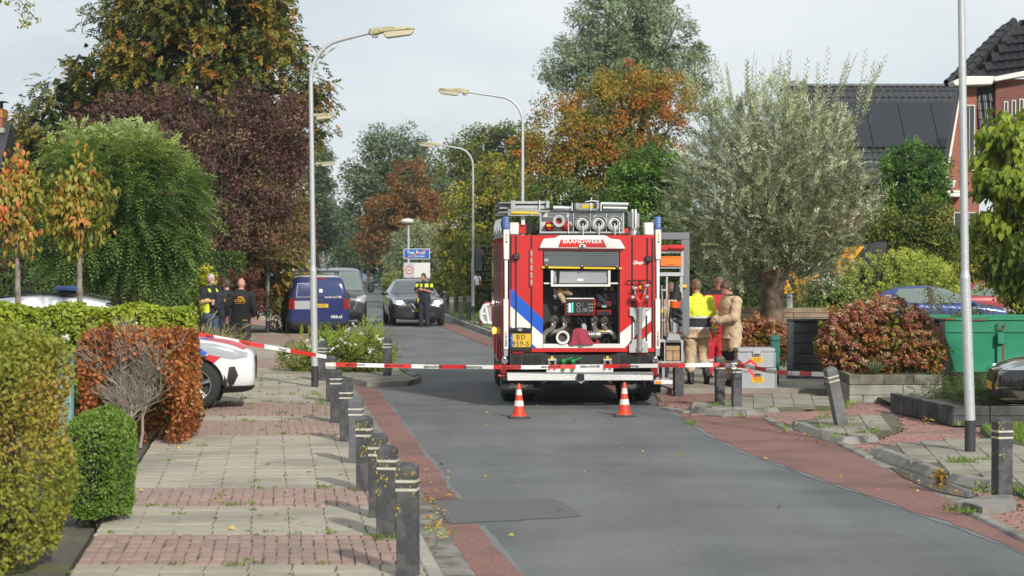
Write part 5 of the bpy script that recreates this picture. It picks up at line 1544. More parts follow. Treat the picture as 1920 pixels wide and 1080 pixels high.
for s in (1, -1):
    patch(sh, 'headlight', [(-1.55, .93), (-2.02, .84), (-2.10, .72), (-1.78, .74)], 'x', m_lamp, kc, .006, s)
    patch(sh, 'fog_surround', [(s*.56, .30), (s*.56, .48), (s*.82, .50), (s*.82, .32)], 'y', m_chrome, kc, .008, -1, -1.5, .02)
    patch(sh, 'fog_lamp', [(s*.59, .33), (s*.59, .45), (s*.79, .47), (s*.79, .35)], 'y', m_black_t, kc, .012, -1, -1.5, .02)
    patch(sh, 'side_window', [(-.85, 1.06), (-.12, 1.44), (.28, 1.48), (.28, 1.04)], 'x', m_glass, kc, .005, s)
patch(sh, 'windscreen', [(-.66, 1.06), (-.53, 1.47), (.53, 1.47), (.66, 1.06)], 'y', m_glass, kc, .005, -1, -.05)
mb = MB(); mb.bb(-.26, .26, -2.22, -2.2, .42, .53); mb.obj('number_plate', m_plate, kc)

# ---- yellow and black loader behind the shrubs
d0 = 56.5
b = Vector((PX(1560, d0), d0, 0))
ld = thing('loader', 'yellow and black wheeled loader half hidden behind shrubs by the willow', 'machine', b)
m_yel = M('machine_yellow', (.62, .30, .012), .4, var=.1, scale=4, coat=.2)
def LP(px, py): q = P(px, py, d0); return (q.x - b.x, q.z)
mb = MB(); mb.prism([LP(*p) for p in [(1490,560),(1500,525),(1560,500),(1585,462),(1618,462),(1596,490),(1560,540),(1540,580),(1490,585)]], -.3, .3, 'y'); mb.obj('boom', m_yel, ld, bevel=.03)
mb = MB(); mb.prism([LP(*p) for p in [(1596,490),(1622,460),(1655,452),(1652,480),(1640,560),(1560,570),(1575,520)]], -.8, .6, 'y'); mb.obj('engine_cover', m_dark, ld, bevel=.06)
mb = MB(); mb.prism([LP(*p) for p in [(1462,540),(1480,505),(1492,520),(1492,548),(1466,552)]], -.5, .5, 'y'); mb.obj('bucket_arm', m_yel, ld, bevel=.02)
mb = MB(); mb.prism([LP(*p) for p in [(1472,520),(1478,516),(1490,540),(1482,545)]], -.52, -.503, 'y'); mb.obj('warning_stripe', m_dark, ld)
for x in (-.9, .9): wheel(ld, x, -.5 if x < 0 else -.5, .55, .4, -1)

# ================================================================== FIRE ENGINE
TD = 30.75
TS = FPX / TD
tr = thing('fire_engine', 'red fire engine with blue and white stripes and its rear pump bay open', 'fire engine', (PX(945, TD), TD, 0), R(2.2))
def tx(px): return (px - 945) / TS
def tz(py): return P(960, py, TD).z
m_fr = M('fire_red', (.50, .013, .011), .3, coat=.5, var=.07, scale=2.5)
m_frd = M('fire_red_side', (.50, .013, .011), .3, coat=.5)
m_fw = M('truck_white', (.66, .66, .64), .35, coat=.3)
m_fb = M('truck_blue', (.004, .085, .48), .35, coat=.3)
m_alu = M('aluminium', (.50, .51, .52), .38, .7, var=.1, scale=12)
m_alud = M('aluminium_dull', (.32, .33, .34), .45, .5, var=.15, scale=12)
m_grey = M('grey_shutter', (.095, .11, .12), .45)
m_lgrey = M('bay_grey', (.30, .31, .31), .6)
m_blk = M('truck_black', (.014, .014, .015), .5, var=.2, scale=8)
m_rub = M('rubber_black', (.012, .012, .012), .75)
m_steel = M('pipe_steel', (.42, .40, .37), .33, .75, var=.15, scale=14)
m_vred = M('valve_red', (.36, .012, .012), .45, var=.15, scale=20)
m_yelb = M('bar_yellow', (.70, .48, .01), .4)
m_org = M('crate_orange', (.75, .17, .01), .5)
m_led = M('led_white', (.8, .82, .85), .2, emit=.6)
def tb(name, x0, y0, x1, y1, a, b, mat, parent=tr, bevel=.0):
    "box whose face spans photo pixels x0..x1, y0..y1 on the rear plane, from depth a to b (minus = towards the camera)"
    return MB().bb(tx(x0), tx(x1), a, b, tz(y1), tz(y0)).obj(name, mat, parent, bevel=bevel, smooth=0 if not bevel else 40)
def tp(name, pts, a, b, mat, parent=tr, bevel=.0):
    return MB().prism([(tx(x), tz(y)) for x, y in pts], a, b, 'y').obj(name, mat, parent, bevel=bevel, smooth=0 if not bevel else 40)
def P3(px, py, y): return (tx(px), y, tz(py))
# --- rear wall round the pump bay
BODY_Z0, BODY_Z1 = tz(658), tz(441)
rw = tb('rear_panel', 955, 441, 1018, 658, 0, .08, m_fr)
tb('rear_panel', 1163, 441, 1230, 658, 0, .08, m_fr)
tb('rear_panel', 1018.3, 441, 1162.7, 470, 0, .08, m_fr)
tb('rear_sill', 1018.3, 645, 1162.7, 653, -.02, .10, m_fw, bevel=.004)
tb('rear_sill', 955, 653.3, 1230, 660, -.012, .10, m_fr)
# inner bay
mb = MB()
x0, x1, z0, z1 = tx(1018), tx(1163), tz(653), tz(470)
mb.bb(x0-.02, x0, .08, .75, z0, z1); mb.bb(x1, x1+.02, .08, .75, z0, z1); mb.bb(x0, x1, .75, .77, z0, z1); mb.bb(x0, x1, .08, .75, z1, z1+.02); mb.bb(x0, x1, .08, .75, z0-.02, z0)
mb.obj('pump_bay', m_lgrey, tr, smooth=0)
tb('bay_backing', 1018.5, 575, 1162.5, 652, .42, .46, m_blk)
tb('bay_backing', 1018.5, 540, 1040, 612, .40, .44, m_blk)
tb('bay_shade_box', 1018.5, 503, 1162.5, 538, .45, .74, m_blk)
# body box and cab
WB = tx(1240)
side_x0 = tx(944)
mb = MB()
L = 4.6
mb.bb(side_x0+.01, tx(1238), .08, .10, BODY_Z0, BODY_Z1)
body = MB().bb(side_x0+.012, side_x0+.05, .10, L, tz(700), BODY_Z1 - .02).obj('side_wall', m_frd, tr, smooth=0)
MB().bb(tx(1238)-.04, tx(1238)-.002, .9, L, tz(690), BODY_Z1 - .02).obj('side_wall', m_frd, tr, smooth=0)
MB().bb(tx(1238)-.04, tx(1238)-.002, .10, .9, tz(452), BODY_Z1 - .02).obj('side_wall', m_frd, tr, smooth=0)
MB().bb(side_x0+.06, tx(1238)-.06, .12, L, BODY_Z1-.05, BODY_Z1-.01).obj('roof_deck', m_alud, tr, smooth=0)
MB().bb(side_x0+.06, tx(1238)-.06, .8, L-.05, tz(700), BODY_Z1-.06).obj('body_core', m_blk, tr, smooth=0)
# side roller shutters with slats on the left flank
for y0, y1 in ((.35, 1.35), (1.55, 2.75), (2.95, 4.3)):
    sh_ = MB().bb(side_x0-.004, side_x0+.014, y0, y1, tz(640), tz(455)).obj('side_shutter', M('shutter_brown', (.10, .045, .035), .35, .5), tr, smooth=0)
    me = None
    for k in range(24):
        z = tz(640) + (tz(455)-tz(640)) * (k+.5) / 24
        if me is None:
            me = MB().bb(-.006, .006, -(y1-y0)/2+.02, (y1-y0)/2-.02, -.027, .027).mesh('slat', M('shutter_brown', (0,0,0)), 0)
        link('slat', me, sh_, (side_x0-.008, (y0+y1)/2, z))
mb = MB()
for y in (.2, 1.45, 2.85, 4.4): mb.bb(side_x0-.02, side_x0+.01, y-.05, y+.05, tz(690), tz(445))
mb.obj('side_post', m_frd, tr, smooth=0)
mb = MB()
for i in range(5): mb.tube([(side_x0-.005-.018*(i % 2), .3+.75*i, tz(438)), (side_x0-.01, .3+.75*i+.5, tz(422)), (side_x0+.02, .3+.75*i+.6, tz(408))], .035, 8)
mb.obj('roof_edge_lamps', m_chrome, tr)
MB().bb(side_x0-.03, side_x0+.02, .1, L, tz(445), tz(441)).obj('gutter_rail', m_alu, tr, smooth=0)
# cab
cabm = MB()
cy0, cy1 = L+.05, L+2.35
cabp = [(cy0, .55), (cy1, .55), (cy1+.08, 1.0), (cy1+.04, 1.55), (cy1-.25, 2.5), (cy1-.45, 2.62), (cy0, 2.62)]
cabm.prism(cabp, side_x0+.02, tx(1238)-.03, 'x')
cab = cabm.obj('cab', m_frd, tr, bevel=.05)
for s, x in ((-1, side_x0+.014), (1, tx(1238)-.024)):
    for a, b in ((cy0+.15, cy0+.95), (cy0+1.1, cy0+1.95)):
        MB().prism([(a, 1.55), (b, 1.55), (b-.05, 2.35), (a, 2.35)], x-.008, x+.008, 'x').obj('cab_window', m_glass, cab, smooth=0)
MB().add([(side_x0+.15, cy1+.06, 1.55), (tx(1238)-.15, cy1+.06, 1.55), (tx(1238)-.2, cy1-.22, 2.45), (side_x0+.2, cy1-.22, 2.45)], [(0,1,2,3)]).obj('windscreen', m_glass, cab, smooth=0)
# chassis, wheels, guards
MB().bb(.25, WB-.25, .5, cy1, .55, .95).obj('chassis', m_blk, tr, smooth=0)
mb = MB(); mb.ball((WB/2-.03, 1.7, .52), (.28, .25, .22), 12, 8); mb.tube([(.3, 1.7, .52), (WB-.3, 1.7, .52)], .09, 10); mb.bb(.75, .95, .5, 2.2, .30, .62); mb.bb(1.4, 1.66, .6, 2.0, .33, .62); mb.obj('rear_axle', m_blk, tr)
for s, xx in ((-1, .14), (1, WB-.12)):
    for k in (0, .275):
        wheel(tr, xx + (k if s < 0 else -k) + (.0 if s < 0 else 0), 1.62, .50, .27, s, mat_rim=m_alud)
    wheel(tr, xx + (.02 if s < 0 else -.02), cy0 + .75, .49, .29, s, mat_rim=m_alud)
    mb = MB(); mb.bb(xx-.17, xx+.46, .42, .46, .20, .78) if s < 0 else mb.bb(xx-.46, xx+.17, .42, .46, .20, .78)
    mb.obj('mud_flap', m_rub, tr, smooth=0)
    mb = MB()
    arc = [(1.62 + .62*math.cos(a), .50 + .62*math.sin(a)) for a in np.linspace(.1, math.pi-.1, 12)]
    mb.loft([[(xx-.16 if s<0 else xx-.5, p[0], p[1]), (xx+.5 if s<0 else xx+.16, p[0], p[1]), (xx+.5 if s<0 else xx+.16, p[0], p[1]+.02), (xx-.16 if s<0 else xx-.5, p[0], p[1]+.02)] for p in arc]); mb.obj('mudguard', m_rub, tr)
text('lettering', 'Ziegler', .10, M('flap_print', (.13, .13, .13), .6), tr, (tx(973), .412, tz(727)), bold=.004, shear=.25, sx=1.05)
text('lettering', 'Ziegler', .10, M('flap_print', (0, 0, 0)), tr, (tx(1190), .412, tz(727)), bold=.004, shear=.25, sx=1.05)
# lower rear shroud
tp('lower_shroud', [(955,661),(1018,661),(1030,665),(1150,665),(1162,661),(1230,661),(1230,692),(955,692)], .0, .35, m_blk, bevel=.01)
for x in (962, 981, 1000, 1165, 1183, 1203): tb('shroud_recess', x, 668, x+15, 686, -.012, .02, M('recess_black', (.008,.008,.008), .8), bevel=.006)
tb('reflector', 961, 658, 982, 664, -.018, .0, m_tail, bevel=.003); tb('reflector', 1194, 659, 1215, 666, -.018, .0, m_tail, bevel=.003)
tb('under_plate', 1025, 687, 1150, 698, -.02, .06, m_fw)
m_tread = M('tread_plate', (.60, .60, .59), .4, .2, bump=.5, bscale=45)
bar = tb('under_run_bar', 950, 697.5, 1224, 713, -.16, -.04, m_tread, bevel=.01)
me = MB().ball((0, 0, 0), (.016, .004, .006), 6, 4).mesh('tread_stud', m_tread)
for i in range(60):
    for j in range(3):
        if (i + j) % 2 == 0: link('tread_stud', me, bar, (tx(953) + i*(tx(1221)-tx(953))/59, -.161, tz(711) + j*.043), (0, .6 if i % 4 < 2 else -.6, 0))
hb = tb('tow_hitch', 1081, 700, 1094, 712, -.24, -.158, m_rub, bevel=.012)
tp('hitch_plate', [(1080,712.5),(1095,712.5),(1088,718)], -.19, -.165, m_alu)
for s, x in ((-1, 936), (1, 1233)):
    mb = MB(); mb.ball((tx(x), -.08, tz(704)), (.03, .03, .03), 8, 6); mb.tube([(tx(x), -.08, tz(704)), (tx(x-s*14), -.06, tz(704))], .018, 6); mb.obj('marker_lamp', m_tail, tr)
    tb('tail_lamp', 938 if s < 0 else 1222, 682, 950 if s < 0 else 1234, 708, -.03, .05, m_tail, bevel=.01)
    mb = MB(); mb.cyl((tx(946 if s < 0 else 1229), -.09, tz(676)), (tx(946 if s < 0 else 1229), .0, tz(676)), .05, n=12); mb.ball((tx(946 if s<0 else 1229), -.06, tz(672)), .04, 8, 6); mb.obj('post_foot', m_chrome, tr)
# shackles and green levers
for x in (1035, 1139):
    mb = MB(); mb.tube([P3(x-5, 672, -.02), P3(x-6, 684, -.05), P3(x-5, 692, -.03)], .022, 8); mb.tube([P3(x+5, 672, -.02), P3(x+6, 684, -.05), P3(x+5, 692, -.03)], .022, 8); mb.tube([P3(x-8, 675, -.05), P3(x+8, 675, -.05)], .016, 8)
    mb.obj('shackle', m_steel, tr)
    tb('shackle_tag', x-2.5, 668, x+2.5, 675, -.06, -.045, m_yelb)
m_grn = M('lever_green', (.005, .22, .04), .4)
for x in (1056, 1074):
    mb = MB(); mb.ball(P3(x, 677, -.07), (.045, .045, .04), 10, 7); mb.tube([P3(x, 677, -.08), P3(x+8, 673, -.10), P3(x+17, 670, -.11)], [.018,.014,.012], 8); mb.tube([P3(x, 679, -.06), P3(x, 694, -.05)], .028, 8); mb.obj('drain_lever', m_grn, tr)
# --- corner posts with blue beacons
m_bcn = M('beacon_blue', (0, 0, 0))
for s, xa in ((-1, 943), (1, 1228.5)):
    tb('corner_post', xa+1, 430, xa+11.5, 487, -.05, .06, m_fw, bevel=.01)
    tb('corner_post', xa+3, 487.2, xa+9, 560, -.03, .04, m_fw, bevel=.008)
    tb('corner_post', xa+1, 560.2, xa+10, 655, -.05, .06, m_fw, bevel=.008)
    tb('post_shoe', xa+1.5, 655.2, xa+9.5, 668, -.04, .05, m_alud, bevel=.004)
    bc_ = tb('beacon', xa, 406, xa+11, 429.6, -.06, .06, m_bcn, bevel=.012)
    mb = MB()
    for k in range(5): mb.bb(tx(xa+5), tx(xa+10), -.064, -.058, tz(410+k*4), tz(407.5+k*4))
    mb.obj('beacon_led', m_alud, bc_, smooth=0)
    for py, c in ((439, m_amber), (443, m_yelb), (447, m_silver_t), (452, m_black_t)): tb('post_mark', xa+5, py, xa+8, py+3, -.053, -.049, c)
    for k in range(7): tb('post_mark', xa+4, 622+k*4, xa+7, 625+k*4, -.053, -.049, (m_amber, m_amber, m_vred, m_silver_t, m_black_t, m_black_t, m_black_t)[k])
tb('roof_block', 955.5, 417, 973, 440, .0, .25, m_fw, bevel=.015)
tb('roof_block', 1209, 417, 1228, 441, .0, .25, m_fw, bevel=.015)
# --- vertical rails and straps
for x, ya, yb in ((958, 442, 542), (967.5, 442, 652), (996.5, 442, 466), (996.5, 540, 618), (1186, 444, 576), (1214.5, 446, 578), (1224, 446, 652), (1186, 590, 640), (1213, 592, 640)):
    tb('rail', x-1.4, ya, x+1.4, yb, -.012, .0, m_rub)
for x, y in ((962, 475.5), (1210.5, 480)):
    l_ = tb('work_lamp', x, y, x+11.5, y+11, -.09, -.01, m_rub, bevel=.012)
    mb = MB()
    for i in range(2):
        for j in range(2): mb.ball((tx(x+3.7+i*4.2), -.092, tz(y+3.5+j*4.2)), (.013, .006, .013), 8, 5)
    mb.obj('lamp_lens', m_grey, l_)
lc = tb('light_column', 992.5, 467, 999.5, 538, -.035, .0, m_fr, bevel=.005)
for k in range(5): tb('light_segment', 994.3, 470+k*13.6, 998, 481+k*13.6, -.05, -.034, m_lgrey, lc, .006)
# --- stripes
tp('blue_stripe', [(957,539.5),(1017.8,598),(1017.8,628),(957,573.5)], -.004, -.001, m_fb)
tp('white_stripe', [(957,573.7),(1017.8,628.2),(1017.8,652.8),(1007,652.8),(957,612)], -.004, -.001, m_fw)
tp('blue_stripe', [(957,612.2),(1006.8,652.8),(992,652.8),(957,624)], -.004, -.001, m_fb)
tp('white_stripe', [(1163.2,625),(1182,610.5),(1222,577),(1222,602),(1204,617),(1172,652.8),(1163.2,652.8)], -.004, -.001, m_fw)
tp('white_stripe', [(1204,640),(1222,622),(1222,600),(1224,652.8),(1216,652.8)][:2] + [(1222.5,652.8),(1212,652.8)], -.004, -.001, m_fw)
# panel seams
for x in (1011, 1173.5): tb('panel_seam', x-.35, 471, x+.35, 652, -.003, .0, m_vred)
# --- fairing with BRANDWEER
fa = tp('fairing', [(1010,465.5),(1019,447.5),(1041,446),(1048.5,441.2),(1134,441.2),(1146,448),(1162,449),(1173,466.5)], -.075, .0, m_fw, bevel=.012)
tp('fairing_panel', [(1046,463.5),(1051.5,449),(1130,449),(1137.5,464)], -.080, -.07, m_fr, fa)
text('lettering', 'BRANDWEER', .086, m_white_t, fa, (tx(1091.5), -.082, tz(452.8)), bold=.005, sx=1.12, spacing=1.08)
mb = MB()
for k in range(12): mb.ball(P3(1059+k*5.8, 446.3, -.077), (.02, .008, .014), 8, 5)
mb.obj('led_strip', m_led, fa)
cm_ = tp('camera_mount', [(1084,463.8),(1086.5,458),(1096,458),(1099,463.8)], -.10, -.078, m_fw, fa, .004)
mb = MB(); mb.ball(P3(1091, 461, -.108), (.018, .012, .018), 8, 6); mb.obj('camera_lens', m_black_t, fa)
# --- shutter of the pump bay, rolled up
s_ = tb('roller_shutter', 1019.5, 470.5, 1161.5, 500, .02, .07, m_grey)
for k in range(7): tb('slat', 1020, 471+k*4.15, 1161, 474.9+k*4.15, .012, .02, m_grey, s_, .003)
text('lettering', 'R7', .058, m_white_t, s_, (tx(1025), .009, tz(488)), bold=.002)
yb_ = MB().cyl(P3(1016, 501.5, -.03), P3(1166, 503.5, -.03), .017, n=10).obj('pull_bar', m_yelb, tr)
for x, y in ((1024.5, 500), (1091, 501), (1157.5, 502)):
    tb('bar_bracket', x-3.2, y-3.2, x+3.2, y+4, -.055, .02, m_rub, yb_, .006)
    mb = MB(); mb.ball(P3(x, y-2.4, -.056), (.014, .008, .014), 8, 6); mb.obj('bracket_button', m_amber, yb_)
# --- drawer under the shutter
dr = tb('equipment_drawer', 1037, 508, 1142, 532, .04, .30, m_alud)
mb = MB(); mb.bb(tx(1033), tx(1037.5), -.02, .06, tz(537), tz(507)); mb.bb(tx(1140.5), tx(1145), -.02, .06, tz(537), tz(507)); mb.bb(tx(1033), tx(1145), -.03, .05, tz(537.5), tz(533)); mb.bb(tx(1020), tx(1034), .05, .10, tz(533), tz(530)); mb.bb(tx(1144), tx(1160), .05, .10, tz(533), tz(530)); mb.obj('drawer_frame', m_fw, dr, bevel=.004)
tb('drawer_front', 1039, 519, 1139, 531, .0, .035, M('drawer_grey', (.28,.30,.32), .5), dr, .004)
tb('drawer_label', 1083, 522.5, 1094, 527, -.003, .0, m_fw, dr)
mb = MB(); mb.tube([P3(1047.5, 507, -.0), P3(1046, 531, -.0)], .022, 8); mb.obj('drawer_strut', m_rub, dr)
# --- back of the bay: hooks, sling, cloths, tools
mb = MB()
for x in (1080, 1090): mb.ring(P3(x, 547, .38), P3(x, 547, .43), .035, .022, 12)
mb.tube([P3(1078, 543, .38), P3(1095, 543, .38), P3(1097, 560, .38)], .014, 6)
for x in (1104, 1117): mb.tube([P3(x, 540, .38), P3(x-1, 550, .36), P3(x+3, 556, .36)], .02, 6)
mb.bb(tx(1120), tx(1142), .30, .42, tz(560), tz(539)); mb.tube([P3(1135, 545, .3), P3(1139, 562, .28)], .025, 8)
mb.obj('bay_tools', m_rub, tr)
mb = MB(); mb.tube([P3(1041, 542, .25), P3(1044, 552, .22), P3(1043, 562, .2)], [.022,.03,.02], 8); mb.tube([P3(1044, 552, .22), P3(1039, 556, .2)], .02, 8); mb.obj('branch_pipe', m_steel, tr)
sl = MB()
for k in range(9):
    a, b = random.uniform(1046, 1068), random.uniform(545, 556)
    sl.tube([P3(a-6, b+random.uniform(-2,5), .17), P3(a, b-3, .12), P3(a+7, b+random.uniform(-1,5), .16)], [.03,.04,.03], 6, sq=.6)
sl.tube([P3(1049, 552, .12), P3(1056, 560, .08), P3(1058, 568, .07)], [.04,.045,.03], 8)
sl.obj('canvas_sling', M('canvas', (.40, .30, .18), .85, var=.25, scale=30, bump=.5), tr)
mb = MB(); mb.tube([P3(1122, 553, .2), P3(1128, 562, .14), P3(1136, 567, .12)], [.03,.05,.03], 8); mb.obj('navy_cloth', M('navy_cloth', (.02, .025, .05), .8, bump=.5), tr)
tb('yellow_sticker', 1151, 538, 1158.5, 547, .60, .612, m_yelb)
# --- control panel
cp_ = tb('control_panel', 1060, 561, 1117.5, 592, .10, .30, m_vred, bevel=.012)
tb('panel_face', 1062.5, 564, 1115, 589.5, .09, .098, M('panel_black', (.016,.017,.019), .35), cp_)
tb('level_bar', 1067.5, 569, 1070.5, 586, .084, .0895, M('display_white', (.55,.65,.8), .3, emit=.9), cp_)
tb('level_bar', 1073, 568, 1075.5, 586, .084, .0895, M('display_green', (.03,.75,.2), .3, emit=.9), cp_)
mb = MB()
for x, y in ((1086, 572), (1086, 582)): mb.ring(P3(x, y, .088), P3(x, y, .078), .033, .026, 16)
mb.ring(P3(1098.5, 581.5, .088), P3(1098.5, 581.5, .07), .026, .016, 14)
for x in (1094, 1104): mb.bb(tx(x)-.002, tx(x)+.002, .086, .09, tz(587), tz(567))
for j in range(3):
    for i in range(2): mb.bb(tx(1106.5+i*4), tx(1109+i*4), .086, .09, tz(572+j*6), tz(569.5+j*6))
    mb.bb(tx(1063.8), tx(1065.8), .086, .09, tz(573+j*6), tz(570.5+j*6))
mb.obj('panel_gauges', m_lgrey, cp_)
tb('panel_shelf', 1063, 559, 1115, 561, .06, .30, m_fw, cp_); 
for y0, y1 in ((566, 576), (582, 592.5)):
    q = tb('side_display', 1120.5, y0, 1148, y1, .14, .3, m_vred, bevel=.01); tb('panel_face', 1122, y0+1.5, 1146.5, y1-1.5, .13, .139, M('panel_black', (0,0,0)), q)
tb('side_display_plate', 1130, 573, 1139, 577, .10, .13, m_lgrey)
text('lettering', '7', .05, m_yelb, tr, (tx(1074), .41, tz(608)), bold=.002)
text('lettering', '5', .04, m_yelb, tr, (tx(1117), .085, tz(570)), bold=.002)
# --- pipes and valves
mb = MB()
def valve(x, y):
    v = MB(); v.tube([P3(x, y-5, .26), P3(x, y+8, .22)], [.045, .05], 12); v.ball(P3(x, y, .22), .065, 12, 8); v.tube([P3(x-4, y+9, .22), P3(x+4, y+9, .22)], .05, 10)
    o = v.obj('pump_valve', m_steel, tr)
    w = MB(); w.ring(P3(x+1.5, y-1, .12), P3(x+1.5, y-1, .10), .068, .056, 20); w.tube([P3(x-3, y-5, .11), P3(x+6, y+4, .11)], .012, 6); w.cyl(P3(x+1.5, y-1, .22), P3(x+1.5, y-1, .10), .02, n=8); w.obj('handwheel', m_rub, o)
for x, y in ((1040, 600), (1061, 600), (1116, 601), (1135, 602)): valve(x, y)
mb = MB(); mb.ring(P3(1092, 602, .2), P3(1092, 602, .17), .066, .054, 22); mb.tube([P3(1088, 598, .18), P3(1096, 607, .18)], .010, 6); mb.cyl(P3(1092, 602, .40), P3(1092, 602, .17), .02, n=8); mb.obj('handwheel', m_rub, tr)
for path, r in (([(1039,610),(1037,618),(1028,622),(1021,630),(1020.5,645)], .042), ([(1061,610),(1058,617),(1049,622),(1036,624)], .040), ([(1116,611),(1118,619),(1126,624),(1145,623),(1154,628),(1157,636)], .042), ([(1135,612),(1139,619)], .038), ([(1096,628),(1108,630),(1128,628)], .06)):
    mb = MB(); mb.tube([P3(x, y, .17 + .02*i) for i, (x, y) in enumerate(path)], r, 12); mb.obj('pump_pipe', m_steel, tr)
mb = MB()
for i in range(4): mb.ring(P3(1104+i*5, 629, .17), P3(1106.5+i*5, 629, .17), .067, .05, 16)
mb.obj('pipe_coupling', m_alud, tr)
tb('pipe_label', 1126, 620.5, 1135, 623, .12, .13, m_yelb)
mb = MB(); mb.ring(P3(1055, 633, -.03), P3(1057, 632, .12), .098, .07, 26); mb.ring(P3(1055, 633, -.05), P3(1055, 633, -.03), .104, .082, 26); mb.obj('suction_inlet', m_fw, tr)
mb = MB(); mb.cyl(P3(1057, 632, .02), P3(1057, 632, .30), .072, n=20); mb.obj('inlet_bore', M('bore_brown', (.06,.045,.035), .7), tr)
mb = MB(); mb.ball(P3(1096, 612, .15), .045, 10, 7); mb.bb(tx(1093), tx(1101), .10, .2, tz(626), tz(610)); mb.obj('outlet_cap', m_alu, tr)
mb = MB(); mb.tube([P3(1118, 643, .1), P3(1126, 640, .08)], .014, 6); mb.tube([P3(1120, 637, .1), P3(1124, 645, .08)], .014, 6); mb.obj('small_tap', m_vred, tr)
mb = MB(); mb.ring(P3(1153, 612, .3), P3(1153, 612, .24), .07, .045, 14); mb.ring(P3(1140, 642, .3), P3(1140, 642, .22), .05, .03, 14); mb.obj('hose_coupling', m_rub, tr)
# red cloth draped over an outlet
rings = []
for i, (py, hw, ry) in enumerate([(616, 5, .03), (617.3, 10, .07), (621, 13.5, .10), (628, 15.5, .12), (636, 17.5, .13), (642, 20.5, .14), (645.8, 23.5, .15)]):
    ring = []
    for j in range(28):
        a = 2*math.pi*j/28
        f = 1 + (.12*math.sin(5*a+.6) + .10*math.sin(8*a+i*.35) + .05*math.sin(3*a)) * (i+.6)/5
        ring.append((tx(1088 + (i-3)*.6 + hw*f*math.cos(a)), .02 - ry*f*math.sin(a)*.8, tz(py + (.9*math.sin(3*a) if i > 4 else 0))))
    rings.append(ring)
cl = MB(); cl.loft(rings); tag(cl.obj('cloth', M('maroon_cloth', (.30, .035, .06), .9, var=.2, scale=25, bump=.5, bscale=90), smooth=80), 'crumpled maroon cloth draped over the pump outlet of the fire engine', 'cloth')
for o_ in COL.objects:
    if o_.name == 'cloth': o_.location = tr.location; o_.rotation_euler = tr.rotation_euler
# --- number plate
pf = tb('plate_frame', 955.5, 615, 997, 658, -.045, -.005, m_rub, bevel=.008)
tp('plate_hood', [(957,621),(968,614),(986,614),(996,621)], -.07, -.03, m_rub, pf, .006)
tb('plate_lamp', 970.5, 615.5, 979, 621, -.085, -.068, m_alud, pf, .006)
npl = tb('number_plate', 957.5, 625.5, 995, 650.5, -.052, -.044, m_plate, pf, .004)
tb('plate_strip', 956.8, 625.5, 961, 650.5, -.054, -.045, m_fb, pf)
text('lettering', 'NL', .022, m_white_t, pf, (tx(959), -.055, tz(633)))
text('lettering', 'BD', .108, m_black_t, pf, (tx(976.5), -.0535, tz(632.3)), bold=.002, spacing=1.15)
text('lettering', '959-S', .108, m_black_t, pf, (tx(976), -.0535, tz(644.5)), bold=.002, spacing=1.08)
text('lettering', 'Ziegler', .062, m_white_t, tr, (tx(1200), -.002, tz(492.5)), bold=.004, shear=.3)
mb = MB(); mb.ring((tx(1191), -.003, tz(492.6)), (tx(1191), -.001, tz(492.6)), .03, .025, 20); mb.obj('logo_ring', m_white_t, tr)
# --- standpipe with red valve head on the right
sp_ = MB(); sp_.cyl(P3(1199.3, 575, -.10), P3(1199.3, 655, -.10), .034, n=14); sp_.cyl(P3(1199.3, 575, -.10), P3(1199.3, 580, -.10), .05, n=14); sp_.cyl(P3(1199.3, 651, -.10), P3(1199.3, 658, -.10), .048, n=14)
sp_o = sp_.obj('standpipe', m_steel, tr)
tp('standpipe_bracket', [(1181,577),(1221,577),(1212,583),(1209,600),(1206,603),(1192,603),(1188,594),(1181,591)], -.05, -.035, m_alu)
tp('standpipe_bracket', [(1185,636),(1206,636),(1208,640),(1215,645),(1215,661),(1180,661),(1180,647),(1185,642)], -.07, -.05, m_alu)
vh = MB(); vh.tube([P3(1199.3, 575, -.10), P3(1199.3, 566, -.10)], [.06,.062], 12); vh.tube([P3(1199.3, 569, -.10), P3(1193, 560, -.10), P3(1190.5, 553, -.10)], [.055,.05,.048], 12); vh.tube([P3(1199.3, 569, -.10), P3(1206, 560, -.10), P3(1208, 553, -.10)], [.055,.05,.048], 12)
vh.obj('valve_head', m_vred, sp_o)
vc = MB()
for x, s in ((1187.5, -1), (1211, 1)): vc.cyl(P3(x, 558, -.10), P3(x+s*5, 559, -.11), .05, .045, 14); vc.cyl(P3(x-s*5, 558, -.10), P3(x, 558, -.10), .035, n=10)
vc.obj('valve_cap', m_chrome, sp_o)
vw = MB()
for x0_, y0_, x1_, y1_ in ((1191, 552, 1189.5, 540.5), (1207.5, 552, 1212, 535.5)):
    vw.cyl(P3(x0_, y0_, -.10), P3(x1_, y1_, -.11), .014, n=8); vw.ring(P3(x1_, y1_, -.11), P3(x1_+.5, y1_-1.2, -.115), .045, .034, 16); vw.tube([P3(x1_-5, y1_+1, -.112), P3(x1_+5, y1_-1.5, -.112)], .009, 6)
vw.obj('valve_wheel', m_alu, sp_o)
ts_ = MB(); ts_.tube([P3(1177.5, 526, -.10), P3(1216, 526, -.10), P3(1221, 530, -.02)], .012, 6); ts_.tube([P3(1199.5, 526, -.10), P3(1199.5, 548, -.11)], .016, 6); ts_.tube([P3(1178, 526, -.10), P3(1178, 526, 0)], .010, 6)
tk_ = ts_.obj('tee_key', m_rub, tr)
tb('key_tape', 1197.7, 535.5, 1201.3, 541.5, -.13, -.09, m_yelb, tk_, .006)
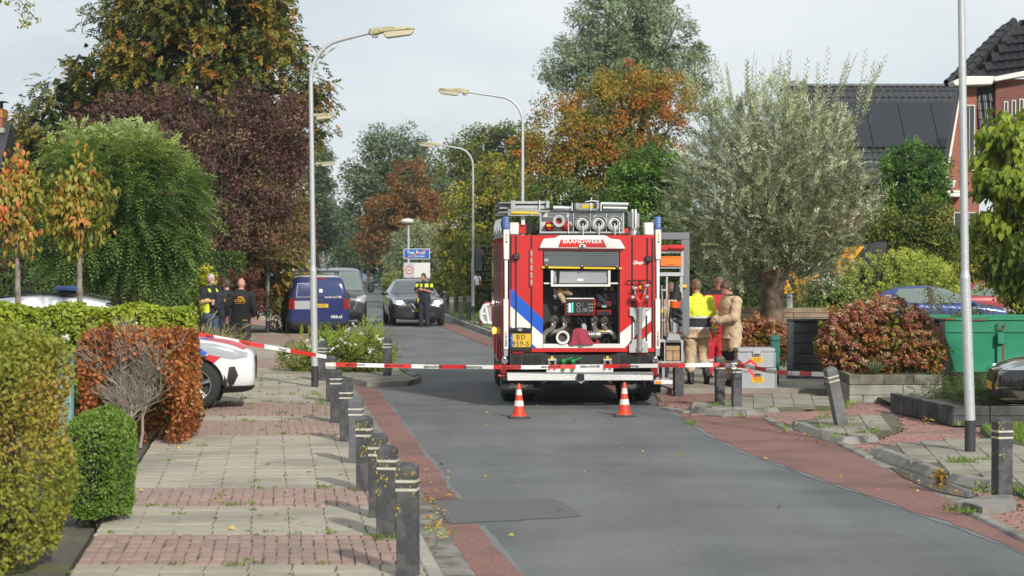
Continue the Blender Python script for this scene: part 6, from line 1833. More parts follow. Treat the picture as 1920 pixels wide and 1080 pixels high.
# --- roof gear: tube rack
rk = MB()
for x in (1014, 1170): rk.bb(tx(x-1.5), tx(x+1.5), .05, .08, tz(436), tz(396))
rk.bb(tx(1012), tx(1172), .04, .09, tz(437), tz(434)); rk.bb(tx(1000), tx(1178), .02, .10, tz(397.2), tz(394.6)); rk.bb(tx(1014), tx(1170), .3, .34, tz(437), tz(398))
for x in (1066, 1076, 1108, 1138): rk.bb(tx(x-.8), tx(x+.8), .05, .08, tz(436), tz(399))
rko = rk.obj('tube_rack', m_alu, tr, smooth=0)
tb('rack_rail_groove', 1031, 394.9, 1177, 396.9, .012, .021, M('rail_navy', (.02,.03,.06), .4), rko)
tb('rack_back', 1017, 399, 1074, 434, .25, .28, m_fw, rko); tb('rack_shadow_board', 1078, 416, 1168, 435, .22, .27, m_blk, rko)
tb('rack_foot_plate', 1010, 437.2, 1175, 440.8, .05, .6, m_blk, rko)
for x in (1093, 1123, 1153):
    t_ = MB(); t_.ring(P3(x, 419, .0), P3(x, 419, 2.2), .118, .110, 28); tob = t_.obj('suction_tube', m_alu, rko)
    t_ = MB(); t_.ring(P3(x, 419, .03), P3(x, 419, .10), .094, .048, 26); t_.obj('tube_coupling', m_fw, tob)
    t_ = MB(); t_.ring(P3(x, 419, .012), P3(x, 419, .09), .072, .064, 22); t_.obj('coupling_ridge', m_alud, tob)
    t_ = MB(); t_.cyl(P3(x, 419, .06), P3(x, 419, .4), .105, n=24); t_.obj('tube_bore', m_blk, tob)
    t_ = MB(); t_.tube([P3(x, 419, -.01), P3(x+.5, 434, -.02), P3(x+.5, 440, .0)], .009, 6); t_.obj('tube_strap', m_fw, tob)
t_ = MB(); t_.ring(P3(1048, 414, -.02), P3(1048, 414, .5), .085, .05, 24); t_.ring(P3(1048, 414, -.03), P3(1048, 414, .0), .095, .072, 24); tob = t_.obj('monitor_tube', m_alu, rko)
t_ = MB(); t_.cyl(P3(1048, 414, .05), P3(1048, 414, .3), .06, n=16); t_.obj('tube_bore', m_vred, tob)
for x in (1031, 1063):
    t_ = MB(); t_.ball(P3(x, 424, .14), (.075, .08, .08), 14, 9); rb_ = t_.obj('red_nozzle', m_fr, rko)
tb('nozzle_label', 1025.5, 420.5, 1038, 424.5, .045, .055, m_yelb, rko)
for x in (1066, 1162):
    t_ = MB(); t_.tube([P3(x, 415, .0), P3(x, 438, .0)], .008, 6); t_.obj('rack_clamp', m_fw, rko)
# ladder box left with yellow beam
lx_ = MB(); lx_.bb(tx(935), tx(958), .0, 2.4, tz(398.5), tz(397)); lx_.bb(tx(935), tx(958), .0, 2.4, tz(381), tz(379.5)); lx_.bb(tx(958), tx(966), -.02, 2.4, tz(392), tz(376)); lx_.bb(tx(1024), tx(1030), -.02, 2.4, tz(390), tz(376.5)); lx_.bb(tx(966), tx(1024), .05, 2.4, tz(382), tz(377)); lx_.bb(tx(966), tx(1024), .05, 2.4, tz(391), tz(385))
lx_.bb(tx(955), tx(1012), -.02, .06, tz(395.5), tz(392.5)); lx_.bb(tx(955), tx(1012), .0, .06, tz(404.5), tz(402.5)); lx_.bb(tx(953), tx(957), .0, 2.2, tz(404), tz(392)); lx_.bb(tx(995), tx(998), -.03, .06, tz(404), tz(392)); lx_.bb(tx(1008), tx(1012), .0, .06, tz(404), tz(393))
lad = lx_.obj('ladder', m_alu, rko, smooth=0)
for k in range(7): MB().cyl((tx(937), .1+k*.33, tz(390)), (tx(957), .1+k*.33, tz(390)), .014, n=6).obj('rung', m_alud, lad)
lb2 = MB(); lb2.tube([P3(958, 398.5, .0), P3(1008, 399.5, .0)], .028, 8); lb2.obj('yellow_beam', m_yelb, rko)
tb('roof_post', 978, 404.6, 985, 421, .1, .16, m_fw, rko)
# boxes and cylinders on the upper rail
for a, b, c, e in ((1038, 1072, 385, 393), (1128, 1180, 378, 385), (1132, 1178, 386, 392)):
    t_ = MB(); t_.cyl(P3(a, (c+e)/2, .1), P3(b, (c+e)/2+1, .1), (e-c)/2/TS, n=14); t_.obj('roof_cylinder', m_alu, rko)
rbx = MB(); rbx.bb(tx(1080), tx(1124), .04, .4, tz(393), tz(391)); rbx.bb(tx(1080), tx(1085), .04, .4, tz(393), tz(380)); rbx.bb(tx(1120), tx(1124), .04, .4, tz(393), tz(377)); rbx.bb(tx(1083), tx(1124), .3, .4, tz(393), tz(380)); rbx.tube([P3(1098, 378, .1), P3(1110, 376, .1), P3(1124, 377, .1)], .01, 5)
rbo = rbx.obj('roof_tray', m_alud, rko, smooth=0)
for k in range(3): tb('yellow_slat', 1091, 384+k*2.2, 1113, 385.7+k*2.2, .03, .2, m_yelb, rbo)
t_ = MB(); t_.tube([P3(1110, 376, .1), P3(1110, 371, .1), P3(1112, 370, .1)], .008, 5)
for x in (1012, 1073, 1108, 1127): t_.tube([P3(x, 395, .0), P3(x, 380 if x > 1020 else 375, .0)], .010, 5)
t_.obj('hold_down', m_fw, rko)
# light mast
lm = MB(); lm.cyl(P3(1194, 432, .4), P3(1194, 440, .4), .09, .10, 14); lm.cyl(P3(1194, 426, .4), P3(1194, 432, .4), .06, n=12)
lmo = lm.obj('mast_base', m_alud, tr)
for x0_, x1_, z0_, z1_, mt in ((1182, 1192, 396, 425, m_grey), (1189.5, 1193, 391, 430, m_fw), (1195.5, 1199, 391, 432, m_fw), (1199, 1204, 399, 426, m_lgrey)):
    tb('mast_lamp', x0_, z0_, x1_, z1_, .36, .46, mt, lmo, .006)
t_ = MB(); t_.tube([P3(1181, 420, .38), P3(1180, 404, .38), P3(1186, 397, .38)], .008, 5); t_.tube([P3(1204, 400, .38), P3(1206, 412, .38), P3(1202, 424, .38)], .008, 5); t_.obj('mast_cable', m_rub, lmo)
mb = MB(); mb.bb(tx(989), tx(999), .1, .3, tz(436), tz(415)); mb.cyl(P3(1005, 428, .15), P3(1012, 428, .15), .07, n=12); mb.tube([P3(973, 421, .2), P3(990, 419, .2)], .012, 6); mb.obj('roof_camera', m_rub, tr)
mb = MB(); mb.bb(tx(973.5), tx(990), .15, 2.0, tz(438), tz(418)); mb.bb(tx(1172), tx(1181), .15, 2, tz(438), tz(428)); mb.obj('roof_box', m_fr, tr, bevel=.01)
# --- mirrors on the cab, left
ma = MB(); my = cy1 - .15
def fx(px, d): return PX(px, d) - tr.location.x
dm = TD + my
off = my * math.sin(R(2.2))
def MXp(px, py): q = P(px, py, dm); return (q.x - tr.location.x + off, my, q.z)
ma.tube([MXp(923, 461), MXp(905, 461), MXp(895, 468), MXp(892, 472)], .018, 6); ma.tube([MXp(925, 545), MXp(905, 545), MXp(895, 541), MXp(893, 530)], .018, 6)
mo = ma.obj('mirror_arm', m_rub, tr)
q0, q1 = MXp(889, 510), MXp(908, 467)
mb = MB(); mb.bb(q0[0], q1[0], my-.05, my+.08, q0[2], q1[2]); m1 = mb.obj('mirror', m_rub, tr, bevel=.04)
q0, q1 = MXp(891, 508), MXp(906, 478); MB().bb(q0[0], q1[0], my-.056, my-.05, q0[2], q1[2]).obj('mirror_glass', M('mirror_glass', (.05,.06,.06), .03, 1), m1)
q0, q1 = MXp(888, 538), MXp(902, 516); mb = MB(); mb.bb(q0[0], q1[0], my-.05, my+.08, q0[2], q1[2]); m2 = mb.obj('mirror', m_chrome, tr, bevel=.04)
mb = MB(); mb.ball((side_x0-.05, 3.2, .78 + .30), (.035, .05, .06), 10, 8); mb.obj('indicator', m_amber_on, tr)
# side steps and dark lower left flank
MB().bb(side_x0+.0, side_x0+.05, .2, .95, .42, tz(700)).obj('side_locker', m_blk, tr, smooth=0)
MB().bb(side_x0+.0, side_x0+.05, 2.35, L, .42, tz(700)).obj('side_locker', m_blk, tr, smooth=0)
for k in range(3):
    MB().bb(side_x0-.02, side_x0-.005, .5+k*.06, .53+k*.06, tz(595), tz(592)).obj('shutter_latch', m_yelb, tr)
# --- right flank: opened grey flap with pull-out shelves
fy = .55
fl_ = MB()
fl_.bb(tx(1240), tx(1303), fy, fy+.07, tz(449), tz(435)); fl_.bb(tx(1287), tx(1303), fy, fy+.07, tz(632), tz(449.1)); fl_.bb(tx(1266), tx(1287), fy+.01, fy+.06, tz(632), tz(606)); fl_.bb(tx(1280), tx(1287), fy+.01, fy+.06, tz(606), tz(530))
flap = fl_.obj('pull_out_frame', M('flap_grey', (.15,.165,.175), .45), tr, bevel=.008)
MB().bb(tx(1281), tx(1297), fy-.05, fy, tz(541), tz(535)).obj('yellow_catch', m_yelb, flap, bevel=.01)
for j in range(2):
    for i in range(2): MB().cyl((tx(1289+i*6), fy-.004, tz(584+j*11)), (tx(1289+i*6), fy, tz(584+j*11)), .009, n=8).obj('bolt', m_black_t, flap)
tb('flap_lamp', 1279, 625, 1291, 631, fy-.03, fy-.001, m_tail, flap, .004)
shf = MB()
def alu(x0_, y0_, x1_, y1_, a, b): shf.bb(tx(x0_), tx(x1_), a, b, tz(y1_), tz(y0_))
alu(1240, 470.5, 1286, 474.5, .2, .5); alu(1240, 500, 1283, 503.5, .2, .5); alu(1240, 511, 1286, 518, .2, .5); alu(1281, 474.6, 1286, 511, .2, .25); alu(1253, 518.1, 1256.5, 640, .22, .26); alu(1240, 543, 1253, 546, .22, .26); alu(1240, 576, 1253, 579, .22, .26); alu(1240, 600, 1253, 603, .22, .26); alu(1280, 518.1, 1285, 562, .22, .26); alu(1256.6, 560, 1285, 563, .22, .26)
alu(1236, 639, 1285, 643, .15, .55); alu(1281, 643.1, 1285, 682, .15, .55); alu(1236, 679, 1285, 682, .15, .55); alu(1249, 643.1, 1251, 679, .16, .5)
sho = shf.obj('shelf_rack', m_alu, tr, smooth=0)
tb('rack_side', 1283, 500, 1290, 634, .52, .545, m_grey, sho)
tb('red_hose_tray', 1240, 459, 1286, 470, .15, .5, m_fr, sho, .015); tb('red_hose_tray', 1257, 462, 1287, 467, .1, .2, m_fr, sho, .01)
ob = tb('orange_crate', 1241, 482, 1282, 499.7, .16, .48, m_org, sho, .01); tb('crate_rim', 1239.5, 480.5, 1283, 483.5, .15, .49, m_org, ob, .006); text('lettering', 'brandweer', .03, m_black_t, ob, (tx(1262), .158, tz(496)))
tb('shelf_backing', 1239, 530, 1252, 640, .45, .5, m_blk, sho)
tp('wood_block', [(1251.5,645),(1279,645),(1279,678),(1251.5,678)], .30, .5, m_blk, sho)
for k, (a, b, c, e) in enumerate(((1252.5,660,1265,678),(1266,660,1278.5,678),(1252.5,650,1278.5,659))): tb('wood_block', a, b, c, e, .17, .45, M('timber_block', (.34,.22,.12), .8, var=.25, scale=14), sho, .004)
mb = MB(); mb.tube([P3(1245, 640, .2), P3(1245, 560, .2), P3(1244, 535, .2)], [.018,.018,.012], 8); mb.tube([P3(1241, 640, .2), P3(1249, 640, .2)], .02, 6); mb.obj('crowbar', m_steel, sho)
tb('crowbar_grip', 1243.3, 580, 1247, 587, .17, .23, m_yelb, sho)
tool = MB(); tool.tube([P3(1272, 531, .17), P3(1272, 548, .17)], [.035,.05], 10); tool.tube([P3(1271, 548, .17), P3(1270, 562, .16)], [.09,.10], 12)
tool.tube([P3(1270, 578, .16), P3(1268, 600, .16)], [.07,.05], 10)
for k in range(3): tool.tube([P3(1266, 577+k*12, .12), P3(1276, 581+k*12, .08), P3(1281, 589+k*11, .12)], .026, 8)
tool.tube([P3(1262, 575, .14), P3(1258, 600, .12), P3(1260, 622, .14)], .02, 8)
to = tool.obj('hydraulic_cutter', m_rub, sho)
t_ = MB(); t_.tube([P3(1270, 566, .15), P3(1269, 578, .15)], [.085,.075], 12); t_.obj('cutter_collar', M('tool_orange', (.7,.09,.01), .45), to)
t_ = MB(); t_.tube([P3(1268, 598, .13), P3(1267, 625, .13)], [.03,.035], 8); t_.obj('cutter_blade', m_alu, to)
tp('tool_base', [(1257,625),(1276,628),(1281,639),(1253,639)], .1, .4, m_lgrey, sho)
stp = tb('side_step', 1227, 713, 1262, 721, -.05, .5, m_fw, tr, .006); tb('step_lamp', 1229, 714.5, 1241, 719.5, -.06, -.049, m_amber, stp)
mb = MB(); mb.bb(tx(1244), tx(1249), .1, .15, tz(713), tz(682.5)); mb.bb(tx(1233), tx(1238), .1, .15, tz(713), tz(682.5)); mb.obj('step_bracket', m_alud, tr, smooth=0)

# ================================================================== STREET FURNITURE
m_galv = M('galvanised', (.46, .48, .49), .5, .35, var=.12, scale=30)
m_lampcap = M('lamp_cap_mossy', (.42, .40, .28), .8, var=.25, scale=30, tint=(.26, .22, .03), mscale=14)
m_lampglass = M('lamp_cover', (.55, .50, .36), .35, var=.1, scale=10)
m_sleeve = M('lamp_base_black', (.03, .031, .034), .6)
def street_lamp(px, d, z0, headpx, label, headz=None, lean=0.0, arm=1.75, top_py=None, head=True):
    "galvanised pole with curved arm; headpx gives the side the arm points to (sign)"
    b = Vector((PX(px, d), d, z0))
    root = thing('street_lamp', label, 'street lamp', b, group='galvanised street lamps along the road')
    H = headz - z0
    s = 1 if headpx > 0 else -1
    mb = MB(); mb.tube([(0,0,-.2),(0,0,.36)], [.062,.062], 14); mb.obj('base_sleeve', m_sleeve, root)
    mb = MB(); mb.tube([(0,0,.36),(lean*.4,0,2.0)], [.060,.060], 14); mb.tube([(lean*.4,0,2.0),(lean*.41,0,2.08),(lean*.41,0,2.09)], [.060,.046,.046], 14)
    path = [(lean*.41,0,2.09),(lean*.7,0,H*.6),(lean,0,H-.75)]
    rr = [.046,.042,.036]
    for t in np.linspace(0, 1, 8)[1:]:
        a = t*math.pi/2*.86
        path.append((lean + s*.62*(1-math.cos(a)), 0, H-.75 + .68*math.sin(a))); rr.append(.034)
    path.append((lean + s*(arm-.52), 0, H+.06)); rr.append(.028)
    mb.tube(path, rr, 12)
    mb.obj('pole', m_galv, root)
    if head:
        x0, z0_ = path[-1][0], path[-1][2]
        hd = Matrix.Rotation(R(-5*s), 3, 'Y')
        mb = MB()
        def hp(u, w, v): q = hd @ Vector((s*u, w, v)); return (x0 + q.x, q.y, z0_ + q.z)
        rings = []
        for u, hw, t, bt in ((-.08,.055,.05,-.05),(.0,.08,.065,-.06),(.2,.11,.06,-.02),(.62,.10,.03,-.02),(.70,.06,.0,-.02)):
            rings.append([hp(u,-hw,bt),hp(u,hw,bt),hp(u,hw,t*.6),hp(u,hw*.7,t),hp(u,-hw*.7,t),hp(u,-hw,t*.6)])
        mb.loft(rings); mb.obj('lamp_head', m_lampcap, root, bevel=.006)
        mb = MB(); rings = []
        for u, hw, bt in ((.17,.095,-.085),(.22,.10,-.135),(.62,.085,-.115),(.68,.06,-.06)):
            rings.append([hp(u,-hw,-.022),hp(u,hw,-.022),hp(u,hw*.8,bt),hp(u,-hw*.8,bt)])
        mb.loft(rings); mb.obj('lamp_shade', m_lampglass, root, bevel=.012)
        mb = MB(); mb.bb(x0+s*.02-.05, x0+s*.02+.05, -.05, .05, z0_-.10, z0_-.04); mb.obj('ballast_box', m_alud, root)
    return root
street_lamp(590, 34.2, .1, 1, 'nearest left galvanised lamp, beside the row of bollards, mossy head over the road', PZ(66, 34.2), arm=1.6, lean=-.06)
street_lamp(502, 58.2, .1, 1, 'lamp with black base whose pole vanishes up into the purple plum foliage', PZ(222, 58.2), arm=1.75)
street_lamp(512, 84.0, .0, 1, 'far lamp whose head alone shows beside the nearest left lamp pole, lower of two', PZ(310, 84), arm=2.4)
street_lamp(980, 51.5, .05, -1, 'lamp rising from behind the roof of the red truck', PZ(176, 51.5), arm=2.0)
street_lamp(887, 74.5, .12, -1, 'lamp beyond the truck beside a short row of grey bollards', PZ(274, 74.5), arm=1.85)
# the near right pole: head out of the picture
d = 22.9
street_lamp(1820, d, .1, -1, 'thick galvanised lamp post on the right pavement, head above the picture', 8.2, lean=-.16, arm=2.0)
# globe-headed lamp behind the place-name sign and a small far lamp
d = 92.0
b = Vector((PX(766, d), d, 0)); root = thing('globe_lamp', 'lamp with a flattened pale globe head behind the blue place-name sign', 'street lamp', b)
h = PZ(415, d); mb = MB(); mb.tube([(0,0,0),(0,0,h*.5),(0,0,h-.05)], [.07,.06,.05], 10); mb.obj('pole', m_galv, root)
mb = MB(); mb.lathe((-.05,0,h-.05), [(.0,-.12),(.16,-.10),(.30,.0),(.31,.06),(.22,.16),(.0,.2)], 18); mb.obj('lamp_globe', M('lamp_opal', (.55,.54,.48), .4), root)
d = 150.0
b = Vector((PX(606, d), d, 0)); root = thing('globe_lamp', 'slim distant lamp post with a small flat head between trees, left', 'street lamp', b)
h = PZ(410, d); mb = MB(); mb.tube([(0,0,0),(0,0,h)], [.07,.05], 8); mb.obj('pole', m_galv, root); mb = MB(); mb.lathe((0,0,h-.05), [(.0,-.08),(.22,.0),(.2,.1),(.0,.14)], 12); mb.obj('lamp_globe', M('lamp_opal', (0,0,0)), root)

# ---- bollards
def bollard_mat(name, col, lichen=None, dirt=.25, lo=.60):
    return M(name, col, .7, var=dirt, scale=14, tint=lichen, mscale=9, bump=.25, bscale=40) if lichen else M(name, col, .7, var=dirt, scale=14, bump=.25, bscale=40)
m_bo = bollard_mat('bollard_black', (.044, .047, .051), (.085, .085, .083))
m_bog = bollard_mat('bollard_grey', (.105, .11, .118))
m_bop = bollard_mat('bollard_weathered', (.20, .195, .175))
m_band = M('bollard_band', (.50, .475, .40), .6, var=.15, scale=20)
m_lich = leaf_mat('lichen', [(.18,.16,.02), (.36,.31,.04), (.45,.28,.03)], trans=.0, rough=.9)
def bollard(loc, h, label, mat=m_bo, w=.145, rot=0.0, tilt=(0, 0), group='black bollards with two pale bands', lich=0):
    root = thing('bollard', label, 'bollard', loc, rot, group)
    root.rotation_euler = (tilt[0], tilt[1], rot)
    a = w/2
    mb = MB()
    mb.loft([[(-a,-a,-.25),(a,-a,-.25),(a,a,-.25),(-a,a,-.25)], [(-a,-a,h-.035),(a,-a,h-.035),(a,a,h-.035),(-a,a,h-.035)], [(-a*.55,-a*.55,h),(a*.55,-a*.55,h),(a*.55,a*.55,h),(-a*.55,a*.55,h)]])
    mb.obj('post', mat, root, bevel=.006, smooth=0)
    for z in (h-.125, h-.185):
        m2 = MB(); e = a+.0015; m2.bb(-e, e, -e, e, z-.009, z+.009); m2.obj('band', m_band, root, smooth=0)
    if lich:
        n = lich
        f = rng.integers(0, 3, n); u = rng.uniform(-1, 1, n)*a; k = rng.integers(0, 6, n)
        ctr = np.stack([rng.uniform(-1,1,6)*a, h - .05 - rng.random(6)**1.3*.32], 1)
        z = ctr[k,1] + rng.normal(size=n)*.03; u = np.clip(ctr[k,0] + rng.normal(size=n)*.02, -a, a)
        C = np.where((f==0)[:,None], np.stack([u, np.full(n,-a-.003), z],1), np.where((f==1)[:,None], np.stack([np.full(n,a+.003), u, z],1), np.stack([np.full(n,-a-.003), u, z],1)))
        N = np.where((f==0)[:,None], np.array([[0,-1.,0]]), np.where((f==1)[:,None], np.array([[1.,0,0]]), np.array([[-1.,0,0]])))
        C[:,2] = np.minimum(C[:,2], h-.04)
        lo = leaves('lichen', C, rdirs(n)*np.array([.3,.3,1]) + .01, N + rng.normal(size=(n,3))*.2, rng.uniform(.008,.02,n), rng.uniform(.008,.018,n), rng.random(n), m_lich, root, .05); lo['kind'] = 'stuff'
    return root
lefts = [(765, 868, .795, m_bo, 'nearest bollard, cut by the bottom edge of the picture', 60), (724, 835, .735, m_bo, 'bollard with yellow lichen, second from the camera on the left', 110), (709, 812, .725, m_bo, 'bollard half hidden, third from the camera on the left pavement', 70),
         (684, 780, .715, m_bo, 'lichen-spotted bollard just beyond three near ones and before the paler grey one', 130), (668.5, 745, .715, m_bog, 'paler grey bollard in the middle of the left row', 0), (650, 717, .715, m_bo, 'clean black bollard directly beyond the paler grey one', 0),
         (631, 693, .715, m_bo, 'black bollard second beyond the paler grey one, before the taped one', 0), (621, 667, .715, m_bo, 'bollard at the left end of the long barrier tape', 50), (603.5, 640, .71, m_bo, 'bollard standing just behind the nearest left lamp post', 0)]
tape_L = None
for px, top, h, mt, lab, li in lefts:
    d = (EYE - .1 - h) * FPX / (top - HOR)
    loc = Vector((PX(px, d), d, .1))
    b_ = bollard(loc, h, lab, mt, rot=R(-7), lich=li, tilt=(random.gauss(0, .012), random.gauss(0, .012)))
    if '621' in str(px): tape_L = Vector((loc.x + .08, loc.y - .09, PZ(683, d)))
for px, base, h, lab, mt in ((726, 703, .71, 'bollard at the road-side corner of the rose bed', m_bo), (566, 628, .74, 'bollard in front of the blue-backed van, left of two', m_bog), (577, 632, .76, 'bollard in front of the blue-backed van, right of two', m_bo)):
    d = 8400/(base-480) if base > 690 else 8773/(base-480)
    bollard(Vector((PX(px, d), d, .1 if base > 690 else 0)), h, lab, mt, rot=R(-7))
for px, base, h, lab, mt, w in ((1350, 755, .715, 'left bollard of the close pair in front of the grey cases', m_bo, .135), (1381.5, 762, .70, 'right bollard of the close pair, wrapped with barrier tape', m_bo, .135), (1272, 735, .70, 'mossy bollard beside the pull-out shelves of the truck', m_bop if False else m_bo, .15)):
    d = 8400/(base-480)
    bollard(Vector((PX(px, d), d, .1)), h, lab, mt, w, R(8), lich=30)
d = 8400/(797-480)
bollard(Vector((PX(1578, d), d, .1)), .80, 'weathered grey bollard leaning over to the left', M('bollard_leaning', (.135,.135,.135), .75, var=.3, scale=12, tint=(.09,.09,.085), mscale=4, bump=.3, bscale=40), .15, R(12), (R(4), R(-13.5)))
d = 8400/(925-480)
bollard(Vector((PX(1880, d), d, .1)), .715, 'bollard on the near right kerb with yellow lichen on its bands', m_bo, .15, R(14), lich=60)
for px, base, h, mt, lab in ((834, 588, .72, m_bop, 'pale bollard nearest the dark crossover by the verge'), (847, 594, .74, m_bog, 'dark bollard, second of the short row by the verge'), (864, 598, .80, m_bop, 'pale weathered bollard in the middle of the verge row'), (879, 601, .86, m_bog, 'dark bollard right beside the pole of the far right lamp')):
    d = 8400/(base-480)
    bollard(Vector((PX(px, d), d, .1)), h, lab, mt, .15, R(-5), group='bollards in a short row by the verge')

# ---- traffic cones
m_cone = M('cone_red', (.62, .045, .015), .45, var=.08, scale=20)
m_cone_w = M('cone_white', (.62, .60, .56), .4, var=.1, scale=20)
m_cone_b = M('cone_foot', (.06, .058, .055), .8, var=.25, scale=12)
cone0 = None
for px, lab in ((973, 'red and white traffic cone under the left rear corner of the fire engine'), (1171, 'red and white traffic cone under the right rear corner of the fire engine')):
    d = 8773/((784 if px < 1000 else 781)-480)
    if cone0 is None:
        cone0 = thing('traffic_cone', lab, 'traffic cone', (PX(px, d), d, 0), R(10), 'traffic cones behind the fire engine')
        def rr(z): return .094 - (z-.03)*.155
        mb = MB(); mb.bb(-.15, .15, -.15, .15, 0, .032); mb.obj('foot', m_cone_b, cone0, bevel=.008)
        for z0_, z1_, mt, nm in ((.032,.175,m_cone,'cone_band'),(.175,.255,m_cone_w,'reflective_band'),(.255,.335,m_cone,'cone_band'),(.335,.415,m_cone_w,'reflective_band'),(.415,.50,m_cone,'cone_band')):
            pr = [(rr(z0_), z0_), (rr(z1_), z1_)]
            mb = MB()
            if z0_ < .04: pr = [(.118,.032),(.112,.045)] + [(rr(.05), .05), pr[1]]
            if z1_ > .49: pr = [pr[0], (rr(.48), .48), (rr(.5)*.8, .5)]
            e = .002 if nm == 'reflective_band' else 0
            mb.lathe((0,0,0), [(r+e, z) for r, z in pr], 22); mb.obj(nm, mt, cone0)
    else:
        c = copy_tree(cone0); c.location = (PX(px, d), d, 0); c['label'] = lab; c.rotation_euler = (0, 0, R(2))

# ---- barrier tape
m_tr, m_tw = M('tape_red', (.55, .025, .02), .35), M('tape_white', (.66, .65, .63), .35)
def tape(pts, label, seg=.42, w=.062, phase=0.0, flip=True, textsize=.05, parent=None):
    root = thing('barrier_tape', label, 'barrier tape', pts[0], group='red and white barrier tapes')
    P0 = Vector(pts[0])
    # resample
    L = [0]
    for a, b in zip(pts, pts[1:]): L.append(L[-1] + (Vector(b)-Vector(a)).length)
    def at(s):
        for i in range(len(L)-1):
            if s <= L[i+1] + 1e-9:
                return Vector(pts[i]).lerp(Vector(pts[i+1]), (s-L[i])/max(L[i+1]-L[i], 1e-9))
        return Vector(pts[-1])
    tot = L[-1]
    s, k = -phase, 0
    while s < tot:
        a, b = max(s, 0), min(s+seg, tot)
        mb = MB()
        prev = None
        for i in range(5):
            q = at(a+(b-a)*i/4) - P0
            tw = .25*math.sin((a+(b-a)*i/4)*2.3+phase)
            up = Vector((0, math.sin(tw)*w/2, math.cos(tw)*w/2))
            cur = (q+up, q-up)
            if prev is not None: mb.add([prev[0], prev[1], cur[1], cur[0]], [(0,1,2,3)])
            prev = cur
        if b > a + .01: mb.obj('red_section' if k % 2 == 0 else 'white_section', m_tr if k % 2 == 0 else m_tw, root, smooth=60)
        s += seg; k += 1
    s = .30
    while s < tot-.3:
        q = at(s) - P0; q2 = at(min(s+.05, tot)) - P0
        ang = math.atan2((q2-q).z, (q2-q).x)
        tw = .25*math.sin(s*2.3+phase)
        text('lettering', 'BRANDWEER', textsize, m_black_t, root, (q.x, q.y-.003-abs(math.sin(tw))*.012, q.z), (math.pi/2 - tw*1.0, math.pi - ang if flip else -ang, 0), bold=.003, shear=.2)
        s += .60
    return root
bolL = tape_L if tape_L else Vector((-2.7, 30.3, .6))
dR = 8400/(755-480) - .085
E1 = P(1350, 684, dR)
mid = bolL.lerp(E1, .5); mid.z -= .02
tape([bolL, bolL.lerp(E1, .25) + Vector((0,0,-.03)), mid + Vector((0,0,-.02)), bolL.lerp(E1, .75) + Vector((0,0,-.02)), E1], 'long barrier tape stretched across the road behind the fire engine', phase=.1)
d2 = 8400/(762-480) - .08
E2 = P(1384, 684, d2)
mbk = tape([E1, E1.lerp(E2, .5) + Vector((0, 0, -.01)), E2], 'short bit of barrier tape between the close pair of bollards', phase=.2)
E3 = P(1552, 702, 8400/(797-480) - .02)
tape([E2, E2.lerp(E3, .5) + Vector((0,0,-.05)), E3], 'barrier tape from the close pair of bollards to the leaning bollard', phase=.15)
bl = P(612, 669, 30.4)
tape([P(352, 623, 29.3), P(480, 643, 29.9) + Vector((0,0,-.03)), bl], 'barrier tape sloping from the copper hedge over the police car nose to a bollard', phase=.0, flip=True, textsize=.04)
for (p_, wv) in ((Vector((bolL.x-.08, bolL.y, bolL.z)), .155),):
    wr = thing('barrier_tape', 'white band of barrier tape tied round the left taped bollard', 'barrier tape', (p_.x, p_.y+.09, p_.z))
    MB().bb(-.082, .082, -.082, .082, -.03, .03).obj('white_section', m_tw, wr, smooth=0)
c_ = Vector((PX(1381.5, d2+.08), d2+.08, PZ(686, d2)))
wr = thing('barrier_tape', 'barrier tape wrapped and knotted round the right bollard of the pair', 'barrier tape', c_)
wq = MB().bb(-.078, .078, -.078, .078, -.05, .045).obj('white_section', m_tw, wr, smooth=0)
MB().bb(.0, .08, -.081, .0795, -.035, .05).obj('red_section', m_tr, wr, smooth=0)
text('lettering', 'NDWE', .07, m_black_t, wq, (-.02, -.083, .0), bold=.003)
mb = MB()
for a, b in (((.08,-.08,.03),(.25,-.1,-.12)), ((.08,-.08,.0),(.2,-.1,.08)), ((.2,-.1,.08),(.3,-.08,.0)), ((.1,-.09,.02),(.28,-.12,-.20))):
    a, b = Vector(a), Vector(b); u = Vector((.0,.01,.022)); mb.add([a-u, b-u, b+u, a+u], [(0,1,2,3)])
mb.obj('loose_ends', m_tr, wr)

# ---- place-name sign
d = 73.5
b = Vector((PX(781, d), d, 0))
sg = thing('place_name_sign', 'blue end-of-town sign with a red diagonal above a white speed zone board', 'sign', b)
def SX(px): return PX(px, d) - b.x
m_sblue, m_sred = M('sign_blue', (.01, .12, .42), .4), M('sign_red', (.5, .03, .03), .4)
m_sgrey = M('sign_back', (.06,.10,.10), .6)
m_sw = M('sign_white', (.62, .62, .60), .45)
mb = MB()
for x in (758.5, 804.5): mb.cyl((SX(x), .06, 0), (SX(x), .06, PZ(466, d)), .03, n=8)
mb.obj('sign_post', M('post_green', (.02,.06,.05), .6), sg)
MB().bb(SX(757), SX(806), -.02, .02, PZ(486, d), PZ(466, d)).obj('sign_edge', m_sw, sg, smooth=0)
p_ = MB().bb(SX(758.3), SX(804.7), -.026, -.018, PZ(484.8, d), PZ(467.2, d)).obj('name_plate', m_sblue, sg, smooth=0)
text('lettering', 'Ten Boer', .185, m_white_t, sg, (SX(780.5), -.030, PZ(473.6, d)), bold=.006, sx=.98)
text('lettering', 'gem. Groningen', .095, m_white_t, sg, (SX(781.5), -.030, PZ(480.3, d)), bold=.003)
MB().prism([(SX(759), PZ(484.4, d)), (SX(763), PZ(484.6, d)), (SX(804), PZ(468, d)), (SX(799), PZ(467.6, d))], -.036, -.033, 'y').obj('diagonal_bar', M('sign_red_pale', (.55,.14,.13), .4), sg, smooth=0)
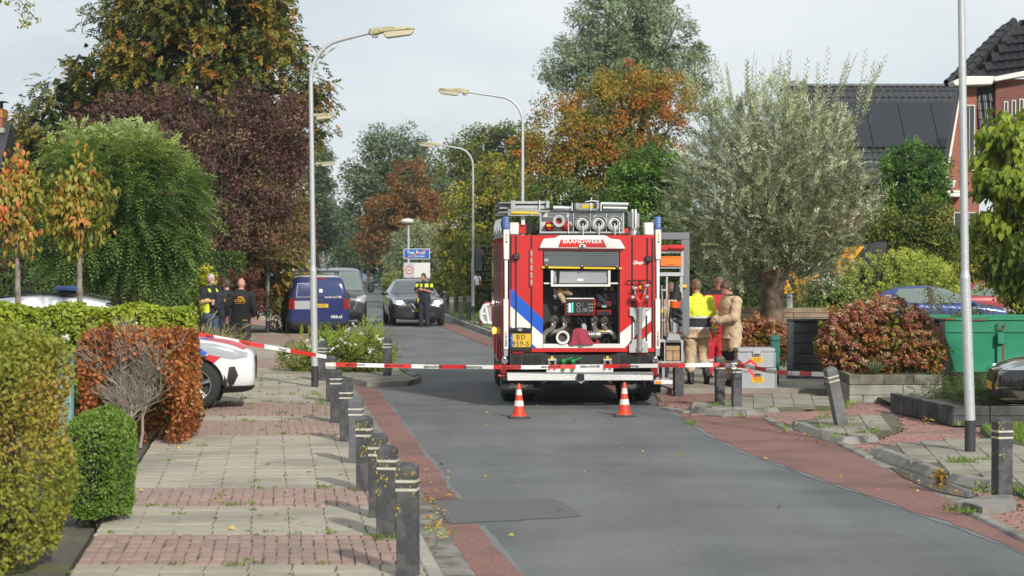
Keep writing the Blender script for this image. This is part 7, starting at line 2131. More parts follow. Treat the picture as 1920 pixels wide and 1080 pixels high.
MB().bb(SX(757), SX(806.5), -.02, .02, PZ(520.5, d), PZ(492.5, d)).obj('zone_board', m_sw, sg, smooth=0)
MB().bb(SX(757.6), SX(777), -.024, -.02, PZ(520, d), PZ(493, d)).obj('zone_panel', M('sign_grey', (.45,.45,.44), .5), sg, smooth=0)
z60 = PZ(506.5, d)
mb = MB(); mb.cyl((SX(767.7), -.030, z60), (SX(767.7), -.0245, z60), .135, n=28); mb.obj('speed_disc', m_sw, sg)
mb = MB(); mb.ring((SX(767.7), -.034, z60), (SX(767.7), -.0305, z60), .142, .108, 28); mb.obj('speed_ring', m_sred, sg)
text('lettering', '60', .15, m_black_t, sg, (SX(767.7), -.033, z60), bold=.002)
text('lettering', 'zone', .05, m_black_t, sg, (SX(767.5), -.026, PZ(496, d)))
# ---- signs on the left, beyond the conifer
d = 84.0
b = Vector((PX(528, d), d, 0))
s2 = thing('zone_sign', 'white sign board with a red speed ring under the conifer branches', 'sign', b)
mb = MB(); mb.bb(PX(505, d)-b.x, PX(539, d)-b.x, -.03, .0, PZ(519, d), PZ(497, d)); mb.obj('sign_board', m_sw, s2, smooth=0)
MB().bb(PX(539.5, d)-b.x, PX(553, d)-b.x, -.03, .0, PZ(519, d), PZ(497, d)).obj('zone_panel', M('sign_grey', (0,0,0)), s2, smooth=0)
mb = MB(); mb.ring((PX(546, d)-b.x, -.036, PZ(506, d)), (PX(546, d)-b.x, -.031, PZ(506, d)), .17, .13, 24); mb.obj('speed_ring', m_sred, s2)
text('lettering', '30', .17, m_black_t, s2, (PX(546, d)-b.x, -.034, PZ(506, d)), bold=.002)
for x, tp_ in ((540.5, 500), (558, 495)):
    mb = MB(); mb.cyl((PX(x, d)-b.x, .04, 0), (PX(x, d)-b.x, .04, PZ(tp_, d)), .055, n=8); mb.obj('sign_post', m_galv, s2)
d = 74.0
for px, top, base, w, lab in ((489, 497, 540, .06, 'slim grey pole left of the white sign boards'), (522.5, 512, 576, .055, 'slim white pole in front of the red and white barrier board')):
    p_ = thing('pole', lab, 'pole', (PX(px, d), d, 0)); MB().cyl((0,0,0), (0,0,PZ(top, d)), w, n=10).obj('post', m_galv if px < 500 else m_sw, p_)
d = 80.0
b = Vector((PX(528, d), d, 0)); bb_ = thing('barrier_board', 'red and white chevron barrier board across the far pavement', 'barrier', b)
MB().bb(PX(506, d)-b.x, PX(549, d)-b.x, -.03, .0, PZ(540, d), PZ(527, d)).obj('board', m_sw, bb_, smooth=0)
for k in range(7):
    x = PX(507+k*6, d)-b.x; MB().prism([(x, PZ(540, d)), (x+.07, PZ(540, d)), (x+.0, PZ(527.5, d)), (x-.05 if k else x, PZ(527.5, d))], -.036, -.032, 'y').obj('red_stripe', m_sred, bb_, smooth=0)
mb = MB()
for x in (510, 546): mb.bb(PX(x, d)-b.x-.03, PX(x, d)-b.x+.03, .0, .04, 0, PZ(530, d))
mb.obj('board_leg', m_galv, bb_, smooth=0)
d = 78.0
b = Vector((PX(487, d), d, 0)); pb = thing('panel_board', 'narrow leaning white board at the edge of the grass, left', 'board', b)
MB().prism([(PX(481, d)-b.x, PZ(531, d)), (PX(490.5, d)-b.x, PZ(530, d)), (PX(494, d)-b.x, .08), (PX(484, d)-b.x, .08)], -.03, .03, 'y').obj('board', m_sw, pb, smooth=0)

# ---- grey aluminium cases
d = 33.6
b = Vector((PX(1420, d), d, .1))
m_case = M('case_grey', (.36, .38, .40), .45, .15, var=.08, scale=10)
m_case_e = M('case_edge', (.40, .42, .44), .4, .5)
cw = (PX(1455, d) - PX(1386, d))
def case(z, h, label, rz, dx):
    r = thing('storage_case', label, 'case', (b.x + dx, d + .25, z), rz, 'stacked grey cases')
    MB().bb(-cw/2, cw/2, -.25, .25, .004, h-.07).obj('box', m_case, r, bevel=.012)
    MB().bb(-cw/2-.006, cw/2+.006, -.256, .256, h-.068, h).obj('lid', m_case, r, bevel=.012)
    mb = MB()
    for x in (-cw/2, cw/2):
        for y in (-.25, .25): mb.bb(x-.012, x+.012, y-.012, y+.012, .0, h-.07)
    mb.obj('corner_edge', m_case_e, r, bevel=.004)
    MB().bb(-.07, .07, -.275, -.252, h-.135, h-.045).obj('clasp', m_alu, r, bevel=.008)
    MB().bb(-.05, .05, -.283, -.274, h-.12, h-.095).obj('clasp_slot', m_blk, r)
    l_ = MB().bb(-.10, .10, -.2545, -.251, h-.245, h-.15).obj('yellow_label', M('label_yellow', (.75,.42,.01), .5), r)
    for k in range(4): MB().bb(-.085 + (.05 if k % 2 else 0), .07, -.2555, -.2545, h-.17-k*.018, h-.164-k*.018).obj('label_line', m_black_t, l_)
h1 = PZ(690, d) - .1; h2 = PZ(653, d) - PZ(690, d)
case(.1, h1, 'grey aluminium case with yellow label, lower one of the stack', R(-3), .02)
case(.1 + h1 + .002, h2, 'grey aluminium case with yellow label, upper one of the stack', R(2), -.02)

# ---- small green post bins
def green_bin(px, d, top, w, label, z0=.1, rz=0):
    b = Vector((PX(px, d), d, z0)); r = thing('letter_post', label, 'post box', b, rz)
    h = PZ(top, d) - z0
    m_ = M('bin_green', (.02, .13, .10), .45, var=.1, scale=8, coat=.2)
    mb = MB(); mb.loft([[(-w*.42,-.1,0),(w*.42,-.1,0),(w*.42,.1,0),(-w*.42,.1,0)], [(-w*.5,-.12,h-.1),(w*.5,-.12,h-.1),(w*.5,.12,h-.1),(-w*.5,.12,h-.1)]]); mb.obj('body', m_, r, bevel=.015)
    mb = MB(); mb.prism([(-w*.54,h-.098),(w*.54,h-.098),(w*.54,h-.04),(w*.2,h),(-w*.3,h-.005),(-w*.54,h-.03)], -.13, .13, 'y'); mb.obj('lid', m_, r, bevel=.012)
green_bin(1453, 34.6, 628, .15, 'slim dark green post box behind the stacked grey cases')
d = 20.4
b = Vector((PX(121, d), d, .05)); r = thing('letter_post', 'pale blue-green slim post box between the front hedge and copper hedge', 'post box', b)
h = PZ(662, d) - .05
mb = MB(); mb.loft([[(-.075,-.07,0),(.075,-.07,0),(.075,.07,0),(-.075,.07,0)],[(-.08,-.08,h-.07),(.08,-.08,h-.07),(.08,.08,h-.07),(-.08,.08,h-.07)]]); mb.obj('body', M('bin_pale', (.16,.30,.30), .5, var=.1, scale=8), r, bevel=.012)
mb = MB(); mb.prism([(-.09,h-.068),(.09,h-.068),(.085,h-.02),(-.05,h+.01),(-.09,h)], -.09, .09, 'y'); mb.obj('lid', M('bin_lid', (.03,.16,.14), .4), r, bevel=.012)

# ---- dark board fence with posts
m_fb = M('fence_black', (.022, .024, .026), .75, var=.3, scale=6, bump=.4, bscale=12)
m_fp = M('fence_post_grey', (.055, .066, .078), .7, var=.15, scale=6)
d = 36.2
fx0, fx1 = PX(1476, d), PX(1772, d)
fe = thing('board_fence', 'low black horizontal-board fence with grey posts behind the hydrangea', 'fence', (fx0, d, .1))
zt = PZ(602, d) - .1
W_ = fx1 - fx0
for x in (0.06, .95, 1.9, W_-.06): MB().bb(x-.055, x+.055, -.05, .05, 0, zt).obj('post', m_fp, fe, bevel=.006, smooth=0)
MB().bb(0, W_, -.07, .07, zt+.002, zt+.04).obj('cap_board', m_fb, fe, bevel=.006, smooth=0)
nb = 5
for (xa, xc) in ((.117, .893), (.1, .1), (1.007, 1.843), (1.957, W_-.117)):
    if xc - xa < .1: continue
    for k in range(nb):
        z0_ = .10 + (zt-.12)/nb*k
        MB().bb(xa, xc, -.018 + random.uniform(-.004,.004), .012, z0_, z0_ + (zt-.12)/nb - .014).obj('board', m_fb, fe, bevel=.005, smooth=0)
MB().bb(.12, W_-.1, .02, .03, .05, zt).obj('backing', m_blk, fe, smooth=0)
MB().bb(0, W_, -.03, .03, 0, .085).obj('base_plank', m_fp, fe, smooth=0)

# ---- block planter under the hydrangea
m_blk1 = M('block_grey', (.30, .29, .26), .9, var=.2, scale=5, bump=.4, bscale=40, obj_rand=.12, tint=(.2,.2,.16), mscale=3)
m_blk2 = M('block_mossy', (.095, .088, .068), .95, var=.35, scale=6, bump=.5, bscale=40, obj_rand=.2, tint=(.18,.17,.14), mscale=3.5)
q0 = G(1592, 756, .03); q1 = Vector((PX(1768, q0.y), q0.y, .03)); q2 = G(1545, 731, .03)
pl_ = thing('block_planter', 'raised planter of stacked grey concrete blocks under the big hydrangea', 'planter', q0)
lv = [.14, .13, .17]
W_ = q1.x - q0.x
z = 0
rows = [[.0, .22, .72, W_], [.0, .85, W_], [.0, .55, 1.02, W_]]
hz = (PZ(703, q0.y) - .03)
lv = [hz*.28, hz*.37, hz*.35]
for r_, hgt in enumerate(lv):
    xs = rows[r_]
    for a, c in zip(xs, xs[1:]):
        MB().bb(a+.004, c-.004, -.0 + random.uniform(-.006,.006), .12, z+.002, z+hgt-.004).obj('block', m_blk2 if r_ == 2 else m_blk1, pl_, bevel=.008, smooth=0)
    # left face going back
    v = q2 - q0; L = v.length; u = v/L; ns = Vector((u.y, -u.x, 0))
    n = 5
    ang = math.atan2(u.y, u.x)
    for i in range(n):
        a, c = L*i/n, L*(i+1)/n
        o = MB().bb(a+.004+(.13 if i == 0 else 0), c-.004, -.06, .06, z+.002, z+hgt-.004).obj('block', m_blk2 if r_ == 2 or i > 2 else m_blk1, pl_, bevel=.008, smooth=0)
        o.rotation_euler = (0, 0, ang); o.location = Vector((.06, 0, 0))
    z += hgt
ear = MB(); ear.add([(0.1,.1,hz-.05),(W_-.02,.1,hz-.05),(W_-.02,2.4,hz-.05),((q2-q0).x+.1,(q2-q0).y,hz-.05)], [(0,1,2,3)]); ear.obj('soil', m_soil, pl_, smooth=0)
MB().bb(W_-.12, W_, .125, 2.2, .0, hz-.06).obj('block', m_blk2, pl_, smooth=0)
# low continuation wall behind, right
q = P(1768, 715, 33.4); lw = thing('block_wall', 'low dark block wall running right from the hydrangea planter', 'wall', (q.x, 33.4, .03))
for k in range(5):
    for r_ in range(3): MB().bb(k*.5+.004+(.1 if r_ % 2 else 0), k*.5+.496+(.1 if r_ % 2 else 0), 0, .1, r_*.125+.002, r_*.125+.121).obj('block', m_blk2, lw, bevel=.006, smooth=0)
# ---- dark block bed
m_blk3 = M('block_dark', (.075, .078, .078), .85, var=.3, scale=6, bump=.3, bscale=40, obj_rand=.22, tint=(.035,.037,.03), mscale=2.5)
a0, a1 = G(1669, 772, .05), G(1786, 799, .05)
bd = thing('block_bed', 'low garden bed edged with upright dark concrete blocks, filled with juniper', 'planter', a0)
v = a1 - a0; L = v.length; u = v/L; ang = math.atan2(u.y, u.x)
hb = PZ(737, a0.y) - .05
n = 13
for i in range(n):
    s_, e_ = L*i/n, L*(i+1)/n
    o = MB().bb(s_+.004, e_-.004, -.0, .12, 0, hb + random.uniform(-.006, .006)).obj('block', m_blk3, bd, bevel=.008, smooth=0); o.rotation_euler = (0, 0, ang)
c0 = a1 - a0
for i in range(6):
    MB().bb(c0.x+.01+i*.5, c0.x+.50+i*.5, c0.y-.01, c0.y+.1, 0, hb*.5-.004).obj('block', m_blk3, bd, bevel=.008, smooth=0)
    MB().bb(c0.x+.01+i*.5, c0.x+.50+i*.5, c0.y-.006, c0.y+.1, hb*.5, hb-.01).obj('block', m_blk3, bd, bevel=.008, smooth=0)
ear = MB(); ear.add([(.15,.1,hb-.2),(c0.x+.05,c0.y+.1,hb-.2),(c0.x+3,c0.y+.1,hb-.2),(c0.x+3,4.2,hb-.2),(.2,3.2,hb-.2)], [(0,1,2,3,4)]); ear.obj('soil', m_soil, bd, smooth=0)

# ---- green skip
d = 36.4
m_sk = M('skip_green', (.012, .20, .105), .45, var=.15, scale=5, coat=.15, tint=(.02,.25,.14), mscale=1.5)
m_rust = M('skip_rust', (.16, .07, .03), .9, var=.3, scale=20)
x0 = PX(1757, d); b = Vector((x0, d, .1))
sk = thing('skip', 'green steel waste skip with sloping end beside the hydrangea', 'skip', b)
def kx(px): return PX(px, d) - x0
def kz(py): return PZ(py, d) - .1
Lk = 3.4
zt, zr, zb = kz(598), kz(623), kz(722)
mb = MB(); mb.loft([[(kx(1800), .05, zb), (Lk-.4, .05, zb), (Lk-.4, 1.6, zb), (kx(1800), 1.6, zb)], [(kx(1771), .0, zr), (Lk-.1, .0, zr), (Lk-.1, 1.65, zr), (kx(1771), 1.65, zr)]], caps=False); mb.add([(kx(1800), .05, zb), (Lk-.4, .05, zb), (Lk-.4, 1.6, zb), (kx(1800), 1.6, zb)], [(0,1,2,3)]); mb.obj('tub', m_sk, sk)
mb = MB(); mb.loft([[(kx(1771), -.03, zr+.003), (Lk-.1, -.03, zr+.003), (Lk-.1, 1.68, zr+.003), (kx(1771), 1.68, zr+.003)], [(kx(1757), -.03, zt), (Lk, -.03, zt), (Lk, 1.68, zt), (kx(1757), 1.68, zt)]], caps=False); mb.obj('upper_band', m_sk, sk)
mb = MB(); mb.bb(kx(1757)-.02, Lk, -.06, .0, zt-.03, zt+.03); mb.bb(kx(1757)-.02, kx(1757)+.04, .002, 1.7, zt-.03, zt+.03); mb.bb(kx(1757), Lk, 1.66, 1.72, zt-.03, zt+.03); mb.obj('rim', m_sk, sk, bevel=.012)
for px in (1874, 1960):
    mb = MB(); mb.bb(kx(px)-.05, kx(px)+.05, -.05, .03, zb, zr-.002); mb.obj('rib', m_sk, sk, bevel=.008)
    mb = MB(); mb.bb(kx(px)-.06, kx(px)+.07, -.13, -.03, kz(645), kz(624)); mb.obj('lift_lug', m_sk, sk, bevel=.012)
    mb = MB(); mb.tube([(kx(px)-.05, -.09, kz(605)), (kx(px)-.05, -.09, kz(616)), (kx(px)+.06, -.09, kz(617)), (kx(px)+.08, -.09, kz(607))], .018, 6); mb.obj('hook', m_rust, sk)
mb = MB(); mb.bb(kx(1758), kx(1790), -.062, -.0605, zt-.02, zt+.02); mb.bb(kx(1815), kx(1850), -.062, -.0605, zt-.03, zt-.005); mb.bb(kx(1880)-.02, kx(1882), -.055, -.051, zb+.2, zr-.1); mb.obj('rust_patch', m_rust, sk)
MB().bb(kx(1805), Lk-.45, .08, 1.55, zb-.12, zb-.004).obj('skid', m_blk, sk)
# ---- low timber edging by the willow and a stone bollard light
d = 47.5
m_tim = M('timber_weathered', (.27, .20, .135), .9, var=.25, scale=6, bump=.5, bscale=10, tint=(.2,.16,.12), mscale=2)
x0 = PX(1378, d); tw = thing('timber_edging', 'low retaining edge of weathered timber planks behind the willow trunk', 'edging', (x0, d, 0))
W_ = PX(1572, d) - x0
zs = [PZ(608, d), PZ(596, d), PZ(587, d), PZ(577, d)]
for r_ in range(3):
    xs = [0, .9, 1.9, W_] if r_ % 2 == 0 else [0, 1.4, W_]
    for a, c in zip(xs, xs[1:]): MB().bb(a+.006, c-.006, r_*.03, .1+r_*.03, zs[r_]+.004, zs[r_+1]-.006).obj('plank', m_tim, tw, bevel=.008, smooth=0)
MB().bb(0, W_, .12, .2, 0, zs[3]-.02).obj('backing', m_tim, tw, smooth=0)
d = 49.0
b = Vector((PX(1480, d), d, PZ(577, d))); sl_ = thing('stone_marker', 'small pale concrete marker with a rounded cap right of the willow trunk', 'marker', b)
h = PZ(551, d) - PZ(577, d)
mb = MB(); mb.lathe((0,0,-.6), [(.10,0),(.075,.6+h*.7)], 12); mb.obj('shaft', m_kerb_l, sl_)
mb = MB(); mb.lathe((0,0,h*.7), [(.07,0.002),(.085,.03),(.06,h*.3),(0,h*.36)], 12); mb.obj('cap', M('marker_cap', (.25,.25,.27), .8), sl_)
# terracotta pot flowers
d = 43.0
b = Vector((PX(1565, d), d, 0)); pt = thing('flower_pot', 'orange terracotta pot with reddish leaves behind the black fence', 'flower pot', b)
z = PZ(578, d)
mb = MB(); mb.lathe((0,0,z-.28), [(.09,0),(.12,.14),(.13,.14),(.13,.17),(.1,.17)], 14); mb.obj('pot', M('terracotta', (.42,.15,.06), .8), pt)
mb = MB(); mb.bb(-.25, .25, -.15, .15, 0, z-.285); mb.obj('stand', m_tim, pt, smooth=0)
q = rng.normal(size=(160,3))*np.array([.1,.08,.05]) + np.array([0,0,z-.03]); leaves('foliage', q, rdirs(160), rdirs(160), .06, .04, rng.random(160), m_autumn, pt)
# ---- red device with white frame beyond the truck (only its left end shows)
d = 64.0
b = Vector((PX(922, d), d, .1)); rdv = thing('red_cabin', 'red rounded vehicle end with a white framed grille beyond the truck', 'vehicle', b)
def dx(px): return PX(px, d) - b.x
def dz(py): return PZ(py, d) - .1
mb = MB(); mb.loft([[(dx(901), y, dz(625)), (dx(940), y, dz(625)), (dx(945), y, dz(600)), (dx(943), y, dz(568)), (dx(908), y, dz(566)), (dx(899), y, dz(585)), (dx(898), y, dz(608))] for y in (0, .8)]); mb.obj('body', m_rc, rdv, bevel=.06)
mb = MB()
mb.tube([(dx(x), -.03, dz(y)) for x, y in ((918,571),(908,573),(902,584),(902,597),(907,605),(925,606))], .055, 8); mb.tube([(dx(903), -.03, dz(589)), (dx(915), -.03, dz(588))], .04, 6); mb.tube([(dx(910), -.03, dz(573)), (dx(915), -.03, dz(600)), (dx(916), -.03, dz(606))], .05, 6)
mb.obj('white_frame', m_pw, rdv)
MB().bb(dx(904), dx(921), -.012, -.002, dz(604), dz(574)).obj('grille', m_silver_t, rdv, smooth=0)
MB().bb(dx(904), dx(908), -.02, -.001, dz(622), dz(618)).obj('marker_lamp', m_amber, rdv)
for x in (.1, .6): wheel(rdv, dx(915)+x, .4, .14, .12, -1)

# ================================================================== HOUSES
m_hb = M('house_brick', (.27, .085, .055), .85, var=.18, scale=12, bump=.2, bscale=60)
m_mort = M('house_mortar', (.34, .22, .18), .9)
m_trim = M('house_white', (.66, .65, .60), .5)
m_rt = M('roof_tile_black', (.018, .019, .022), .42, var=.15, scale=8, spec=.4)
m_rtm = M('roof_tile_dark', (.04, .042, .047), .5, var=.2, scale=8)
m_win = M('house_glass', (.03, .035, .04), .05, spec=.8)
def brick_mat(name, col, mortar, sx=.215, sz=.065):
    m, n, l, b_ = _new(name)
    tc = n.new('ShaderNodeTexCoord'); sp = n.new('ShaderNodeSeparateXYZ'); cb_ = n.new('ShaderNodeCombineXYZ')
    ad = n.new('ShaderNodeMath'); l.new(tc.outputs['Object'], sp.inputs[0]); l.new(sp.outputs['X'], ad.inputs[0]); l.new(sp.outputs['Y'], ad.inputs[1])
    l.new(ad.outputs[0], cb_.inputs['X']); l.new(sp.outputs['Z'], cb_.inputs['Y'])
    br = n.new('ShaderNodeTexBrick'); br.inputs['Scale'].default_value = 1.0; br.inputs['Brick Width'].default_value = sx; br.inputs['Row Height'].default_value = sz; br.inputs['Mortar Size'].default_value = .006
    br.inputs['Color1'].default_value = (*col, 1); br.inputs['Color2'].default_value = (col[0]*.72, col[1]*.75, col[2]*.8, 1); br.inputs['Mortar'].default_value = (*mortar, 1)
    l.new(cb_.outputs[0], br.inputs['Vector']); l.new(br.outputs['Color'], b_.inputs['Base Color']); b_.inputs['Roughness'].default_value = .85
    bp = n.new('ShaderNodeBump'); bp.inputs['Strength'].default_value = .5; bp.inputs['Distance'].default_value = .01; bp.invert = True
    l.new(br.outputs['Fac'], bp.inputs['Height']); l.new(bp.outputs['Normal'], b_.inputs['Normal'])
    return m
m_hbr = brick_mat('house_brickwork', (.30, .085, .05), (.30, .22, .18))
m_hbd = brick_mat('house_brickwork_dark', (.20, .06, .045), (.16, .11, .09))
# pantile profile
def pantile(name, w, l_, mat, r=.035):
    prof = [(-w/2, 0), (-w*.32, -.012), (-w*.1, -.012), (w*.08, .01), (w*.2, r), (w*.34, r*1.15), (w*.47, r*.7), (w*.54, .012)]
    mb = MB()
    rings = []
    for y, dz_ in ((0, .022), (l_, 0)):
        rings.append([(x, y, z + dz_) for x, z in prof] + [(x, y, z + dz_ - .014) for x, z in reversed(prof)])
    mb.loft(rings)
    return mb.mesh(name, mat, 50)
# --- right-hand house
d = 64.0
hx = PX(1768, d)
ho = thing('brick_house', 'red brick house with black glazed pantiles and white eaves, upper right', 'house', (hx, d, 0))
def hX(px, dd=0.0): return PX(px, d+dd) - hx
def hZ(py, dd=0.0): return PZ(py, d+dd)
RW = hX(1768) + 9.0
# gable wall (left, facing the camera) with sloping left edge
gw = MB().prism([(hX(1776), 0), (hX(1830), 0), (hX(1830), hZ(163)), (hX(1800), hZ(163)), (hX(1774), hZ(340)), (hX(1776), hZ(372))], 0, .3, 'y').obj('gable_wall', m_hbr, ho, smooth=0)
MB().bb(hX(1778), hX(1832), -.035, -.002, hZ(520), hZ(376)).obj('lower_wall', m_hbr, ho, smooth=0)
# left steep roof edge and barge board
MB().prism([(hX(1765.5), hZ(338)), (hX(1769), hZ(338)), (hX(1798), hZ(166)), (hX(1794.5), hZ(166))], -.12, .25, 'y').obj('barge_board', m_rt, ho, smooth=0)
MB().prism([(hX(1769.4), hZ(338)), (hX(1774), hZ(338)), (hX(1801), hZ(170)), (hX(1798.2), hZ(168))], -.10, .0, 'y').obj('white_fascia', m_trim, ho, smooth=0)
# cornice bits
for x0_, y0_, x1_, y1_ in ((1759,339,1786,344),(1762,344.3,1784,352),(1760,358,1802,363),(1764,363.3,1800,370)):
    MB().bb(hX(x0_), hX(x1_), -.45, .2, hZ(y1_), hZ(y0_)).obj('cornice', m_trim, ho, bevel=.02)
# upper eaves box
MB().prism([(hX(1778), hZ(155)), (hX(1782), hZ(164)), (hX(1852), hZ(161)), (hX(1856), hZ(145.5)), (hX(1800), hZ(145.5))], -.55, .25, 'y').obj('eaves_box', m_trim, ho, bevel=.03)
# windows
def window(x0_, y0_, x1_, y1_, yy, mull=1, name='window'):
    w_ = MB().bb(hX(x0_), hX(x1_), yy-.06, yy-.004, hZ(y1_), hZ(y0_)).obj(name, m_trim, ho, smooth=0)
    n = mull + 1; ww = (x1_-x0_-2.0) / n
    for k in range(n): MB().bb(hX(x0_+1+ww*k+.5), hX(x0_+1+ww*(k+1)-.5), yy-.066, yy-.061, hZ(y1_-1.5), hZ(y0_+1.5)).obj('pane', m_win, w_, smooth=0)
window(1806, 197, 1826, 320, .0, 1)
window(1787, 398, 1830, 450, -.036, 2)
# steep tiled slope
sy = 3.0
sl0, sl1 = Vector((hX(1850), -.25, hZ(290))), Vector((hX(1838), .55, hZ(163)))
MB().prism([(hX(1834), hZ(300)), (hX(1874), hZ(300)), (hX(1868), hZ(158)), (hX(1824), hZ(158))], .25, .6, 'y').obj('roof_deck', m_rt, ho, smooth=0)
tile = pantile('roof_tile', .205, .36, m_rt)
for r_ in range(9):
    for c in range(4):
        f = r_/8.0
        x = hX(1838 - 13*f + 3) + c*.20
        z = hZ(302) + (hZ(166)-hZ(302))*f
        y = .08 + .22*f*0.6
        t = link('roof_tile', tile, ho, (x, y, z - .1), (R(80), 0, R(0)))
# dormer wall at the right
MB().bb(hX(1866), RW, .05, .35, 0, hZ(148)).obj('dormer_wall', m_hbd, ho, smooth=0)
MB().bb(hX(1866), RW, .02, .05-.002, hZ(155), hZ(148.2)).obj('brick_band', m_hbr, ho, smooth=0)
for k in range(4): window(1881+14.5*k, 190-2.4*k, 1889+14.5*k, 222, .05, 0)
MB().prism([(hX(1856), hZ(146)), (hX(1858), hZ(155)), (hX(1990), hZ(131)), (hX(1990), hZ(120))], -.4, .3, 'y').obj('gutter', m_trim, ho, bevel=.02)
# hip roof: face with pantiles and hip caps
A_, B_, C_ = Vector((hX(1808), .1, hZ(150))), Vector((hX(1935), 3.6, hZ(22))), Vector((hX(1990), .1, hZ(122)))
MB().prism([(hX(1808), hZ(152)), (hX(1935), hZ(26)), (hX(2080), hZ(26)), (hX(2080), hZ(118)), (hX(1858), hZ(143))], 1.6, 1.7, 'y').obj('roof_deck', m_rt, ho, smooth=0)
tile2 = pantile('roof_tile', .25, .40, m_rt)
pitch = R(48)
for r_ in range(9):
    zz = hZ(146) + r_*.27
    for c in range(16):
        x = hX(1830) + c*.243
        base = zz + (hX(0)-hX(0)) + max(0, (x-hX(1858)))*.115*max(0, 1-r_*.02)
        lim = hX(1808) + (hX(1935)-hX(1808)) * (base + .15 - hZ(152)) / (hZ(26)-hZ(152))
        if x - .1 < lim or x > hX(1990): continue
        link('roof_tile', tile2, ho, (x, .15 + (base-hZ(150))*.35, base), (pitch, 0, 0))
capm = MB(); capm.ring((0,0,0), (0,0,.40), .125, .10, 14); capm.ring((0,0,-.02), (0,0,.06), .150, .12, 14); capme = capm.mesh('hip_cap', m_rt)
for start, end, n, yy in ((Vector((hX(1806), .2, hZ(146))), Vector((hX(1935), 2.4, hZ(22))), 9, 0), (Vector((hX(1796), 1.6, hZ(148))), Vector((hX(1928), 3.2, hZ(30))), 9, 0)):
    v = end - start
    q = v.to_track_quat('Z', 'Y').to_euler()
    for k in range(n): link('hip_cap', capme, ho, start + v*(k/n), q)
mb = MB(); mb.ball((hX(1806), .1, hZ(150)), (.16,.16,.16), 12, 8); mb.obj('hip_end', m_rt, ho)
# --- house with solar panels
d = 86.0
hx = PX(1495, d)
so = thing('solar_roof_house', 'house with a dark tiled roof carrying a row of black solar panels', 'house', (hx, d, 0))
x1_ = PX(1830, d) - hx
zr, ze = PZ(162, d+2.5), PZ(345, d-2)
MB().bb(.2, x1_, -.5, 5, 0, ze+.4).obj('wall', m_hbd, so, smooth=0)
MB().prism([(-2.2, ze), (2.5, zr), (7.5, ze)], -.15, x1_, 'x').obj('roof', m_rtm, so, smooth=0)
MB().bb(-.05, .12, -2.3, 2.5, ze-.1, ze).obj('verge_board', m_trim, so, smooth=0)
pit = math.atan2(zr-ze, 4.7)
def onroof(t, x, off=.03): return Vector((x, -2.2 + 4.7*t - math.sin(pit)*off, ze + (zr-ze)*t + math.cos(pit)*off))
Lr = math.hypot(zr-ze, 4.7)
tile3 = pantile('roof_tile', .30, .42, m_rtm, .045)
rows = [.945, .875] + [.80] + [.30, .23, .16, .09, .02]
for r_ in rows:
    for c in range(int(x1_/.295)): link('roof_tile', tile3, so, onroof(r_, .1+c*.295, .02), (pit, 0, 0))
for c in range(int(x1_/.42)):
    MB_ = None
rc_ = MB(); rc_.tube([(0,0,0),(.43,0,.02)], .12, 8, sq=.7); rcm = rc_.mesh('ridge_cap', m_rtm)
for c in range(int(x1_/.40)): link('ridge_cap', rcm, so, (c*.40, 2.5, zr+.02))
m_sol = M('solar_black', (.018, .02, .026), .22, spec=.5)
for c in range(5):
    w_ = (x1_-.6)/5
    o = MB().bb(-w_/2+.015, w_/2-.015, 0, Lr*.47, 0, .05).obj('solar_panel', m_sol, so, smooth=0); o.location = onroof(.34, .3+w_*(c+.5), .10); o.rotation_euler = (pit, 0, 0)
MB().bb(PX(1772, d)-hx, PX(1792, d)-hx, -2.6, -1.2, PZ(300, d-2), PZ(228, d-2)).obj('dormer', m_trim, so, smooth=0)
MB().bb(PX(1776, d)-hx, PX(1783, d)-hx, -2.62, -2.605, PZ(280, d-2), PZ(240, d-2)).obj('window', m_win, so, smooth=0)
MB().bb(.0, .25, 2.3, 2.6, zr, zr+.25).obj('ridge_vent', m_kerb, so, smooth=0)
# --- chimney house at the far left edge
d = 58.0
hx = PX(8, d)
ch = thing('chimney_house', 'house with a rust-topped brick chimney and cowl at the left edge', 'house', (hx, d, 0))
cz = lambda py: PZ(py, d)
cX = lambda px: PX(px, d) - hx
MB().bb(cX(-20), cX(10.5), -.3, .3, cz(262), cz(205)).obj('chimney', m_hbr, ch, smooth=0)
MB().bb(cX(-20), cX(11.5), -.33, .33, cz(222), cz(208)).obj('chimney_top', M('lichen_brick', (.36,.17,.04), .9, var=.3, scale=14), ch, smooth=0)
MB().bb(cX(-20), cX(14), -.36, .36, cz(250), cz(241)).obj('lead_flashing', m_kerb_l, ch, smooth=0)
MB().bb(cX(-16), cX(14), -.25, .25, cz(192), cz(190.5)).obj('cowl_cap', m_rt, ch, smooth=0)
mb = MB(); mb.bb(cX(-6), cX(5), -.15, .15, cz(205), cz(192)); mb.cyl((cX(-1), 0, cz(190)), (cX(-1), 0, cz(166)), .02, n=6); mb.tube([(cX(-8), 0, cz(173)), (cX(7), 0, cz(175))], .02, 5); mb.obj('weather_vane', m_rt, ch)
MB().prism([(-3.5, cz(470)), (0, cz(232)), (4, cz(470))], cX(-240), cX(22), 'x').obj('roof', m_rtm, ch, smooth=0)
for r_ in range(8):
    for c in range(3): link('roof_tile', tile3, ch, (cX(3)-c*.295, -.15-r_*.31*.83, cz(246)-r_*.31*.98), (math.atan2(cz(232)-cz(470), 3.5), 0, 0))
MB().bb(cX(-240), cX(20), -3.2, 3.6, 0, cz(480)).obj('wall', m_hbr, ch, smooth=0)
MB().bb(cX(-240), cX(22), -3.75, -3.5, cz(474), cz(468)).obj('gutter', m_trim, ch, smooth=0)
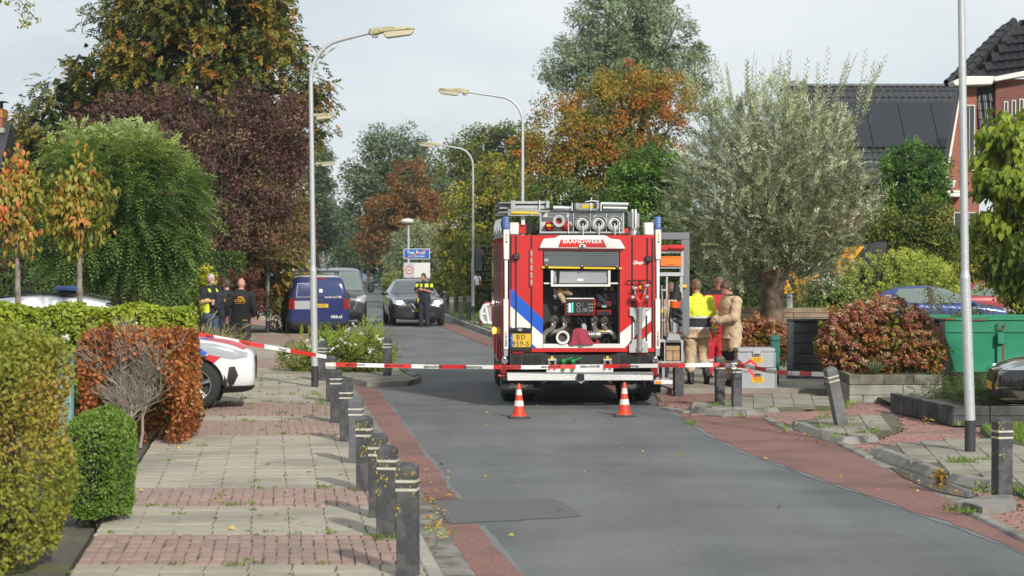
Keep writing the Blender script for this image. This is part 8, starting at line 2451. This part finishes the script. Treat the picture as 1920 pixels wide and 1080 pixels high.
# white garage / house wall glimpsed behind the yellowing shrub
d = 70.0
b = Vector((PX(1895, d), d, 0)); gg = thing('white_porch', 'white-framed porch wall glimpsed behind the yellowing shrub, right', 'porch', b)
MB().bb(PX(1878, d)-b.x, PX(1960, d)-b.x, 0, .3, 0, PZ(440, d)).obj('wall', M('porch_grey', (.45,.46,.48), .7), gg, smooth=0)
for x in (1866, 1886, 1935): MB().bb(PX(x, d)-b.x, PX(x+5, d)-b.x, -.06, -.001, 0, PZ(420, d)).obj('frame', m_trim, gg, smooth=0)
# hedge masses that close the view
m_dark2 = m_dark
hedge('field_hedge', 'dense dark field hedge closing the view behind the willow and firefighters', (PX(1410, 71), 71.5, 0), 0, (8.5, 1.4, PZ(450, 71)), 16000, .10, .065, m_dark2, .22, .3, faces='XxyZ')
hedge('field_hedge', 'shadowy hedge behind the fire engine and olive tree', (PX(1080, 78), 78, 0), 0, (9.5, 1.6, 3.2), 12000, .13, .08, m_olive, .22, .3, faces='XxyZ')
hedge('field_hedge', 'mixed garden hedge below the ball-headed tree, behind the parked cars', (PX(1790, 63), 63.2, 0), 0, (6.4, 1.2, 2.3), 12000, .10, .065, m_olive, .22, .3, faces='XxyZ')

# ================================================================== PEOPLE
m_skin = M('skin', (.50, .27, .19), .55, var=.06, scale=30)
m_skin2 = M('skin_ruddy', (.48, .24, .165), .55, var=.06, scale=30)
m_eye = M('eye_dark', (.03, .02, .02), .3)
m_mouth = M('mouth', (.33, .11, .10), .5)
_ctex = bpy.data.textures.new('folds', 'CLOUDS'); _ctex.noise_scale = .11; _ctex.noise_depth = 2
def skin_mesh(mb, vox, name, mat, parent, smooth=6, fold=0.0, colfun=None, mats=None):
    o = mb.obj(name, mat, None, smooth=0)
    r = o.modifiers.new('r', 'REMESH'); r.mode = 'VOXEL'; r.voxel_size = vox
    if smooth: s = o.modifiers.new('s', 'SMOOTH'); s.iterations = smooth; s.factor = .5
    if fold:
        dsp = o.modifiers.new('d', 'DISPLACE'); dsp.texture = _ctex; dsp.strength = fold; dsp.mid_level = .5; dsp.texture_coords = 'LOCAL'
    evaluated(o, name)
    if mats:
        o.data.materials.clear()
        for m in mats: o.data.materials.append(m)
        idx = [colfun(p.center, p.normal) for p in o.data.polygons]
        o.data.polygons.foreach_set('material_index', idx)
    finish(o.data, 70)
    o.parent = parent
    return o
def caps(mb, pts, rs, n=12, sq=1.0):
    mb.tube(pts, rs, n, sq=sq)
    for p, r in zip(pts, rs): mb.ball(p, r*.99, 12, 8)
def hand(mb, w, dr, nrm, s=1.0, curl=.5, thumb=1):
    "five-fingered hand from the wrist along dr; nrm = palm side"
    w, dr, nrm = Vector(w), Vector(dr).normalized(), Vector(nrm).normalized()
    nrm = (nrm - dr*nrm.dot(dr)).normalized()
    sd = dr.cross(nrm)
    def pt(a, b, c): return w + (dr*a + sd*b + nrm*c)*s
    mb.tube([pt(-.02,0,0), pt(.03,0,0), pt(.095,0,.0)], [.030*s,.040*s,.040*s], 10, sq=.45)
    for k, (b, l) in enumerate(((-.032,.068),(-.011,.078),(.011,.074),(.031,.058))):
        c1, c2 = curl*.55, curl*1.3
        p0 = pt(.085, b, 0); p1 = p0 + (dr*math.cos(c1) + nrm*math.sin(c1))*l*.5*s; p2 = p1 + (dr*math.cos(c2) + nrm*math.sin(c2))*l*.55*s
        mb.tube([p0, p1, p2], [.0105*s,.0100*s,.0085*s], 7); mb.ball(p2, .0085*s, 6, 5); mb.ball(p1, .0100*s, 6, 5)
    p0 = pt(.02, -.03*thumb, .006); p1 = pt(.055, -.062*thumb, .018); p2 = pt(.085, -.062*thumb, .035)
    mb.tube([p0, p1, p2], [.016*s,.012*s,.009*s], 7); mb.ball(p2, .009*s, 6, 5)
TORSO = [(.86,.150,.115,0),(.94,.172,.128,.005),(1.02,.166,.122,0),(1.10,.158,.116,-.005),(1.22,.168,.122,-.005),(1.33,.185,.125,0),(1.41,.178,.112,.01),(1.465,.115,.082,.015),(1.50,.065,.062,.015)]
def ell(z, rx, ry, cy, lean, n=20): return [(rx*math.cos(2*math.pi*j/n), cy + ry*math.sin(2*math.pi*j/n) - lean*max(0, z-.95), z) for j in range(n)]
def person(label, loc, rz, h, pose, outfit, hair=None, skin=m_skin, bulk=1.0, group=None, face=True):
    "faces -Y before turning. pose: elbow/wrist per side (L = +x), knees, ankles, head yaw/pitch, lean"
    root = thing('person', label, 'person', loc, rz, group)
    k = h/1.8
    root.scale = (k, k, k)
    lean = pose.get('lean', .0)
    sh = {s: Vector((s*.192*(.5+.5*bulk), .012 - lean*.48, 1.425)) for s in (1, -1)}
    el = {1: Vector(pose.get('elL', (.245, .03, 1.15))), -1: Vector(pose.get('elR', (-.245, .03, 1.15)))}
    wr = {1: Vector(pose.get('wrL', (.255, -.05, .90))), -1: Vector(pose.get('wrR', (-.255, -.05, .90)))}
    hp = {s: Vector((s*.095, .0, .92)) for s in (1, -1)}
    kn = {1: Vector(pose.get('knL', (.11, -.02, .50))), -1: Vector(pose.get('knR', (-.11, -.02, .50)))}
    an = {1: Vector(pose.get('anL', (.12, .03, .085))), -1: Vector(pose.get('anR', (-.12, .03, .085)))}
    td = {1: Vector(pose.get('toL', (.03, -.2, -.05))), -1: Vector(pose.get('toR', (-.03, -.2, -.05)))}
    yaw, pit = pose.get('yaw', 0), pose.get('pitch', 0)
    nk = Vector((0, .015 - lean*.55, 1.50))
    HR = Matrix.Rotation(yaw, 3, 'Z') @ Matrix.Rotation(pit, 3, 'X')
    def H(x, y, z): return nk + HR @ Vector((x, y, z))
    mb = MB()
    mb.loft([ell(z, rx*bulk, ry*bulk, cy, lean) for z, rx, ry, cy in TORSO])
    caps(mb, [nk - Vector((0,0,.04)), H(0,-.005,.06)], [.058,.055])
    mb.ball(H(0, .0, .175), (.076, .096, .112), 16, 12, HR); mb.ball(H(0, -.030, .125), (.060, .064, .078), 14, 9, HR)
    mb.tube([H(0,-.092,.185), H(0,-.108,.150), H(0,-.095,.142)], [.010,.014,.012], 7)
    for s in (1, -1):
        mb.ball(H(s*.077, .008, .165), (.012,.022,.032), 8, 6, HR)
        caps(mb, [sh[s], el[s]], [.055*bulk,.043]); caps(mb, [el[s], wr[s]], [.042,.028])
        dr = (wr[s]-el[s])
        hand(mb, wr[s], pose.get('hdL' if s > 0 else 'hdR', dr), pose.get('pnL' if s > 0 else 'pnR', (-s, -.3, 0)), 1.05, pose.get('curlL' if s > 0 else 'curlR', .6), s if abs(dr.z) > .1 else 1)
        caps(mb, [hp[s], kn[s]], [.088,.060]); caps(mb, [kn[s], an[s]], [.058,.042])
        caps(mb, [an[s] + Vector((0,.01,-.03)), an[s] + td[s]*.72 - (kn[s]-an[s]).normalized()*.03], [.036,.026])
    skin_mesh(mb, .0095, 'body', skin, root, 4)
    if face:
        e = MB()
        for s in (1, -1): e.ball(H(s*.031, -.088, .178), (.011,.006,.006), 8, 5, HR)
        e.obj('eyes', m_eye, root)
        e = MB(); e.tube([H(-.022,-.093,.103), H(0,-.097,.101), H(.022,-.093,.103)], [.004,.006,.004], 6); e.obj('mouth', m_mouth, root)
        if hair:
            e = MB()
            for s in (1, -1): e.tube([H(s*.045,-.086,.198), H(s*.030,-.094,.203), H(s*.017,-.094,.199)], [.004,.005,.004], 5)
            e.obj('eyebrows', hair[0], root)
    if hair:
        hm, style = hair
        e = MB(); e.ball(H(0, .006, .183), (.084,.103,.117), 24, 18, HR)
        o = e.obj('hair', hm, root)
        bm = bmesh.new(); bm.from_mesh(o.data)
        no = HR @ Vector((0, -.80, -.60)) if style == 'short' else HR @ Vector((0, -.72, -.7))
        bmesh.ops.bisect_plane(bm, geom=bm.verts[:]+bm.edges[:]+bm.faces[:], plane_co=H(0, -.062, .205), plane_no=no, clear_outer=True)
        bmesh.ops.bisect_plane(bm, geom=bm.verts[:]+bm.edges[:]+bm.faces[:], plane_co=H(0, 0, .105), plane_no=HR @ Vector((0,0,-1)), clear_outer=True)
        for v in bm.verts: v.co += v.normal * random.uniform(-.002, .004)
        bm.to_mesh(o.data); bm.free(); finish(o.data, 70)
    if outfit.get('beard'):
        e = MB(); e.ball(H(0, -.040, .112), (.058,.062,.058), 14, 10, HR); o = e.obj('beard', outfit['beard'], root)
        bm = bmesh.new(); bm.from_mesh(o.data); bmesh.ops.bisect_plane(bm, geom=bm.verts[:]+bm.edges[:]+bm.faces[:], plane_co=H(0,-.05,.118), plane_no=HR @ Vector((0,.35,1)), clear_outer=True); bm.to_mesh(o.data); bm.free(); finish(o.data, 70)
    # trousers
    t = outfit['trousers']
    mb = MB(); ext = t.get('fat', .014)
    mb.loft([ell(z, rx*bulk+ext, ry*bulk+ext, cy, lean) for z, rx, ry, cy in [(.80,.135,.105,0)]+TORSO[:3]])
    for s in (1, -1):
        d_ = an[s]-kn[s]
        end = an[s] - d_.normalized()*t.get('up', .0)
        caps(mb, [hp[s], kn[s]], [.096+ext,.066+ext]); caps(mb, [kn[s], kn[s].lerp(end,.55), end], [.066+ext,.060+ext,.056+ext+t.get('flare',0)])
    def inv(c): return c
    skin_mesh(mb, .0125, 'trousers', t['mats'][0], root, 5, t.get('fold', .026)*1.35, t.get('fun'), t['mats'] if len(t['mats']) > 1 else None)
    # top
    t = outfit['top']
    mb = MB(); ext = t.get('fat', .016)
    rings = [r for r in TORSO if r[0] > t.get('hem', .9)]
    hem = t.get('hem', .9)
    mb.loft([ell(hem, .170*bulk+ext+t.get('flare', 0), .125*bulk+ext+t.get('flare', 0), 0, lean)] + [ell(z, rx*bulk+ext, ry*bulk+ext, cy, lean) for z, rx, ry, cy in rings[:-1]] + [ell(1.50, .078+ext*.5, .074+ext*.5, .012, lean)])
    if t.get('collar'): mb.loft([ell(1.47, .085+ext*.5, .08+ext*.5, .015, lean), ell(1.545, .068+ext*.4, .070+ext*.4, .012, lean)])
    sl = t.get('sleeve', 1.0)
    for s in (1, -1):
        caps(mb, [sh[s], sh[s].lerp(el[s], min(1, sl*2))], [.062*bulk+ext, .050+ext + (.006 if sl < .5 else 0)])
        if sl > .5:
            f = (sl-.5)*2; caps(mb, [el[s], el[s].lerp(wr[s], f)], [.050+ext, .040+ext - .010*f + (.004 if sl < 1 else 0)])
    skin_mesh(mb, .0115, 'top', t['mats'][0], root, 5, t.get('fold', .024)*1.35, t.get('fun'), t['mats'] if len(t['mats']) > 1 else None)
    # shoes
    sm, shh = outfit['shoes']
    for s in (1, -1):
        mb = MB()
        ax = (kn[s]-an[s]).normalized()
        tdn = td[s].normalized()
        heel = an[s] - ax*.055 - tdn*.06; toe = an[s] + td[s]*1.0 - ax*.03
        mb.tube([heel + ax*.02, heel.lerp(toe, .35) + ax*.018, heel.lerp(toe, .75) + ax*.006, toe], [.046,.052,.052,.040], 10)
        caps(mb, [heel, toe], [.040,.036])
        caps(mb, [an[s] - ax*.03, an[s] + ax*shh], [.055,.060 if shh > .1 else .05])
        skin_mesh(mb, .011, 'boot' if shh > .1 else 'shoe', sm, root, 3)
    return root
fabric = lambda n, c, r=.85: M(n, c, r, var=.14, scale=22, bump=.35, bscale=70)
m_blkcloth = fabric('cloth_black', (.012, .012, .014))
m_blkcloth2 = fabric('cloth_charcoal', (.02, .02, .023))
m_orange_t = M('print_orange', (.75, .36, .02), .6)
m_neon = fabric('cloth_neon', (.62, .72, .04), .7)
m_jeans = fabric('cloth_jeans', (.05, .075, .13))
m_tan = fabric('cloth_tan', (.46, .355, .225))
m_redc = fabric('cloth_red', (.42, .018, .022))
m_boot = M('boot_black', (.012, .012, .012), .45)
m_refl = M('reflective', (.52, .53, .52), .4)
m_navy = fabric('cloth_navy', (.018, .02, .03))
h_grey, h_brown, h_blond = M('hair_grey', (.42, .40, .37), .6, var=.25, scale=40), M('hair_brown', (.06, .035, .02), .6, var=.25, scale=40), M('hair_dark_blond', (.13, .08, .042), .6, var=.25, scale=40)
Z0 = .1
def wear(mats, **k): return dict(mats=mats, **k)
def logo_back(root, y, z, x=0.0, s=1.0, rz=0.0):
    rot = (math.pi/2, 0, math.pi)
    text('lettering', 'B. RIJNER', .058*s, m_orange_t, root, (x, y, z), rot, bold=.002)
    text('lettering', 'sloopwerken & grondwerk', .018*s, m_orange_t, root, (x, y, z-.045*s), rot, bold=.001)
    mb = MB()
    pts = [(-.085,.045),(-.07,.075),(-.03,.10),(.02,.10),(.055,.085),(.04,.065),(.0,.075),(-.035,.07),(-.05,.045)]
    mb.prism([(x+a*s, z+b*s) for a, b in pts], y-.002, y+.003, 'y'); mb.prism([(x+a*s, z+b*s) for a, b in [(-.09,.032),(.08,.032),(.08,.045),(-.09,.045)]], y-.002, y+.003, 'y'); mb.obj('logo', m_orange_t, root)
# bald man
p1 = person('bald man in black sweater and work trousers seen from behind, orange logo on back', G(452, 680, Z0) , R(183), 1.80,
    dict(elL=(.285,.05,1.16), wrL=(.29,-.03,.93), elR=(-.285,.05,1.16), wrR=(-.30,-.02,.92), yaw=R(-12), pitch=R(14), knL=(.12,-.03,.5), anL=(.13,.02,.085), knR=(-.12,0,.5), anR=(-.13,.05,.085)),
    dict(trousers=wear([m_blkcloth2], fat=.018), top=wear([m_blkcloth], sleeve=.78, hem=.92, fat=.022, collar=True), shoes=(m_boot, .08)), None, m_skin2, 1.12, 'three men standing on the left pavement')
logo_back(p1, .182, 1.30)
text('lettering', 'RIJNER', .035, m_orange_t, p1, (-.10, .172, .90), (math.pi/2, 0, math.pi), bold=.001)
p2 = person('brown-haired man in dark jacket with orange back logo, standing between two others', Vector((PX(426, 44.6), 44.6, Z0)), R(205), 1.74,
    dict(elL=(.24,.0,1.16), wrL=(.20,-.14,1.0), elR=(-.25,.0,1.16), wrR=(-.18,-.18,1.04), yaw=R(25), pitch=R(12)),
    dict(trousers=wear([m_blkcloth2], fat=.018), top=wear([m_navy], sleeve=1.0, hem=.88, fat=.024, collar=True), shoes=(m_boot, .08)), (h_brown, 'short'), m_skin, 1.04, 'three men standing on the left pavement')
logo_back(p2, .178, 1.30, .02, .95)
p3 = person('grey-haired bearded man smiling, arms folded, in black and neon polo shirt', Vector((PX(396, 46.2), 46.2, Z0)), R(38), 1.84,
    dict(elL=(.27,-.06,1.17), wrL=(.02,-.20,1.14), elR=(-.27,-.06,1.17), wrR=(-.02,-.23,1.19), yaw=R(10), pitch=R(4), pnL=(0,1,0), pnR=(0,1,0), curlL=.3, curlR=.3),
    dict(trousers=wear([m_jeans], fat=.014), top=wear([m_blkcloth, m_neon], sleeve=.36, hem=.9, fat=.018, collar=True, fun=lambda c, n: 1 if ((abs(c.x) > .115 and c.z < 1.24 and abs(n.x) > .35 and abs(c.x) < .22) or (1.39 < c.z < 1.46 and .07 < abs(c.x) < .12)) else 0), shoes=(m_sw, .06), beard=h_grey), (h_grey, 'short'), m_skin2, 1.08, 'three men standing on the left pavement')
# police officer
def pol(c, n):
    if 1.33 < c.z < 1.47 and abs(c.x) > .03: return 1 if (int((c.x+1)*18) % 3 and c.z < 1.44) else 2
    return 0
p4 = person('police officer in dark uniform with neon yellow shoulders, standing before the crossover', G(795, 613, 0), R(-8), 1.79,
    dict(elL=(.275,-.02,1.17), wrL=(.09,-.20,1.22), elR=(-.275,-.03,1.16), wrR=(-.13,-.24,1.24), yaw=R(-22), pitch=R(10), hdL=(-.9,-.3,.1), pnL=(0,1,.2), pnR=(1,.2,0), curlR=.9, curlL=.7, knL=(.10,-.02,.5), anL=(.11,.03,.085), knR=(-.10,.0,.5), anR=(-.11,.05,.085)),
    dict(trousers=wear([m_navy], fat=.02, fold=.018), top=wear([m_navy, m_neon, m_blkcloth], sleeve=.36, hem=.92, fat=.026, fun=pol, collar=True), shoes=(m_boot, .14)), (h_brown, 'short'), m_skin2, 1.10)
mb = MB(); mb.bb(-.165, -.115, -.315, -.30, 1.26, 1.37); mb.obj('phone', m_blk, p4, bevel=.005); 
for c in COL.objects:
    if c.name.startswith('phone'): c.parent = None; c.location = p4.location; c.rotation_euler = p4.rotation_euler; c.scale = p4.scale; tag(c, 'dark mobile phone held up by the police officer', 'phone')
mb = MB(); mb.loft([ell(z, .19, .145, 0, 0) for z in (.955, 1.0)]); o = mb.obj('belt', m_blk, p4)
mb = MB(); mb.bb(-.24, -.17, -.10, .0, .78, .97); mb.obj('holster', m_blk, p4, bevel=.015)
mb = MB(); mb.bb(-.20, -.15, -.13, -.10, .86, .96); mb.bb(-.19, -.165, -.135, -.105, .80, .87); mb.obj('taser', m_yelb, p4, bevel=.006)
mb = MB(); mb.bb(.17, .24, -.08, .03, .86, .98); mb.obj('pouch', m_blk, p4, bevel=.012)
# firefighters
def hv(c, n):
    z = c.z
    if abs(c.x) > .235: return 2 if 1.10 < z < 1.16 else (1 if z < .96 else 0)
    if z > 1.165: return 0
    if z > 1.13: return 2
    if z > .985: return 3
    if z > .945: return 2
    return 1
p5 = person('firefighter in neon yellow jacket and tan trousers seen from behind beside the shelves', G(1307, 722, Z0), R(190), 1.86,
    dict(elL=(.27,.03,1.15), wrL=(.26,-.05,.90), elR=(-.275,.03,1.15), wrR=(-.29,.0,.90), yaw=R(15), pitch=R(14), knR=(-.12,-.10,.53), anR=(-.14,.10,.17), toR=(-.01,-.10,-.17), knL=(.115,-.02,.5), anL=(.12,.03,.085)),
    dict(trousers=wear([m_tan, m_refl, m_blkcloth2], fat=.028, fold=.03, up=.20, flare=.012, fun=lambda c, n: 1 if .34 < c.z < .38 else 0), top=wear([m_neon, m_tan, m_refl, m_navy], fat=.032, hem=.80, flare=.02, fold=.03, fun=hv, collar=True), shoes=(m_boot, .25)), (h_blond, 'short'), m_skin2, 1.06, 'firefighters talking beside the truck')
p6 = person('firefighter in red overalls facing the camera with bowed head, between two others', Vector((PX(1339, 36.6), 36.6, Z0)), R(28), 1.90,
    dict(elL=(.27,-.03,1.17), wrL=(.12,-.22,1.05), elR=(-.27,-.03,1.17), wrR=(-.12,-.2,1.0), yaw=R(5), pitch=R(30), lean=.10),
    dict(trousers=wear([m_redc, m_refl, m_neon], fat=.03, fold=.026, fun=lambda c, n: 1 if .30 < c.z < .34 else 0), top=wear([m_redc, m_neon, m_refl, m_blkcloth], fat=.034, hem=.86, fold=.024, collar=True, fun=lambda c, n: (1 if 1.12 < c.z < 1.16 or .97 < c.z < 1.01 else 2 if 1.16 <= c.z < 1.175 else 3 if c.z > 1.46 else 0)), shoes=(m_boot, .2)), (h_blond, 'short'), m_skin2, 1.1, 'firefighters talking beside the truck')
mb = MB(); mb.box((.10, -.185, 1.34), (.07, .04, .12)); mb.tube([(.10,-.19,1.34),(.16,-.19,1.22),(.13,-.2,1.12)], .01, 6); mb.obj('radio', m_blk, p6, bevel=.01)
def tanf(c, n): return 0
p7 = person('firefighter in tan suit seen from the side, looking down at his hands', G(1372, 725, Z0), R(-66), 1.86,
    dict(elL=(.25,-.10,1.16), wrL=(.06,-.30,1.10), elR=(-.26,-.06,1.15), wrR=(-.05,-.31,1.10), yaw=R(8), pitch=R(34), lean=.06, pnL=(-1,.2,0), pnR=(1,.2,0), curlL=.9, curlR=.9),
    dict(trousers=wear([m_tan, m_blkcloth2, m_refl], fat=.028, fold=.03, up=.09, fun=lambda c, n: 1 if (.44 < c.z < .60 and n.y < .3) else 2 if .22 < c.z < .26 else 0), top=wear([m_tan, m_neon, m_blkcloth2], fat=.030, hem=.80, flare=.015, fold=.028, collar=True, fun=lambda c, n: 2 if c.z > 1.515 else 0), shoes=(m_boot, .2)), (h_brown, 'short'), m_skin, 1.02, 'firefighters talking beside the truck')
mb = MB(); mb.prism([(-.035,.0),(0,-.05),(.035,.0),(.032,.045),(-.032,.045)], -.004, .004, 'y'); o = mb.obj('arm_badge', M('badge_red', (.45,.03,.03), .6), p7); o.location = (-.275, -.02, 1.33); o.rotation_euler = (0, 0, R(-90))
mb = MB(); mb.prism([(-.016,.0),(0,-.025),(.016,.0),(.014,.022),(-.014,.022)], -.006, .006, 'y'); q = mb.obj('badge_emblem', M('badge_orange', (.7,.3,.1), .6), o)
p8 = person('person in dark trousers mostly hidden behind the pull-out shelves of the truck', Vector((PX(1258, 34.6), 34.6, .1)), R(170), 1.80, dict(pitch=R(10)),
    dict(trousers=wear([m_navy], fat=.025), top=wear([m_tan], fat=.03, hem=.86), shoes=(m_boot, .15)), (h_blond, 'short'), m_skin2, 1.05, 'firefighters talking beside the truck')

# ================================================================== text curves -> plain meshes
bpy.context.view_layer.update()
_dg = bpy.context.evaluated_depsgraph_get()
fonts = [o for o in COL.objects if o.type == 'FONT']
new = []
for o in fonts:
    me = bpy.data.meshes.new_from_object(o.evaluated_get(_dg))
    new.append((o, me))
for o, me in new:
    me.name = 'lettering'
    n = bpy.data.objects.new('lettering', me)
    COL.objects.link(n)
    n.parent = o.parent
    n.location, n.rotation_euler, n.scale = o.location, o.rotation_euler, o.scale
    bpy.data.objects.remove(o)

# ================================================================== HAZE
def haze(density):
    mb = MB(); mb.bb(-330, 330, -70, 770, -1.5, 34)
    o = mb.obj('haze', None, smooth=0)
    o.data.materials.clear()
    m = bpy.data.materials.new('haze'); m.use_nodes = True
    n, l = m.node_tree.nodes, m.node_tree.links
    n.remove(n['Principled BSDF'])
    v = n.new('ShaderNodeVolumePrincipled'); v.inputs['Color'].default_value = (.82, .89, .96, 1); v.inputs['Density'].default_value = density
    l.new(v.outputs['Volume'], n['Material Output'].inputs['Volume'])
    o.data.materials.append(m)
    o['kind'] = 'stuff'
    return o
haze(.00025)
